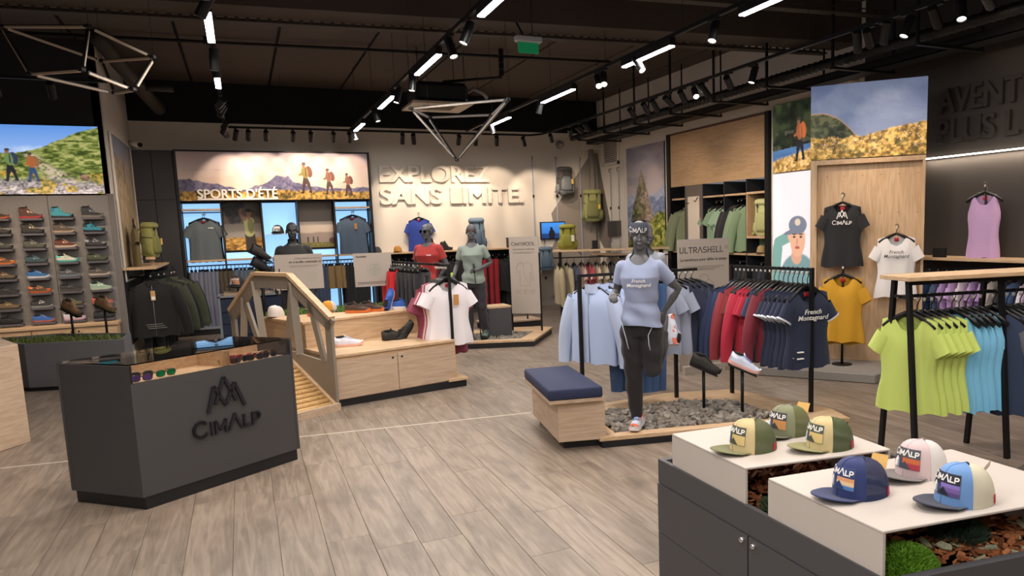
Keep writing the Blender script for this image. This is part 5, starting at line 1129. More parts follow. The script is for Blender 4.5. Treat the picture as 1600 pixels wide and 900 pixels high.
t,M,w=sign('info_sign','tall beige sign reading ULTRASHELL with jacket outline',(4.376,7.06),(5.058,7.045),.03,1.53,posts=None)
put(t,M,strokev('ULTRASHELL',.064,.009,.0008,None,.22),-.03,1.375); put(t,M,outline(circ(.016),.003),.305,1.43); put(t,M,textv('La membrane pour défier le temps.',.044,.0005,.0006),-.0,1.285)
put(t,M,fine(.55,3,.018),0,1.215,INKL,'small_print')
J=[(-.06,.52),(-.05,.56),(0,.58),(.05,.56),(.06,.52),(.13,.47),(.19,.2),(.14,.17),(.11,.28),(.11,-.02),(-.11,-.02),(-.11,.28),(-.14,.17),(-.19,.2),(-.13,.47)]
put(t,M,outline(J,.004),0,.55,INKL,'jacket_drawing'); put(t,M,join(outline([(0,.5),(0,0)],.003,False),outline([(-.06,.52),(0,.47),(.06,.52)],.003,False)),0,.55,INKL,'jacket_drawing')
for q in (-.2,0,.2): put(t,M,outline([(-.06,-.06),(.06,-.06),(.06,.06),(-.06,.06)],.003),q,.38,INKL,'icon_box'); put(t,M,textv('≡' if False else 'm',.05,.0004),q,.37,INKL,'icon')
mesh('foot',*boxv(4.40,4.95,6.98,7.2,0,.09),mat('#b5aca2',.7),t,world=True)
t,M,w=sign('info_sign','tall beige sign reading CIMAWOOL with long sleeve top outline',(3.74,11.0),(4.115,10.70),.375,1.575,posts=(0,1),pz=.09)
put(t,M,strokev('CimAWOOL',.051,.0068,.0008,.8,.18),-.01,1.44); put(t,M,textv('Une seconde peau, un confort absolu.',.0235,.0005,.0006),0,1.375); put(t,M,fine(.36,2,.016,.004),0,1.335,INKL,'small_print')
J=[(-.05,.33),(0,.30),(.05,.33),(.11,.30),(.15,.05),(.12,.04),(.09,.18),(.08,-.04),(-.08,-.04),(-.08,.2),(-.12,.17),(-.14,.24),(-.1,.31)]
put(t,M,outline(J,.003),0,.85,INKL,'top_drawing'); put(t,M,outline([(-.03,.31),(-.01,.15),(.06,.0)],.0025,False),0,.85,INKL,'top_drawing')
for q in (-.12,0,.12): put(t,M,outline([(-.045,-.03),(.045,-.03),(.045,.03),(-.045,.03)],.002),q,.72,INKL,'icon_box'); put(t,M,outline(circ(.012,8),.003),q,.722,INK,'icon')
t,M,w=sign('info_sign','beige sign with mirrored writing la réparation offerte à vie on mossy bench',(.32,9.35),(.84,9.30),1.075,1.485,posts=(.1,),pz=.785)
put(t,M,textv('la réparation offerte à vie',.034,.0005,.001),.07,1.385,INK,'lettering',1,-1.); put(t,M,textv('parce que vos vêtements comptent',.02,.0005,.0),.1,1.43,INK,'lettering',1,-1.); put(t,M,fine(.32,2,.014,.004),.06,1.35,INKL,'small_print')
for q in (-.08,.13): put(t,M,outline(circ(.052),.003),q,1.22,mat('#8fa596',.7),'round_icon'); put(t,M,outline(circ(.026,5),.003),q,1.22,mat('#8fa596',.7),'round_icon')
t,M,w=sign('info_sign','beige sign titled Durabilité with green globe emblem on mossy bench',(1.19,9.30),(1.635,9.28),1.06,1.465,posts=(0.01,.99),pz=.785)
put(t,M,textv('Durabilité',.03,.0005,.001),-.13,1.415); G=mat('#7d9a86',.7)
put(t,M,outline(circ(.085),.002),.02,1.265,G,'emblem'); put(t,M,outline(circ(.06),.005),.02,1.265,G,'emblem'); put(t,M,join(outline(circ(.03),.004),outline([(-.06,0),(.06,0)],.004,False),outline([(0,-.06),(0,.06)],.004,False)),.02,1.265,G,'emblem')
put(t,M,fine(.38,2,.018,.006),-.0,1.11,INK,'small_print')
# ---- Cimawool island
t=thing('gravel_island','oak rimmed pebble island under the hiking mannequins','display island',(3.2,10.5,0))
out=[(2.1,10.35),(2.66,10.33),(3.70,9.93),(4.42,11.0),(4.3,11.2),(3.6,11.5),(2.1,11.2)]; inn=[(2.2,10.55),(2.7,10.47),(3.56,10.14),(4.0,10.75),(3.55,11.1),(2.2,11.05)]
prism('plinth',prow(out,.985),0,.075,mat('#16171c',.5),t,True)
for q in ([out[0],out[1],inn[1],inn[0]],[out[1],out[2],inn[2],inn[1]],[out[2],out[3],inn[3],inn[2]],[out[3],out[4],out[5],inn[4],inn[3]],[out[5],out[6],inn[5],inn[4]],[out[6],out[0],inn[0],inn[5]]): prism('rim_board',q,.075,.105,OAK('x'),t,True,.002)
prism('gravel_bed',inn,.07,.08,mat('#3d3b39',.95),t,True); gravel(t,prow(inn,.97),.085,.024,60,1100,8)
t=thing('display_cube','charcoal display cube with oak top on the pebble island','display cube',(3.45,10.75,.1))
box('body',3.24,3.60,10.62,10.98,.1,.52,mat('#4b4b50',.7),t,True,.003); box('top',3.235,3.605,10.615,10.985,.52,.55,OAK('x'),t,True,.003)
t=thing('low_display','low black display step with metal hoop behind the pebble island','display step',(4.2,12.2,0))
box('step',3.6,4.6,12.0,12.5,.0,.1,mat('#202024',.6),t,True); box('step_top',3.58,4.62,11.98,12.52,.1,.125,PALE('x'),t,True); tube('hoop',[(3.8,12.1,.125),(3.8,12.1,.3),(4.4,12.1,.3),(4.4,12.1,.125)],.015,BLK,t,True,6)
# ---- tee rack beside the bench
rack('black rail rack with white and burgundy tees beside the oak bench',(1.99,7.90),(1.68,9.62),1.335,z0=.1,posts=(0,))
mesh('post',*boxv(1.665,1.695,9.605,9.635,.785,1.335),BLK,bpy.data.objects['garment_rack.002'],world=True)
for i,(x,y) in enumerate(along((1.985,7.96),(1.93,8.22),9)):
    c=['#efe9ee','#efe9ee','#efe9ee','#a8485a','#e0c9cc','#a8485a','#8a3a52','#8a3a52','#8a3a52'][i]; k='wtee'
    lb=['white women\'s tee with tan swing tag facing out beside the bench','white tee tucked behind the front white tee','white tee tucked behind the front white tee','rose red tee between white and blush tees','blush pink tee between two rose red tees','rose red tee behind the blush pink tee']
    garment(k,c,(x,y,1.33),face(-.05,-1)+rr.uniform(-.05,.05),lb[i] if i<6 else 'wide burgundy top hanging lower behind the white tees',None if i in (0,3,4,5) else ('white tees behind the first' if i<3 else 'burgundy tops'),i%2,scale=1.16 if i<6 else 1.28,sx=1.1,tagged=(i==0),drop=.05 if i<6 else .08)
for i,(x,y) in enumerate(along((1.74,9.2),(1.70,9.5),4)): garment('shorts','#d0232b',(x,y,1.33),face(.6,-.8)+rr.uniform(-.1,.1),'bright red shorts hanging above the mossy strip','bright red shorts',i%2)
for i,(x,y) in enumerate(along((1.86,8.62),(1.76,9.1),5)): garment('shorts','#2a2a30',(x,y,1.33),face(.8,-.6)+rr.uniform(-.1,.1),'black shorts on the rail behind the bench','black shorts on the bench rack',i%2)
# ---- A frame rack
t=thing('a_frame_rack','oak topped black A-frame rack with lime and blue tees','garment rack',(4.05,3.64,0))
ax=Vector((.978,-.21,0)); ey=Vector((.21,.978,0)); O=Vector((4.05,3.64,0))
def ap(s,e,z): q=O+ax*s+ey*e; return (q.x,q.y,z)
v=[ap(-.06,-.165,1.285),ap(1.75,-.165,1.285),ap(1.75,.165,1.285),ap(-.06,.165,1.285)]; v+=[(p[0],p[1],1.315) for p in v]; mesh('top_board',*bevel(v,boxv(0,1,0,1,0,1)[1],.003),OAK('x'),t,world=True)
for s in (.0,.74,1.5):
    for e in (-1,1): mesh('leg',*beamv(ap(s,e*.2,0),ap(s,e*.075,1.285),.032,.032),BLK,t,world=True)
    mesh('cross_bar',*beamv(ap(s,-.09,1.17),ap(s,.09,1.17),.02,.02),BLK,t,world=True)
mesh('hanging_rail',*beamv(ap(-.02,0,1.17),ap(1.7,0,1.17),.022,.022),BLK,t,world=True)
mesh('side_rail',*beamv(ap(-.02,-.1,1.27),ap(1.7,-.1,1.27),.012,.03),BLK,t,world=True)
seq=[('wtee','#c9dc72')]*5+[('tank','#7cc4ea')]*5+[('tee','#2b3a57')]*9
for i,(k,c) in enumerate(seq):
    s=.07+i*.058+(.05 if i>4 else 0)+(.05 if i>9 else 0); p=ap(s,0,1.165); f=face(-.86,-.30)+rr.uniform(-.06,.06)
    g={'#c9dc72':'lime green tees','#7cc4ea':'sky blue tank tops','#2b3a57':'navy tees with grey shoulders'}[c]
    lb='lime green tee facing out at the end of the A-frame rack' if i==0 else {'#c9dc72':'lime green tee in the row behind the front lime tee','#7cc4ea':'sky blue tank top between lime and navy tees','#2b3a57':'navy tee with grey sleeves on the A-frame rack'}[c]
    o=garment(k,c,p,f,lb,None if i==0 else g,i%2,c2='#6c6e78' if c=='#2b3a57' else None,scale=1.12,drop=.02)
t=thing('low_platform','dark brown low platform beside the A-frame rack','platform',(4.2,2.9,0)); prism('slab',[(3.5,2.75),(4.75,3.1),(5.6,2.6),(4.6,1.7)],0,.06,mat('#5d544e',.6),t,True); prism('base',[(3.6,2.7),(4.7,3.0),(5.4,2.6),(4.6,1.9)],-.0,.02,BLK,t,True)
# ---- wall shelf and rail on the black wall
t=thing('wall_shelf','oak shelf with black hanging rail on the black wall','shelf',(RW,5.2,1.24))
box('board',6.85,RW-.001,3.6,6.36,1.225,1.255,OAK('y'),t,True,.003); box('upstand',6.9,6.93,5.62,5.78,1.255,1.36,BLK,t,True)
tube('hanging_rail',[(7.02,3.7,1.13),(7.02,6.3,1.13)],.013,BLK,t,True,8)
for y in (3.8,5.0,6.25): mesh('bracket',*join(boxv(6.95,RW-.001,y-.01,y+.01,1.195,1.225),boxv(7.01,7.03,y-.01,y+.01,1.13,1.2)),BLK,t,world=True)
cs=['#26262c','#26262c','#3f5e92','#5b6d94','#b89ad0','#c7a6d8','#e8dfe6','#c7a6d8','#b89ad0','#e6dcd6','#26262c','#4a6a9a','#e8dfe6','#c7a6d8','#c7a6d8','#c7a6d8']
cn={'#26262c':'black','#3f5e92':'royal blue','#5b6d94':'slate blue','#b89ad0':'purple','#c7a6d8':'lilac','#e8dfe6':'off white','#e6dcd6':'cream','#4a6a9a':'denim blue'}
for i,c in enumerate(cs): garment('wtee',c,(7.02,6.15-i*.115,1.125),face(-.35,.94)+rr.uniform(-.08,.08),cn[c]+' tee on the rail under the black wall shelf','%s tees under the wall shelf'%cn[c],i%2)
t=thing('bust_stand','thin black display stand holding the lilac tank top','stand',(7.05,5.26,1.255)); tube('post',[(0,0,.006),(0,0,.75)],.012,BLK,t); mesh('foot',*lathev([(.0,0),(.07,0),(.07,.006),(0,.006)],14,False),BLK,t)
garment('tank','#c6a3d0',(7.03,5.26,2.03),face(-.95,-.3),'lilac tank top on a black stand before the black wall',scale=1.12,sx=.95)
# ---- garments on the oak panel and mustard tee on stand
def pt(s,f,z): q=Vector((5.85,6.57,0))+ex_*s+n_p*f; return (q.x,q.y,z)
ex_=Vector((.672,-.740,0)); n_p=ex_.cross(Vector((0,0,1))); fz=face(n_p.x,n_p.y)
o=garment('wtee','#1b1b1f',pt(.35,.065,1.98),fz,'black tee with white peaks logo pinned on the oak panel',scale=1.15); on_garment(o,_LOGO,WHT,'chest_print',0,-.29,.75,-.07,'white peaks logo')
o=garment('wtee','#e9e6e6',pt(.915,.065,1.62),fz,'white tee with dark script print pinned on the oak panel',seed=1,scale=1.12); on_garment(o,_FM,mat('#3a3f4a',.8),'chest_print',0,-.27,.85,-.07,'dark script print')
for s,z in ((.35,1.99),(.915,1.63)): tag(mesh('wall_hook',*xf(tubev([(0,0,-.09),(0,0,.0),(0,.0,.012)],.004,6),T(*pt(s,-.035,z))@Vector(n_p).to_track_quat('Z','Y').to_matrix().to_4x4()@T(0,0,.09)),BLK),'small black hook on the oak panel holding the %s tee'%('black' if s<.5 else 'white'),'hook')
t=thing('bust_stand','thin black floor stand holding the mustard tee before the oak panel','stand',(5.905,6.11,.1)); tube('post',[(0,0,.006),(0,0,1.09)],.014,BLK,t); mesh('foot',*lathev([(.0,0),(.11,0),(.11,.008),(0,.008)],16,False),BLK,t)
garment('wtee','#c9951c',(5.905-.03,6.11-.03,1.205),fz,'mustard yellow tee on a floor stand before the oak panel',seed=1,scale=1.2)
garment('wtee','#b98818',(5.915,6.125,1.20),fz,'second mustard tee layered just behind the front mustard tee',seed=0,scale=1.24)
# ---- wardrobe in the right wall
t=thing('wardrobe','black framed wardrobe with oak fascia set in the right wall','wardrobe',(RW,10.5,0)); XF=RW-.03; XB=RW+.5
box('frame_side',XF,XB,11.88,12.0,0,3.33,BLK,t,True); box('frame_side',XF-.03,XB,9.0,9.09,0,3.33,BLK,t,True); box('frame_top',XF,XB,9.09,11.88,3.30,3.33,mat('#5b3f30',.6),t,True)
box('fascia',XF+.02,XF+.05,9.09,11.88,2.37,3.30,wood('#cdac86','#bb9870','y',.5,1.,'oak_fascia'),t,True); box('back_panel',XB-.02,XB,9.09,11.88,0,2.37,mat('#1d2c47',.6),t,True)
ys=[11.88,11.42,10.85,10.225,9.62,9.09]
for y in ys[1:-1]: box('divider',XF+.03,XB-.02,y-.012,y+.012,0,2.37,mat('#22252d',.5),t,True)
for i,(a,b) in enumerate(zip(ys[:-1],ys[1:])):
    if i==1: box('mirror_panel',XF+.03,XF+.05,b+.012,a-.012,0,2.37,mat('#6f655c',.6),t,True); continue
    box('shelf',XF+.03,XB-.02,b+.012,a-.012,2.13,2.16,OAK('y'),t,True)
    box('shelf',XF+.03,XB-.02,b+.012,a-.012,1.17,1.2,OAK('y'),t,True)
    if i!=4: tube('hanging_rail',[(XF+.25,b,2.08),(XF+.25,a,2.08)],.012,mat('#8d8d90',.3,.8),t,True,8)
    tube('hanging_rail',[(XF+.25,b,1.05),(XF+.25,a,1.05)],.012,mat('#8d8d90',.3,.8),t,True,8)
bx=[(XF+.02,XB-.03)]; y0,y1=9.11,9.60
mesh('oak_cube',*join(boxv(XF+.015,XB-.03,y0,y1,2.13,2.165),boxv(XF+.015,XB-.03,y0,y1,1.44,1.475),boxv(XF+.015,XB-.03,y1-.02,y1,1.475,2.13),boxv(XF+.015,XB-.03,y0,y0+.02,1.475,2.13),boxv(XB-.04,XB-.03,y0,y1,1.475,2.13)),OAK('z'),t,world=True)
for z0,z1 in ((1.5,2.36),(.3,1.15)): box('led_tube',XF+.04,XF+.05,9.095,9.108,z0,z1,emit('#cfe4ff',1.5),t,True)
t=thing('mirror','narrow upright mirror with small hooks in the wardrobe','mirror',(XF+.02,11.1,1.0)); box('glass',XF+.022,XF+.03,10.95,11.32,.3,2.17,mat('#e9dccb',.15,0,.0,10,.02),t,True); box('frame',XF+.024,XF+.0295,10.94,11.33,.29,2.18,mat('#77706a',.4),t,True)
tube('hook',[(XF+.02,11.28,2.06),(XF-.04,11.28,2.05)],.008,BLK,t,True,6); tube('hook',[(XF+.02,10.99,2.15),(XF-.04,10.99,2.07),(XF-.07,10.99,2.1)],.008,BLK,t,True,6)
for i,(y,k,c,lb) in enumerate(((11.66,'jacket','#7f8a68','sage green jacket alone in the narrow wardrobe bay'),(11.55,'jacket','#868f6e','second sage jacket behind the front sage jacket'),(10.74,'tee','#8ca888','light green tee at the mirror side of the wardrobe'),(10.6,'tee','#8ca888','light green tee second from the wardrobe mirror'),(10.42,'tee','#9dbba0','mint tee beside the black top in the wardrobe'),(10.30,'tee','#9dbba0','mint tee touching the bay divider in wardrobe'),(10.12,'longtee','#26252a','black long sleeve top between mint and green tops'),(10.03,'longtee','#26252a','second black long sleeve top in the wardrobe'),(9.86,'longtee','#8aa282','green long sleeve top beside the black tops'),(9.74,'longtee','#829b7a','large green long sleeve top next to the oak cube'))):
    garment(k,c,(XF+.24,y,2.075),face(-.72,-.70)+rr.uniform(-.06,.06),lb,None,i%2,scale=1.12)
for i in range(14):
    y=11.8-i*.19
    if 10.85<y<11.42: continue
    garment('shorts',['#23262e','#2e3440','#3a3d30'][i%3],(XF+.25,y,1.045),face(-.85,-.5),['black','slate','dark olive'][i%3]+' shorts on the lower wardrobe rail','lower rail shorts '+['black','slate','olive'][i%3],i%2)
backpack((RW+.15,9.36,1.475),face(-.9,-.45),'pale lime backpack inside the oak cube of the wardrobe','#c8cc92','#b5ba80',.58,.30)
cap((RW+.1,9.36,1.2),face(-.9,-.45)-PI/2+.2,'tan cap on the wardrobe shelf under the oak cube','#b09a6c','#a08c60','#8a7848','#55503a',['#c0a060'],1.,False,simple=True)
# ---- sage rack at the back
t=thing('garment_rack','oak topped rack with beige and dark tops near the back corner','garment rack',(4.9,11.1,0)); a,b=Vector((4.62,11.35,0)),Vector((6.35,10.55,0)); d=(b-a).normalized()
mesh('top_board',*bevel(*beamv((a.x,a.y,1.315),(b.x,b.y,1.315),.4,.03),.003),OAK('x'),t,world=True); mesh('hanging_rail',*beamv((a.x,a.y,1.2),(b.x,b.y,1.2),.02,.02),BLK,t,world=True)
for s in (.06,.94):
    for e in (-1,1): q=a.lerp(b,s)+Vector((-d.y,d.x,0))*e*.16; mesh('leg',*beamv((q.x,q.y,0),(q.x,q.y,1.3),.03,.03),BLK,t,world=True)
    q=a.lerp(b,s); mesh('cross_bar',*beamv((q.x+d.y*.17,q.y-d.x*.17,1.2),(q.x-d.y*.17,q.y+d.x*.17,1.2),.02,.02),BLK,t,world=True)
cs=['#a59878','#a59878','#3d4a66','#c09a90','#b0404a','#c8b49a','#b8a890','#3a3a40','#d8c8b8','#4a4a3c','#8c8a70','#26262c','#26262c','#6a6a58']; cn={'#a59878':'beige','#3d4a66':'slate blue','#c09a90':'dusty pink','#b0404a':'brick red','#c8b49a':'sand','#b8a890':'light taupe','#3a3a40':'charcoal','#d8c8b8':'cream','#4a4a3c':'dark olive','#8c8a70':'sage','#26262c':'black','#6a6a58':'khaki'}
for i,c in enumerate(cs):
    q=a.lerp(b,.05+i*.065); garment('longtee' if i<2 else 'tee',c,(q.x,q.y,1.195),face(-d.x-.1,-d.y-.25)+rr.uniform(-.06,.06),cn[c]+' top on the oak topped rack near the back corner','%s tops near the back corner'%cn[c],i%2)
backpack((4.85,11.25,1.33),-.5,'mustard backpack standing on the oak topped rack','#8f8a24','#7d7a1e',.42,.28,tagged='#d8d0c0')
t=thing('small_display','small dark card holder on the oak topped rack','card holder',(5.25,11.05,1.33)); box('card',-.05,.05,-.005,.005,.012,.14,DARKB,t); box('foot',-.06,.06,-.04,.04,0,.012,DARKB,t)
# ---- shelf on the back wall with rail below
t=thing('wall_shelf','long oak shelf with hanging rail under EXPLOREZ lettering','shelf',(3.9,BW,1.3)); box('board',2.31,5.6,BW-.35,BW-.001,1.275,1.305,OAK('x'),t,True,.003)
for x in (2.35,3.4,4.5,5.55): box('upright',x-.015,x+.015,BW-.36,BW-.33,0,1.275,BLK,t,True)
box('back_board',2.32,5.58,BW-.03,BW-.002,.1,1.27,mat('#161619',.8),t,True); tube('hanging_rail',[(2.33,BW-.2,1.19),(5.57,BW-.2,1.19)],.012,BLK,t,True,8)
cs=['#232328']*7+['#8e1f2a']+['#1c1c20']*7+['#a3202c']*3+['#1c1c20']*6
for i,c in enumerate(cs):
    x=2.5+i*.128; garment('pants' if i%3 or c=='#a3202c' else 'longtee',c,(x,BW-.2,1.185),face(-1,-.25)+rr.uniform(-.1,.1),{'#232328':'dark grey trousers on the rail below EXPLOREZ','#8e1f2a':'single wine red piece among dark trousers on back rail','#1c1c20':'black clothes on the rail below EXPLOREZ','#a3202c':'red trousers on the rail near the CIMAWOOL sign'}[c],'back rail clothes '+{'#232328':'grey','#8e1f2a':'wine','#1c1c20':'black','#a3202c':'red'}[c],i%2)
o=garment('tee','#27409a',(3.22,BW-.07,2.06),.12,'royal blue tee hanging on the back wall behind the red mannequin',scale=1.06)
on_garment(o,textv('cimalp',.03,.0005,.0008),WHT,'chest_print',.09,-.24,1.,-.062)
tag(mesh('wall_hook',*tubev([(3.22,BW,2.065),(3.22,BW-.08,2.06)],.006,6),BLK),'small hook on back wall holding the royal blue tee','hook')
backpack((4.33,BW-.29,1.305),-.4,'slate blue backpack on the back shelf behind the hiking mannequin','#7289a0','#5a6f86',.64,.33)
cap((2.75,BW-.17,1.305),-1.9,'tan cap on the back shelf beside the royal blue tee','#c08a3c','#b07a30','#a06c2a','#e8d0a0',['#a05a20'],1.,False,simple=True)
cap((2.36,BW-.17,1.305),-1.9,'grey cap at the end of the back shelf','#4a4a4e','#4a4a4e','#38383c','#888',['#666'],1.,False,simple=True)
shoe((3.72,BW-.18,1.305),.4,'black boot on the back shelf beside the royal blue tee','#1d1d20','#141416',high=.05)
t=thing('small_box','small black box at the end of the back shelf','box',(5.15,BW-.18,1.305)); mesh('box_body',*bevel(*boxv(-.14,.14,-.08,.08,0,.18),.008),mat('#1a1a1d',.5),t); box('box_lid',-.145,.145,-.085,.085,.181,.21,mat('#202024',.5),t)
# ---- corner: hung backpacks, straps, screen
WEB=cloth('#a7b0c8')
def strap(x,z1,wall,lb,y=None,col='#a7b0c8',z0=.5):
    p=(x,BW-.02) if wall=='b' else (RW-.02,y); t=thing('rope_strap',lb,'strap',(p[0],p[1],z0))
    off=(0,-.012) if wall=='b' else (-.012,0)
    mesh('webbing',*beamv((p[0]+off[0],p[1]+off[1],z0),(p[0]+off[0],p[1]+off[1],z1),.02,.005,(0,1,0) if wall=='b' else (1,0,0)),cloth(col),t,world=True)
    tube('hook',[(p[0],p[1]+.02,z1+.08) if wall=='b' else (p[0]+.02,p[1],z1+.08),(p[0]+off[0]*3,p[1]+off[1]*3,z1+.08),(p[0]+off[0]*4,p[1]+off[1]*4,z1+.03),(p[0]+off[0],p[1]+off[1],z1)],.007,BLK,t,True,6)
    mesh('buckle',*xf(bevel(*boxv(-.018,.018,-.008,.008,-.03,.03),.003),T(p[0]+off[0]*1.5,p[1]+off[1]*1.5,z1-.75)),BLK,t,world=True)
strap(5.69,3.12,'b','thin webbing strap beside the full stop of LIMITE'); strap(6.23,3.12,'b','webbing strap carrying the dark grey backpack'); strap(6.8,3.12,'b','webbing strap between the two hanging backpacks')
strap(0,2.82,'r','webbing strap with blue clip on the right wall',14.33); strap(0,2.82,'r','webbing strap beside the wall photo of the rock peak',13.95)
backpack((6.34,BW-.235,2.40),.1,'dark grey backpack with pale lower pocket hanging on the back wall','#3c3b3a','#6c7276',.58,.36,tagged='#d8b860')
backpack((6.95,BW-.30,1.80),-.35,'olive backpack hanging in the corner of the back wall','#8c8f58','#6e7244',.70,.40,tagged='#d0b040')
backpack((5.82,BW-.29,.80),-.3,'slate blue backpack hanging low on the wall under the screen','#7289a0','#5a6f86',.50,.30)
strap(5.9,1.36,'b','short strap holding the low slate blue backpack',z0=1.15)
t=thing('wall_screen','small wall screen showing a person against blue dusk','screen',(6.1,BW,1.45)); mesh('casing',*bevel(*boxv(5.81,6.39,BW-.07,BW-.02,1.445,1.82),.006),BLK,t,world=True); box('arm',6.05,6.15,BW-.02,BW,1.55,1.7,BLK,t,True)
def paint_dusk(u,v):
    img=sky_grad(u,v,'#1d4f92','#2f6fb8',1.); img=lay(img,(1-sst(.3,.36,v+.04*fbm(u*5,u*0,3))),'#0f2c5c'); img=lay(img,ell(u,v,.68,.62,.09,.11),'#0a0d16'); return lay(img,ell(u,v,.7,.25,.22,.33),'#0a0d16')
picture('screen',(5.83,BW-.072,1.465),(6.37,BW-.072,1.465),(5.83,BW-.072,1.80),paint_dusk,60,40,printm(1.0),t,True,1.6)
t=thing('wall_speaker','small grey box mounted on the right wall','wall box',(RW,14.15,1.5)); mesh('casing',*bevel(*boxv(RW-.09,RW-.001,13.93,14.42,1.47,1.8),.008),mat('#55514d',.6),t,world=True); box('front_cloth',RW-.095,RW-.09,13.95,14.40,1.49,1.78,mat('#4a4643',.9,0,.4,200,.2),t,True)
t=thing('corner_shelf','oak corner shelf under the peak photo','shelf',(RW,13.3,1.1)); box('board',6.85,RW-.001,12.1,14.6,1.08,1.11,OAK('y'),t,True); 
for y in (12.3,13.4,14.4): box('bracket',6.9,RW-.001,y-.01,y+.01,1.04,1.08,BLK,t,True)
t=thing('spare_display','small white leaflet stand on the corner shelf','leaflet stand',(7.05,13.9,1.11)); box('leaflets',-.06,.06,-.02,.02,.012,.24,mat('#d8d4cc',.6),t); box('holder',-.07,.07,-.03,.03,0,.05,glassm(),t)
t=thing('wall_alarm','round grey alarm sounder on the back wall by the corner','alarm',(6.02,BW,3.42)); mesh('dome',*xf(lathev([(.0,.09),(.06,.085),(.085,.05),(.09,0),(0,0)],16,False),T(6.35,BW,3.46)@RX(PI/2)),mat('#9a948c',.5),t,True,True); mesh('lens',*xf(lathev([(0,.03),(.03,.02),(.035,0)],12,False),T(6.35,BW-.09,3.46)@RX(PI/2)),mat('#c8c0b8',.3),t,True,True)
t=thing('wall_camera','small white security camera on the end of left return wall','camera',(LW,14.9,3.28)); tube('body',[(LW+.0,14.75,3.3),(LW+.16,14.62,3.27)],.05,mat('#d5cfc6',.5),t,True,12); tube('lens',[(LW+.16,14.62,3.27),(LW+.19,14.596,3.265)],.035,BLK,t,True,12)
t=thing('wall_camera','small white detector box above the meadow photo','camera',(RW,7.35,3.46)); mesh('body',*bevel(*boxv(RW-.16,RW-.001,7.25,7.45,3.42,3.58),.02),mat('#c9c2b8',.5),t,world=True); mesh('lens',*xf(lathev([(0,.02),(.03,.01),(.035,0)],10,False),T(RW-.1,7.35,3.42)@RX(PI)),mat('#8a857d',.4),t,world=True)
# ---- cap cabinet
t=thing('cap_cabinet','dark grey cabinet with bark filled top carrying the caps','cabinet',(1.9,2.0,0)); po=[(1.55,2.69),(1.55,1.405),(2.45,1.27),(2.45,2.6)]
GREYC=mat('#47474b',.5,0,.02,90,.04)
prism('carcass',prow(po,.985),.06,.66,GREYC,t,True); prism('plinth',prow(po,.93),0,.06,DARKB,t,True)
vr=[]; n_=4; pi2=prow(po,.955); vr=[(p[0],p[1],.60) for p in po]+[(p[0],p[1],.705) for p in po]+[(p[0],p[1],.705) for p in pi2]+[(p[0],p[1],.64) for p in pi2]
mesh('rim',vr,[(i,(i+1)%4,4+(i+1)%4,4+i) for i in range(4)]+[(4+i,4+(i+1)%4,8+(i+1)%4,8+i) for i in range(4)]+[(8+i,8+(i+1)%4,12+(i+1)%4,12+i) for i in range(4)]+[(0,1,2,3)][:0],GREYC,t,world=True)
for a,b,z0,z1 in ((2.69,2.05,.378,.597),(2.046,1.41,.378,.597),(2.69,2.05,.07,.375),(2.046,1.41,.07,.375)):
    dr=box('door',1.544,1.56,b+.002,a-.002,z0,z1,GREYC,t,True)
for y in (2.078,2.012):
    mesh('lock',*xf(lathev([(0,.012),(.008,.012),(.011,.006),(.011,0)],12,False),T(1.544,y,.574)@RY(-PI/2)),mat('#c9cacc',.25,.9),t,True,True)
box('front_panel',1.56,2.44,1.36,1.362,.07,.1,GREYC,t,True)
BK=prow(po,.95)
def chips(nm,n,size,z,col,seed,poly=BK):
    r=random.Random(seed); vf=[]; xs_=[p[0] for p in poly]; ys_=[p[1] for p in poly]; k=0
    while k<n:
        x,y=r.uniform(min(xs_),max(xs_)),r.uniform(min(ys_),max(ys_))
        if not inpoly(poly,x,y): continue
        l=size*r.uniform(.4,1.3); w_=l*r.uniform(.3,.6); h=r.uniform(.003,.009); M=T(x,y,z+r.uniform(0,.028))@RZ(r.uniform(0,6.3))@RX(r.uniform(-.6,.6))@RY(r.uniform(-.6,.6))
        q=[(-l,-w_*r.uniform(.4,1)),(l*.2,-w_),(l,-w_*r.uniform(.1,.6)),(l*.8,w_*r.uniform(.3,1)),(-l*.5,w_)]; vf.append(xf(prismv(q,-h/2,h/2),M)); k+=1
    o=mesh(nm,*join(*vf),mat(col,.9,0,.5,40,.3),t,world=True); o['kind']='stuff'
prism('bark_bed',BK,.645,.66,mat('#4a2c1c',.95,0,.5,30,.3),t,True)
chips('bark_chips',1100,.022,.658,'#a5643e',1); chips('bark_chips',800,.022,.658,'#84502f',2); chips('bark_chips',500,.02,.66,'#c08050',3); chips('lichen_flakes',90,.022,.675,'#a5a78c',4,[(1.8,1.40),(2.4,1.3),(2.4,1.75),(1.9,1.8)])
r=random.Random(5)
def tuft(nm,c,rx,ry,h,n,col,L,w_=.0022,label=None):
    V=[];F=[]
    for i in range(n):
        a=r.uniform(0,2*PI); q=math.sqrt(r.random()); x,y=c[0]+rx*q*math.cos(a),c[1]+ry*q*math.sin(a); z=c[2]+h*math.sqrt(max(0,1-q*q))*r.uniform(.85,1.05)
        d=Vector((math.cos(a)*q*.9+r.uniform(-.5,.5),math.sin(a)*q*.9+r.uniform(-.5,.5),r.uniform(.5,1.))).normalized(); s=d.cross(Vector((r.uniform(-1,1),r.uniform(-1,1),.2))).normalized()*w_; p=Vector((x,y,z)); k=len(V)
        V+=[tuple(p-s),tuple(p+s),tuple(p+d*L*.6+s*1.2),tuple(p+d*L)]; F+=[(k,k+1,k+2),(k,k+2,k+3)]
    o=mesh(nm,V,F,mat(col,.7,0,.0,60,.4),t,world=True,label=label); o['kind']='stuff'
mesh('moss_core',*xf(ellv((0,0,0),(1,1,1)),T(1.69,1.505,.655)@SC(.12,.08,.075)),mat('#33521a',.9),t,True,True)
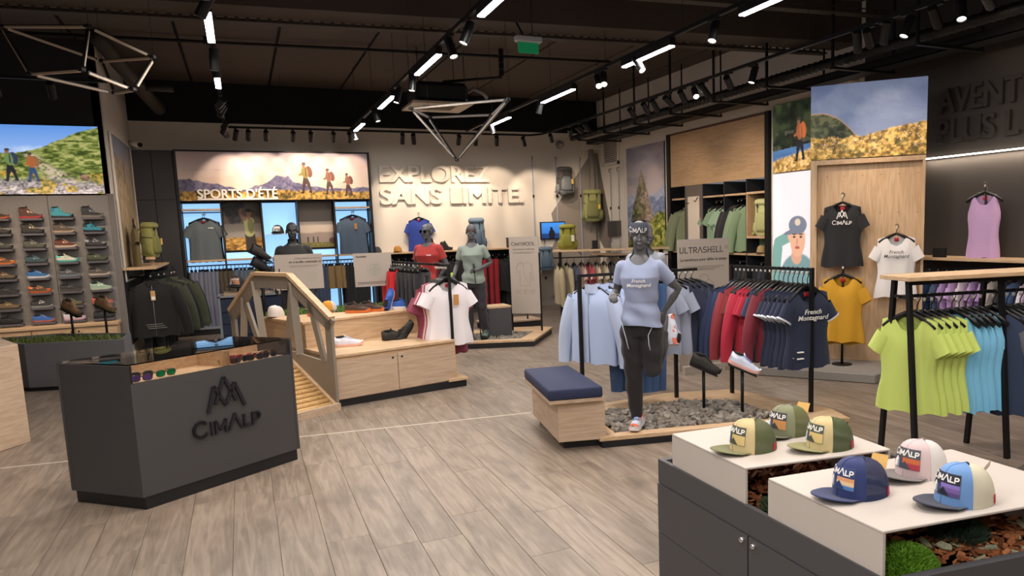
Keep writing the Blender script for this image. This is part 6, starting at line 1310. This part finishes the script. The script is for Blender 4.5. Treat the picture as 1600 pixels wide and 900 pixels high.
tuft('moss_cushion',(1.69,1.505,.655),.13,.088,.08,5600,'#6f9f2a',.016,.0032,'bright green moss cushion'); tuft('juniper_sprig',(2.02,1.56,.66),.08,.07,.06,900,'#3d5546',.04,.0022,'dark green juniper sprig'); tuft('juniper_sprig',(1.66,2.02,.66),.05,.06,.05,500,'#33452c',.035,.0022,'dark green sprig'); tuft('juniper_sprig',(1.95,2.0,.655),.17,.03,.03,600,'#6d7a48',.03,.002,'pale green sprig')
RIS=mat('#bfb8b2',.5,0,.01,60,.02)
def riser(label,BL,F_,R_,BR):
    t=thing('display_riser',label,'riser',(*F_,.705)); th=.009
    q=[F_,R_,BR,BL]; mesh('top',*bevel(*prismv(q,.831,.84),.002),RIS,t,world=True)
    prism('side',[F_,(F_[0]+th,F_[1]-.001),(BL[0]+th,BL[1]),BL],.66,.831,RIS,t,True); prism('side',[(R_[0]-th,R_[1]),R_,BR,(BR[0]-th,BR[1])],.66,.831,RIS,t,True)
riser('white metal riser carrying three olive caps',(1.562,2.589),(1.558,2.079),(2.16,1.975),(2.2,2.53)); riser('white metal riser carrying navy, pink and blue caps',(1.56,1.954),(1.558,1.444),(2.35,1.325),(2.35,1.86))
ST=['#e0a070','#e8c8a0','#4a80c0']
def capat(tip,back,label,*a,**k):
    return cap((tip[0],tip[1],.8405),back,label,*a,scale=.95,**k)
capat((1.725,1.695),3.1,'navy trucker cap with tan swing tag on the front riser','#24346a','#24305c','#222f5e','#263a72',ST,hang=('#d0a860',.4))
capat((1.95,1.49),3.05,'sky blue trucker cap with cream mesh and navy brim','#6a96d0','#e8e0c8','#252b40','#1c2238',['#8a78c8','#7a60a8','#5a4a88'],hang=('#8a7a66',-.9),mesh_a=.9)
capat((2.04,1.73),3.2,'pale pink trucker cap with white mesh and grey brim','#cdb8bc','#f0e6e4','#6f6a68','#4a4a54',['#c86a3c','#b03a4a'],mesh_a=.92)
capat((1.722,2.247),3.1,'sand and olive trucker cap at the outer corner of rear riser','#c9b88a','#5d6440','#70734c','#4c5040',['#d8c080'])
capat((1.99,2.117),3.06,'sand and olive trucker cap at the inner front of rear riser','#c9b88a','#4d5a38','#868456','#4c5040',['#d8c080'])
capat((1.985,2.345),3.25,'dusty green trucker cap with tan tag at the back of rear riser','#7f8468','#6a7048','#605e50','#3c3e40',['#c08a50'],hang=('#d0a860',.3))
# ================================================================ MANNEQUINS
def mannequin(label,loc,rz,k,J,male,hy,hp,tee,teecol,pants=None,seed=0,dip=.06,label2='mannequin',hands=True,skin=GREY,rel=None):
    t=thing('mannequin',label,'mannequin',loc,rz,scale=k); w=1.12 if male else .94
    tor=[(0,0,.84,.15*w,.115,0),(0,0,.95,.165*w,.12,0),(0,0,1.08,.124*w,.095,0),(0,-.01,1.2,.138*w,.108,0),(0,-.018 if not male else -.01,1.30,.160*w,.126 if not male else .118,0),(0,0,1.39,.160*w,.098,0),(0,.005,1.45,.105*w,.07,0),(0,.012,1.49,.052,.055,0),(0,.002,1.575,.045,.05,0)]
    parts=[torso_rings(tor)]+head_parts((0,-.005,1.65),hy,hp); V=Vector
    def mid(a,b,q): return V(a).lerp(V(b),q)
    for s in ('L','R'):
        a=J['sh'+s],J['el'+s],J['wr'+s]; parts.append(limb([a[0],mid(a[0],a[1],.5),a[1],mid(a[1],a[2],.35),a[2]],[.05*w,.044*w,.036*w,.038*w,.023]))
        l=J['hip'+s],J['kn'+s],J['an'+s]; parts.append(limb([l[0],mid(l[0],l[1],.4),l[1],mid(l[1],l[2],.35),l[2]],[.085,.08,.052,.054,.034]))
        fd=V(J.get('ft'+s,(0,-1,0))).normalized(); an=V(l[2]); dn=V((0,0,-.055)) if ('ft'+s) not in J else V((0,0,0)); parts.append(limb([an+dn,an+dn+fd*.08,an+dn+fd*.15],[.034,.034,.024],10))
        sg=1 if s=='L' else -1
        if hands: hd=J.get('hd'+s,(0,0,-1)); hn=J.get('hn'+s,(-sg,0,0)); parts+=hand_parts(J['wr'+s],hd,hn,1.,J.get('cu'+s,.5),sg)
    remesh('body',parts,skin,t,.0068,2)
    sp=[(0,0,.84,.190*w,.154,0),(0,0,.95,.188*w,.150,0),(0,-.004,1.08,.150*w,.120,0),(0,-.012,1.2,.156*w,.124,0),(0,-.02,1.30,.176*w,.140,0),(0,-.004,1.385,.172*w,.112,0),(0,.004,1.445,.125*w,.086,0),(0,.010,1.49,.072,.07,0),(0,.004,1.55,.065,.065,0)]
    pp=[torso_rings(sp,28)]; cuts=[]
    for s in ('L','R'):
        A,B=V(J['sh'+s]),V(J['el'+s]); pp.append(limb([A,mid(A,B,.3),mid(A,B,.7),mid(A,B,.95)],[.066*w,.062*w,.060*w,.058*w],14)); cuts.append((mid(A,B,.62),(B-A).normalized(),1 if s=='L' else -1))
    def cut(q):
        g=.885+.02*math.sin(q.x*9+seed)-q.z
        e=((q.x/.088)**2+((q.y+.035)/.10)**2+((q.z-1.505)/(dip+.03))**2)**.5; g=max(g,(1-e)*.08)
        for c,d,sg in cuts:
            if q.x*sg>.153*w and q.z>c.z-.13: g=max(g,(q-c).dot(d))
        return g
    def warp(q):
        f=max(0,min(1,(1.36-q.z)/.25)); r=.006*math.sin(q.x*34+q.z*23+seed)+.005*math.sin(q.z*46+q.x*13+seed*2)*(1 if q.z<1.1 else .3)
        s=1+f*r/.13; return (q.x*s,q.y*s,q.z)
    o=remesh('shirt',pp,cloth(teecol),t,.0085,4,None,cut,warp)
    if pants:
        pp=[torso_rings([(0,0,.80,.15*w,.12,0),(0,0,.90,.168*w,.128,0),(0,0,.97,.166*w,.128,0),(0,0,1.0,.15*w,.114,0)])]
        for s in ('L','R'):
            l=J['hip'+s],J['kn'+s],J['an'+s]; pp.append(limb([V(l[0])+V((0,0,-.02)),mid(l[0],l[1],.4),l[1],mid(l[1],l[2],.4),mid(l[1],l[2],.93)],[.104,.100,.078,.074,.056]))
        remesh('trousers',pp,cloth(pants),t,.011,4,None,None,lambda q:(q.x*(1+.03*math.sin(q.z*40)),q.y*(1+.03*math.sin(q.z*37+q.x*20)),q.z))
    return t
ST_J=dict(shL=(.16,0,1.395),elL=(.24,.03,1.15),wrL=(.25,-.06,.92),shR=(-.16,0,1.395),elR=(-.24,.03,1.15),wrR=(-.25,-.06,.92),hipL=(.09,0,.88),knL=(.10,-.01,.49),anL=(.10,.02,.09),hipR=(-.09,0,.88),knR=(-.10,-.01,.49),anR=(-.10,.02,.09))
# runner stretching one leg
J=dict(ST_J); J.update(shL=(.148,.01,1.385),elL=(.315,.09,1.19),wrL=(.19,.10,1.00),hdL=(-.25,.1,-1),hnL=(-.6,.6,0),cuL=.35,shR=(-.148,-.01,1.39),elR=(-.215,.04,1.17),wrR=(-.21,-.20,1.17),hdR=(.15,-1,.0),hnR=(.3,0,-1),cuR=.7,
  hipR=(-.085,0,.88),knR=(-.075,-.03,.49),anR=(-.06,.0,.08),hipL=(.085,0,.88),knL=(.10,-.07,.50),anL=(.17,.26,.78),ftL=(.1,.3,.9))
run=mannequin('grey mannequin in pale blue tee and black running tights stretching one leg',(2.80,5.08,.095),-.62,.93,J,False,.12,.14,'v','#94a0c0','#1c1a1e',2,.105)
mesh('headband',*xf(loftv([ring(0,-.002,-.028,.078,.104,26),ring(0,0,.0,.081,.106,26),ring(0,.004,.04,.078,.099,26),ring(0,.008,.062,.066,.084,26)],False),T(0,-.0,1.705)@RZ(.12)@RX(.14)),mat('#3d4250',.8,0,.2,200,.1),run,True,label='dark headband with white brand name')
lt=strokev('CimAlp',.042,.0075,.001,.78)
M=T(0,0,1.705)@RZ(.12)@RX(.14); v=[]
for p in lt[0]:
    a=p[0]/.095-.25; v.append(tuple(M@Vector((.085*math.sin(a),-.1095*math.cos(a),p[1]-.015+p[2]*.0-.0))))
mesh('headband_lettering',v,lt[1],WHT,run)
vf=_FM; v=[(p[0]*.75,-.168+1.2*(p[0]*.75)**2-p[2],1.285+p[1]*.75-.02) for p in vf[0]]; mesh('chest_print',v,vf[1],WHT,run,label='white script print')
SL=mat('#c3cad8',.5)
mesh('reflective_stripe',*tubev([(-.165,-.04,.93),(-.14,-.10,.86),(-.115,-.125,.78),(-.10,-.115,.70)],.006,5,True,.004),SL,run,True); mesh('reflective_stripe',*tubev([(.155,-.05,.93),(.10,-.118,.88),(.07,-.125,.82),(.075,-.125,.74),(.085,-.12,.68)],.007,5,True,.004),SL,run,True)
Mr=Matrix.LocRotScale(Vector((2.80,5.08,.095)),__import__('mathutils').Euler((0,0,-.62)),Vector((.93,)*3))
p=Mr@Vector((-.055,-.05,.0)); shoe((p.x,p.y,.093),-.62-PI/2-.1,'white and pale blue running shoe on the standing foot of the runner','#cdd6ea','#e6e2e4','#4a6ac0','#e07050',L=.27)
p=Mr@Vector((.20,.30,.80)); shoe(tuple(p),0,'white running shoe held up behind the stretching runner','#cfd4e2','#d8dbe4','#8a9ac0','#d87a68',L=.27,rot=(1.2,-1.1,-.62+PI/2))
# head of the second mannequin behind the runner
mannequin('bare headed grey mannequin standing behind the stretching runner',(3.72,6.62,.0),-.15,.98,ST_J,False,.25,.05,'v','#9aa0ac','#2a2c36',1)
# red tee man
J=dict(ST_J); J.update(elL=(.27,.04,1.15),wrL=(.25,-.14,1.0),elR=(-.26,.04,1.14),wrR=(-.22,-.16,.97),cuL=.9,cuR=.9,hdL=(0,-.5,-.85),hdR=(0,-.5,-.85))
red=mannequin('bald grey mannequin in red tee and dark sunglasses on the pebble island',(2.42,10.7,.105),-.75,.965,J,True,-.25,0,'v','#a52e2c','#26262c',3,.07)
on_garment(red,textv('cimalp',.03,.0005,.0008),WHT,'chest_print',.085,1.30,1.,-.155)
s=sunglasses((2.42,10.7,1.74),0,'dark wrap sunglasses worn by the red tee mannequin','#15151a','#1a2030',None)
Mh=Matrix.LocRotScale(Vector((2.42,10.7,.105)),__import__('mathutils').Euler((0,0,-.75)),Vector((.965,)*3)); p=Mh@(Vector((0,-.005,1.645))+RZ(-.25)@Vector((0,-.098,-.018))); s.location=p; s.rotation_euler=(0,0,-1.0); s.scale=(1.08,)*3
# hiking woman
J=dict(ST_J); J.update(elL=(.27,.05,1.17),wrL=(.10,-.17,1.08),hdL=(-.9,-.4,.05),hnL=(0,-.6,-.8),cuL=1.1,elR=(-.25,.02,1.14),wrR=(-.27,-.2,.99),hdR=(-.1,-1,-.2),hnR=(.8,0,-.4),cuR=1.2,knL=(.11,-.03,.49),anL=(.14,.05,.09))
hik=mannequin('grey mannequin in sage green tee holding trekking poles on the pebble island',(3.02,10.55,.105),-.45,.95,J,False,.1,0,'v','#8d9c94','#2e2b33',4,.09)
mesh('headband',*xf(loftv([ring(0,0,-.012,.079,.1,24),ring(0,0,.018,.08,.101,24)],False),T(0,-.0,1.675)@RZ(.1)),mat('#5a4a40',.8),hik,True); 
Mk=Matrix.LocRotScale(Vector((3.02,10.55,.105)),__import__('mathutils').Euler((0,0,-.45)),Vector((.95,)*3))
for hp_,foot,lb in (((.05,-.20,1.10),(.10,-.16,0),'black trekking pole held upright in the hiking mannequin\'s bent arm'),((-.28,-.28,.98),(-.30,-.36,0),'trekking pole with green grip beside the hiking mannequin')):
    a=Mk@Vector(hp_); b=Mk@Vector(foot); b.z=.11; t=thing('trekking_pole',lb,'trekking pole',tuple(b)); d=(a-b).normalized()
    tube('shaft',[tuple(b),tuple(a)],.007,BLK,t,True,6); tube('grip',[tuple(a-d*.06),tuple(a+d*.07)],.016,mat('#1b1b1d' if 'upright' in lb else '#9ac04c',.7),t,True,8); mesh('basket',*xf(lathev([(0,0),(.03,0),(.025,.008),(0,.01)],10,False),T(*(b+d*.03))),BLK,t,world=True)
p=Mk@Vector((.14,-.02,0)); shoe((p.x,p.y,.11),-.45-PI/2,'sage green hiking boot on the hiking mannequin nearest the display cube','#5d756c','#1d2422',high=.04); p=Mk@Vector((-.10,-.04,0)); shoe((p.x,p.y,.11),-.45-PI/2,'sage green hiking boot on the hiking mannequin beside the burgundy tops','#5d756c','#1d2422',high=.04)
for s in (1,-1): p=Mh@Vector((s*.1,-.03,0)); shoe((p.x,p.y,.11),-.75-PI/2,'dark boot on the red tee mannequin','#2a2a2e','#151517',high=.04,group='boots of the red tee mannequin')
# black tee man behind the bench
blk=mannequin('grey mannequin in black tee standing behind the mirrored sign',(.60,10.4,.18),-.1,.955,ST_J,True,.05,.05,'v','#1a1a1d','#1f2024',5,.03,skin=mat('#303033',.5,0,0,30,.03)); on_garment(blk,textv('cimalp',.028,.0005,.0008),WHT,'chest_print',.085,1.30,1.,-.155)
t=thing('mannequin_plinth','dark square plinth under the black tee mannequin','plinth',(.6,10.4,0)); box('block',-.3,.3,-.3,.3,.0,.15,DARK,t,bev=.004); box('top',-.31,.31,-.31,.31,.15,.18,PALE('x'),t)
# ================================================================ SHOES
SHO=[ # rows top to bottom; each (upper, sole, lace, accent, high, words)
 [('#4a3428','#c06030','#c89a6a',None,.045,'brown boot with orange sole'),('#5a3a30','#b83a3e','#c8b0a0',None,.045,'dark brown boot with red sole'),('#3f9fb0','#222a2e','#d8c060','#2a6f80',.045,'turquoise boot with black toe'),('#33363c','#8a8478','#8a8a8a',None,.045,'charcoal boot with beige midsole')],
 [('#3d3a34','#1d1c1a','#a89a80',None,.02,'dark olive boot with pale laces'),('#33302c','#1b1a19','#c0b090',None,.03,'black leather boot with tan laces'),('#5a5048','#b8a088','#8a7a6a',None,.02,'taupe boot with tan sole'),('#2f93aa','#16242a','#1f3a44','#173038',.02,'teal boot with black toe guard')],
 [('#4a4a46','#2c2b2a','#8d8a80',None,.0,'grey green trail shoe'),('#56574e','#3c3a36','#8a8a7a',None,.01,'moss grey trail shoe'),('#6a382c','#d8c4ac','#c8a890',None,.01,'red brown shoe with pale sole'),('#3a3c3e','#232323','#c8ccd0','#8d9298',.01,'black shoe with silver side')],
 [('#6e4a34','#d87838','#a87a50','#e08848',.0,'brown shoe with orange heel'),('#39525a','#2a3236','#6a8a94',None,.0,'petrol blue shoe'),('#e6dfcc','#4ab0a8','#d8c8a0','#58b8ae',.0,'cream shoe with turquoise sole'),('#4c5540','#33382c','#7a8468',None,.0,'olive green shoe')],
 [('#6a5a44','#2c2824','#a08a68',None,.0,'khaki trail shoe'),('#2f6fb0','#d8dce0','#9ac0e0','#245a94',.0,'blue shoe with white sole'),('#55575a','#7d8a94','#9a9a9a',None,.0,'grey shoe with light sole'),('#5d5652','#d0c0b0','#8a8078',None,.0,'taupe shoe with cream sole')],
 [('#2b2b2d','#3a3a3c','#4a4a4c',None,.0,'black shoe with grey sole'),('#5a4a3a','#c8602c','#d8b088','#d06a30',.0,'brown shoe with orange heel tab'),('#313136','#55524e','#5a5a5e',None,.0,'dark grey shoe'),('#a8c8b0','#c8d8c4','#d8e4d4',None,.0,'mint green shoe')],
 [('#7a6448','#4a4234','#a08a64',None,.0,'mustard brown trail shoe'),('#35373a','#9a9a98','#c8c8c8',None,.0,'graphite shoe with white sole'),('#6b6a4c','#4c4638','#8d8a68',None,.0,'faded olive shoe'),('#c8685a','#d87a6a','#e0a898',None,.0,'coral shoe')],
 [('#1e1f22','#151618','#2a2a2e',None,.0,'all black shoe'),('#3d70c0','#c86a58','#9ab8e0','#2f5aa0',.0,'cobalt blue shoe with coral sole'),('#e0dce6','#e8b8c8','#d8c8d8',None,.0,'white shoe with pink sole'),('#2c3032','#1c2022','#3a4042',None,.0,'black green shoe')]]
for r_,row in enumerate(SHO):
    for c_,(u,s,l,a,hi,wd) in enumerate(row):
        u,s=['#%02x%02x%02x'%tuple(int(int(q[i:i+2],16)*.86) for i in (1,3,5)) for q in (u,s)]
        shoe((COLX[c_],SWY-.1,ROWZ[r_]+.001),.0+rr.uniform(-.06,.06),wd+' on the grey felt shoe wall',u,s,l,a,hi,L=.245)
for z,w_ in zip(ROWZ,['rust brown','black','stone grey','dark brown','navy','olive drab','tan','slate']): shoe((-3.2,SWY-.1,z+.001),0,w_+' shoe in the shoe wall column with its toe at the oak counter side',{'rust brown':'#7a4a30','black':'#222','stone grey':'#77736c','dark brown':'#4a3a30','navy':'#2a3450','olive drab':'#55583c','tan':'#9a7a54','slate':'#4a525c'}[w_],'#2a2a2a',L=.245)
def on_stand(S,label,c,s,l,a=None,hi=0.): x,y,z,rz,tl=S; shoe((x+.03*math.sin(tl)*math.cos(rz),y,z+.008),0,label,c,s,l,a,hi,rot=(0,tl,rz))
on_stand(SS[0],'tan brown trail shoe on a stand in the planter beside the oak counter','#7a5a3c','#4a3c30','#b89a70','#5a4430',.015); on_stand(SS[1],'tan brown trail shoe on a stand in the planter next to the black jackets','#7a5a3c','#6a6040','#b89a70','#5a4430',.015)
S1=shoe_stand(3.516,5.281,.075,.37,'thin black shoe stand in the stones holding the black shoe',.42,-.55); S2=shoe_stand(3.73,5.016,.075,.39,'thin black shoe stand in the stones holding the white shoe',.42,-.55)
on_stand(S1,'black running shoe tilted on a stand above the stones','#2a2a28','#1a1a1a','#33332f'); on_stand(S2,'white running shoe with blue lining tilted on a stand above the stones','#ccd6ee','#e0b0a8','#5a78c8','#dfe6f4')
shoe((.93,8.08,.5305),-.08,'white shoe with peach sole on the lower bench tier','#d8d8e6','#e8b8a4','#a8b0c8','#e8e6f0'); 
shoe((1.44,8.26,.5305),.15,'flat black shoe on the lower bench tier','#26251f','#1c1b18','#3a3a34'); shoe((1.585,8.31,.585),.6,'black shoe propped up against the flat black shoe','#26251f','#1c1b18','#3a3a34',rot=(0.1,-.85,.5))
shoe((1.13,8.72,.811),-.5,'brown shoe with orange sole on the upper bench tier beside the moss','#4a3428','#d8702c','#2c2420','#3a2a20'); shoe((1.30,8.75,.811),-.5,'second brown shoe with orange sole next to its twin on the upper tier','#4a3428','#d8702c','#2c2420','#3a2a20')
shoe((1.66,8.80,.811),-.15,'royal blue running shoe lying flat on the upper bench tier','#2f5cb0','#e8e4e8','#3a68c0','#244a98'); shoe((1.50,8.80,.91),1.0,'royal blue running shoe propped upright on the upper bench tier','#2f5cb0','#e8e4e8','#3a68c0','#244a98',rot=(.2,-1.0,.9))
shoe((.72,8.66,.811),-.6,'navy shoe with orange sole behind the bridge rail','#2c3a5e','#d8602c','#445')
# ================================================================ SUNGLASSES
d=(Vector((*Rc,0))-Vector((*Fc,0))).normalized(); nn=Vector((-d.y,d.x,0)); F0=Vector((*Fc,0)); az=math.atan2(d.y,d.x)
SG=[(.10,.06,'#2a2a30','#7a5ab0','black sunglasses with violet lenses in the counter corner'),(.16,.17,'#3a3a3a','#4a4a4e','grey sunglasses behind the violet pair'),(.27,.085,'#2c3a34','#1fae6c','sunglasses with bright green lenses alone on the oak tray'),
 (.70,.07,'#3a2a20','#8a5a3c','brown sunglasses beside the oak divider'),(.76,.15,'#2a2a2a','#e04a9a','sunglasses with hot pink lenses'),(.80,.07,'#444','#5a5a64','grey lens sunglasses in front of the pink pair'),(.87,.14,'#c03a3a','#d8485a','red framed sunglasses beside the pink pair'),(.90,.06,'#222','#33343a','black sunglasses in front of the red pair'),(.97,.13,'#d8c8b0','#b03a4a','cream framed sunglasses with red lenses'),(1.02,.06,'#26262a','#3a3a3e','black sunglasses at the glass corner'),(1.07,.14,'#8a6a4a','#4a3a30','tortoise sunglasses behind the corner pair')]
for s,e,f,l,lb in SG: p=F0+d*s+nn*e; sunglasses((p.x,p.y,.816),az+rr.uniform(-.4,.4),lb,f,l)
for s,e,f,l,lb in ((.35,.42,'#222','#3aa0a0','black sunglasses with teal lenses in the rear tray'),(.15,.40,'#333','#6a4a3a','dark sunglasses with brown lenses in the rear tray')): p=F0+d*s+nn*e; sunglasses((p.x,p.y,.816),az+.3,lb,f,l)
# ================================================================ LEFT CORNER
t=thing('corner_shelf','oak shelf under the cliff photo carrying the olive backpack','shelf',(LW,13.7,1.28)); box('board',LW+.001,-1.14,12.42,14.55,1.275,1.31,OAK('y'),t,True,.003)
box('back_board',LW+.002,LW+.02,12.45,14.5,.2,1.275,mat('#17171a',.8),t,True); tube('hanging_arm',[(LW+.02,12.75,1.16),(-1.0,12.75,1.16)],.013,BLK,t,True,6); tube('hanging_arm',[(-1.25,12.6,1.2),(-1.02,13.9,1.2)],.013,BLK,t,True,6); mesh('drop_rod',*join(boxv(-1.23,-1.21,12.7,12.72,1.19,1.28),boxv(-1.05,-1.03,13.8,13.82,1.19,1.28)),BLK,t,world=True)
backpack((-1.27,13.35,1.42),1.2,'olive green hiking backpack on a small stand above black jackets','#8a8a4e','#77773c',.55,.28,tagged='#d8b860')
t=thing('pack_stand','small black stand with oak block under the olive backpack','stand',(-1.27,13.35,1.31)); box('plate',-.12,.12,-.12,.12,.095,.108,BLK,t); box('stem',-.03,.03,-.03,.03,.0,.095,OAK('z'),t); mesh('block',*xf(boxv(-.06,.06,-.05,.05,.11,.15),T(.0,-.16,-.02)),OAK('x'),t)
garment('tee','#5a5028',(-1.42,12.95,2.02),1.72,'dark olive tee on a thin stand in front of the cliff photo'); t=thing('bust_stand','thin dark stand under the dark olive tee','stand',(-1.42,12.95,1.31)); tube('post',[(0,0,.006),(0,0,.70)],.01,BLK,t); mesh('foot',*lathev([(.0,0),(.06,0),(.06,.006),(0,.006)],12,False),BLK,t)
for i,(x,y,k,c,lb) in enumerate(((-1.245,12.62,'jacket','#0f0f11','black sweat jacket with price tag facing out under the oak shelf'),(-1.17,12.95,'quilted','#3c4230','dark olive quilted jacket behind the black sweat jacket'),(-1.12,13.2,'jacket','#1c1d1c','black jacket between the two olive quilted jackets'),(-1.04,13.5,'quilted','#414831','olive quilted jacket with striped sleeve at the wall unit side'),(-1.02,13.75,'jacket','#1a1a1c','black jacket last on the corner arm'))):
    o=garment(k,c,(x,y,1.195),.12+i*.06,lb,None,i%2,scale=1.18)
    if i==0:
        mesh('price_tag',*join(boxv(-.02,.03,-.085,-.082,-.32,-.20)),mat('#c8a070',.7),o); mesh('tag_print',*boxv(-.015,.025,-.0875,-.0855,-.31,-.27),WHT,o)
        for q in range(3): mesh('reflective_mark',*boxv(-.10+.01*q,.08+.02*q,-.086,-.083,-.62-.025*q,-.613-.025*q),mat('#8a8a88',.5),o)
for i in range(5): garment('pants','#1a1a1d',(-1.30+.03*i,12.85+.2*i,.92),.2,'black trousers hung low behind the black sweat jacket','black trousers in the left corner',i%2,scale=.8)
# ================================================================ SPORTS UNIT CONTENT
o=garment('tee','#59636a',(-.575,FY+.15,2.13),-.05,'slate grey tee hanging in the blue wall unit beside the charcoal cupboard',scale=1.12,seed=1); on_garment(o,textv('cimalp',.03,.0005,.0008),WHT,'chest_print',.1,-.24,1.,-.064)
garment('tee','#56667a',(1.92,FY+.15,2.13),-.1,'blue grey tee with tan tag hanging in the blue wall unit',scale=1.1,tagged=True)
garment('tee','#23242a',(-.55,FY+.22,2.13),-.05,'black tee behind the slate grey tee in the blue wall unit',scale=1.12); garment('tee','#1d2836',(1.96,FY+.22,2.13),-.1,'dark tee behind the blue grey tee in the blue wall unit',scale=1.1)
cap((.62,FY+.2,1.736),-PI/2-.3,'black cap on the white glass shelf of the blue wall unit','#1c1d22','#1c1d22','#17181c','#d8d8d8',['#888'],1.,False,scale=1.25)
cs=[('pants','#6f7486','grey striped trousers'),]*7+[('shorts','#4a4236','brown shorts'),]*4+[('pants','#5c6b7c','slate blue trousers'),]*6+[('shorts','#4a4f62','indigo shorts'),]*11+[('shorts','#5a4f3a','camouflage shorts'),]*3+[('pants','#3f4d66','blue grey trousers'),]*5+[('shorts','#8a7248','tan shorts'),]*5+[('pants','#1f2023','black trousers'),]*7
for i,(k,c,n_) in enumerate(cs):
    x=-.83+i*3.0/len(cs); garment(k,c,(x,FY+.2,1.205),face(-1,-.12)+rr.uniform(-.12,.12),n_+' on the lower rail of the blue wall unit',n_+' in the blue wall unit',i%2)
# headwear cabinet behind the bridge
t=thing('hat_cabinet','dark blue slatted cabinet with oak top behind the bridge','cabinet',(.1,11.6,0)); box('body',-.34,.62,11.35,11.8,.1,.86,mat('#22304c',.6),t,True); box('frame',-.36,-.33,11.33,11.82,.0,.9,mat('#7d838c',.5),t,True); box('frame',.62,.65,11.33,11.82,.0,.9,mat('#7d838c',.5),t,True); box('top',-.36,.65,11.33,11.82,.88,.905,mat('#8f949a',.5),t,True)
for i in range(3): box('oak_block',-.28+i*.32,-.02+i*.32,11.4,11.7,.905,.94,OAK('x'),t,True)
for i in range(4): box('slat',-.33,.62,11.335,11.35,.2+i*.16,.33+i*.16,mat('#1d2a44',.6),t,True)
for x,y,z,c,b,l in ((-.1,11.55,1.0,'#23262e','#30343c','black cap on the blue hat cabinet'),(.3,11.55,1.0,'#6d7048','#5a5e3a','olive cap on the blue hat cabinet')):
    q=thing('hat_stand','slim black stand under the '+l,'stand',(x,y,.94)); tube('post',[(0,0,0),(0,0,z-.94+.06)],.012,BLK,q); mesh('disc',*lathev([(0,.05),(.05,.05),(.05,.06),(0,.06)],12,False),BLK,q)
    cap((x,y,z+.001),-PI/2-.35,l,c,c,b,'#a8785a',['#c8885a'],1.,False,scale=1.3)
for (x,y,z,c,b,l) in ((.28,8.95,.811,'#d5ccc8','#b8a8a4','white cap on the mossy strip behind the bridge rail'),(.86,9.1,.811,'#d8942c','#4a5a86','orange and grey cap on the mossy strip')): cap((x,y,z),-PI/2-.7,l,c,'#cfc8c4',b,'#888',['#aaa'],1.,False,simple=True)
# glove / shoe bar next to the black tee mannequin
t=thing('shoe_stand','dark tiered stand with sandals beside the black tee mannequin','shoe stand',(.2,10.6,0)); tube('post',[(0,0,0),(0,0,1.5)],.02,BLK,t); mesh('foot',*lathev([(0,0),(.16,0),(.16,.02),(0,.02)],14,False),BLK,t)
for z in (1.12,1.28,1.44): mesh('plate',*xf(bevel(*boxv(-.15,.15,-.06,.06,-.005,.005),.002),T(0,0,z)@RZ(.5)@RY(.5)),BLK,t)
for z,c,l in ((1.12,'#7a7040','olive sandal'),(1.28,'#2a2a2c','black sandal'),(1.44,'#3a332c','dark brown sandal')): shoe((.2,10.6,z+.012),0,l+' on the tiered stand beside the black tee mannequin',c,'#1a1a1a',rot=(0,.5,.5))
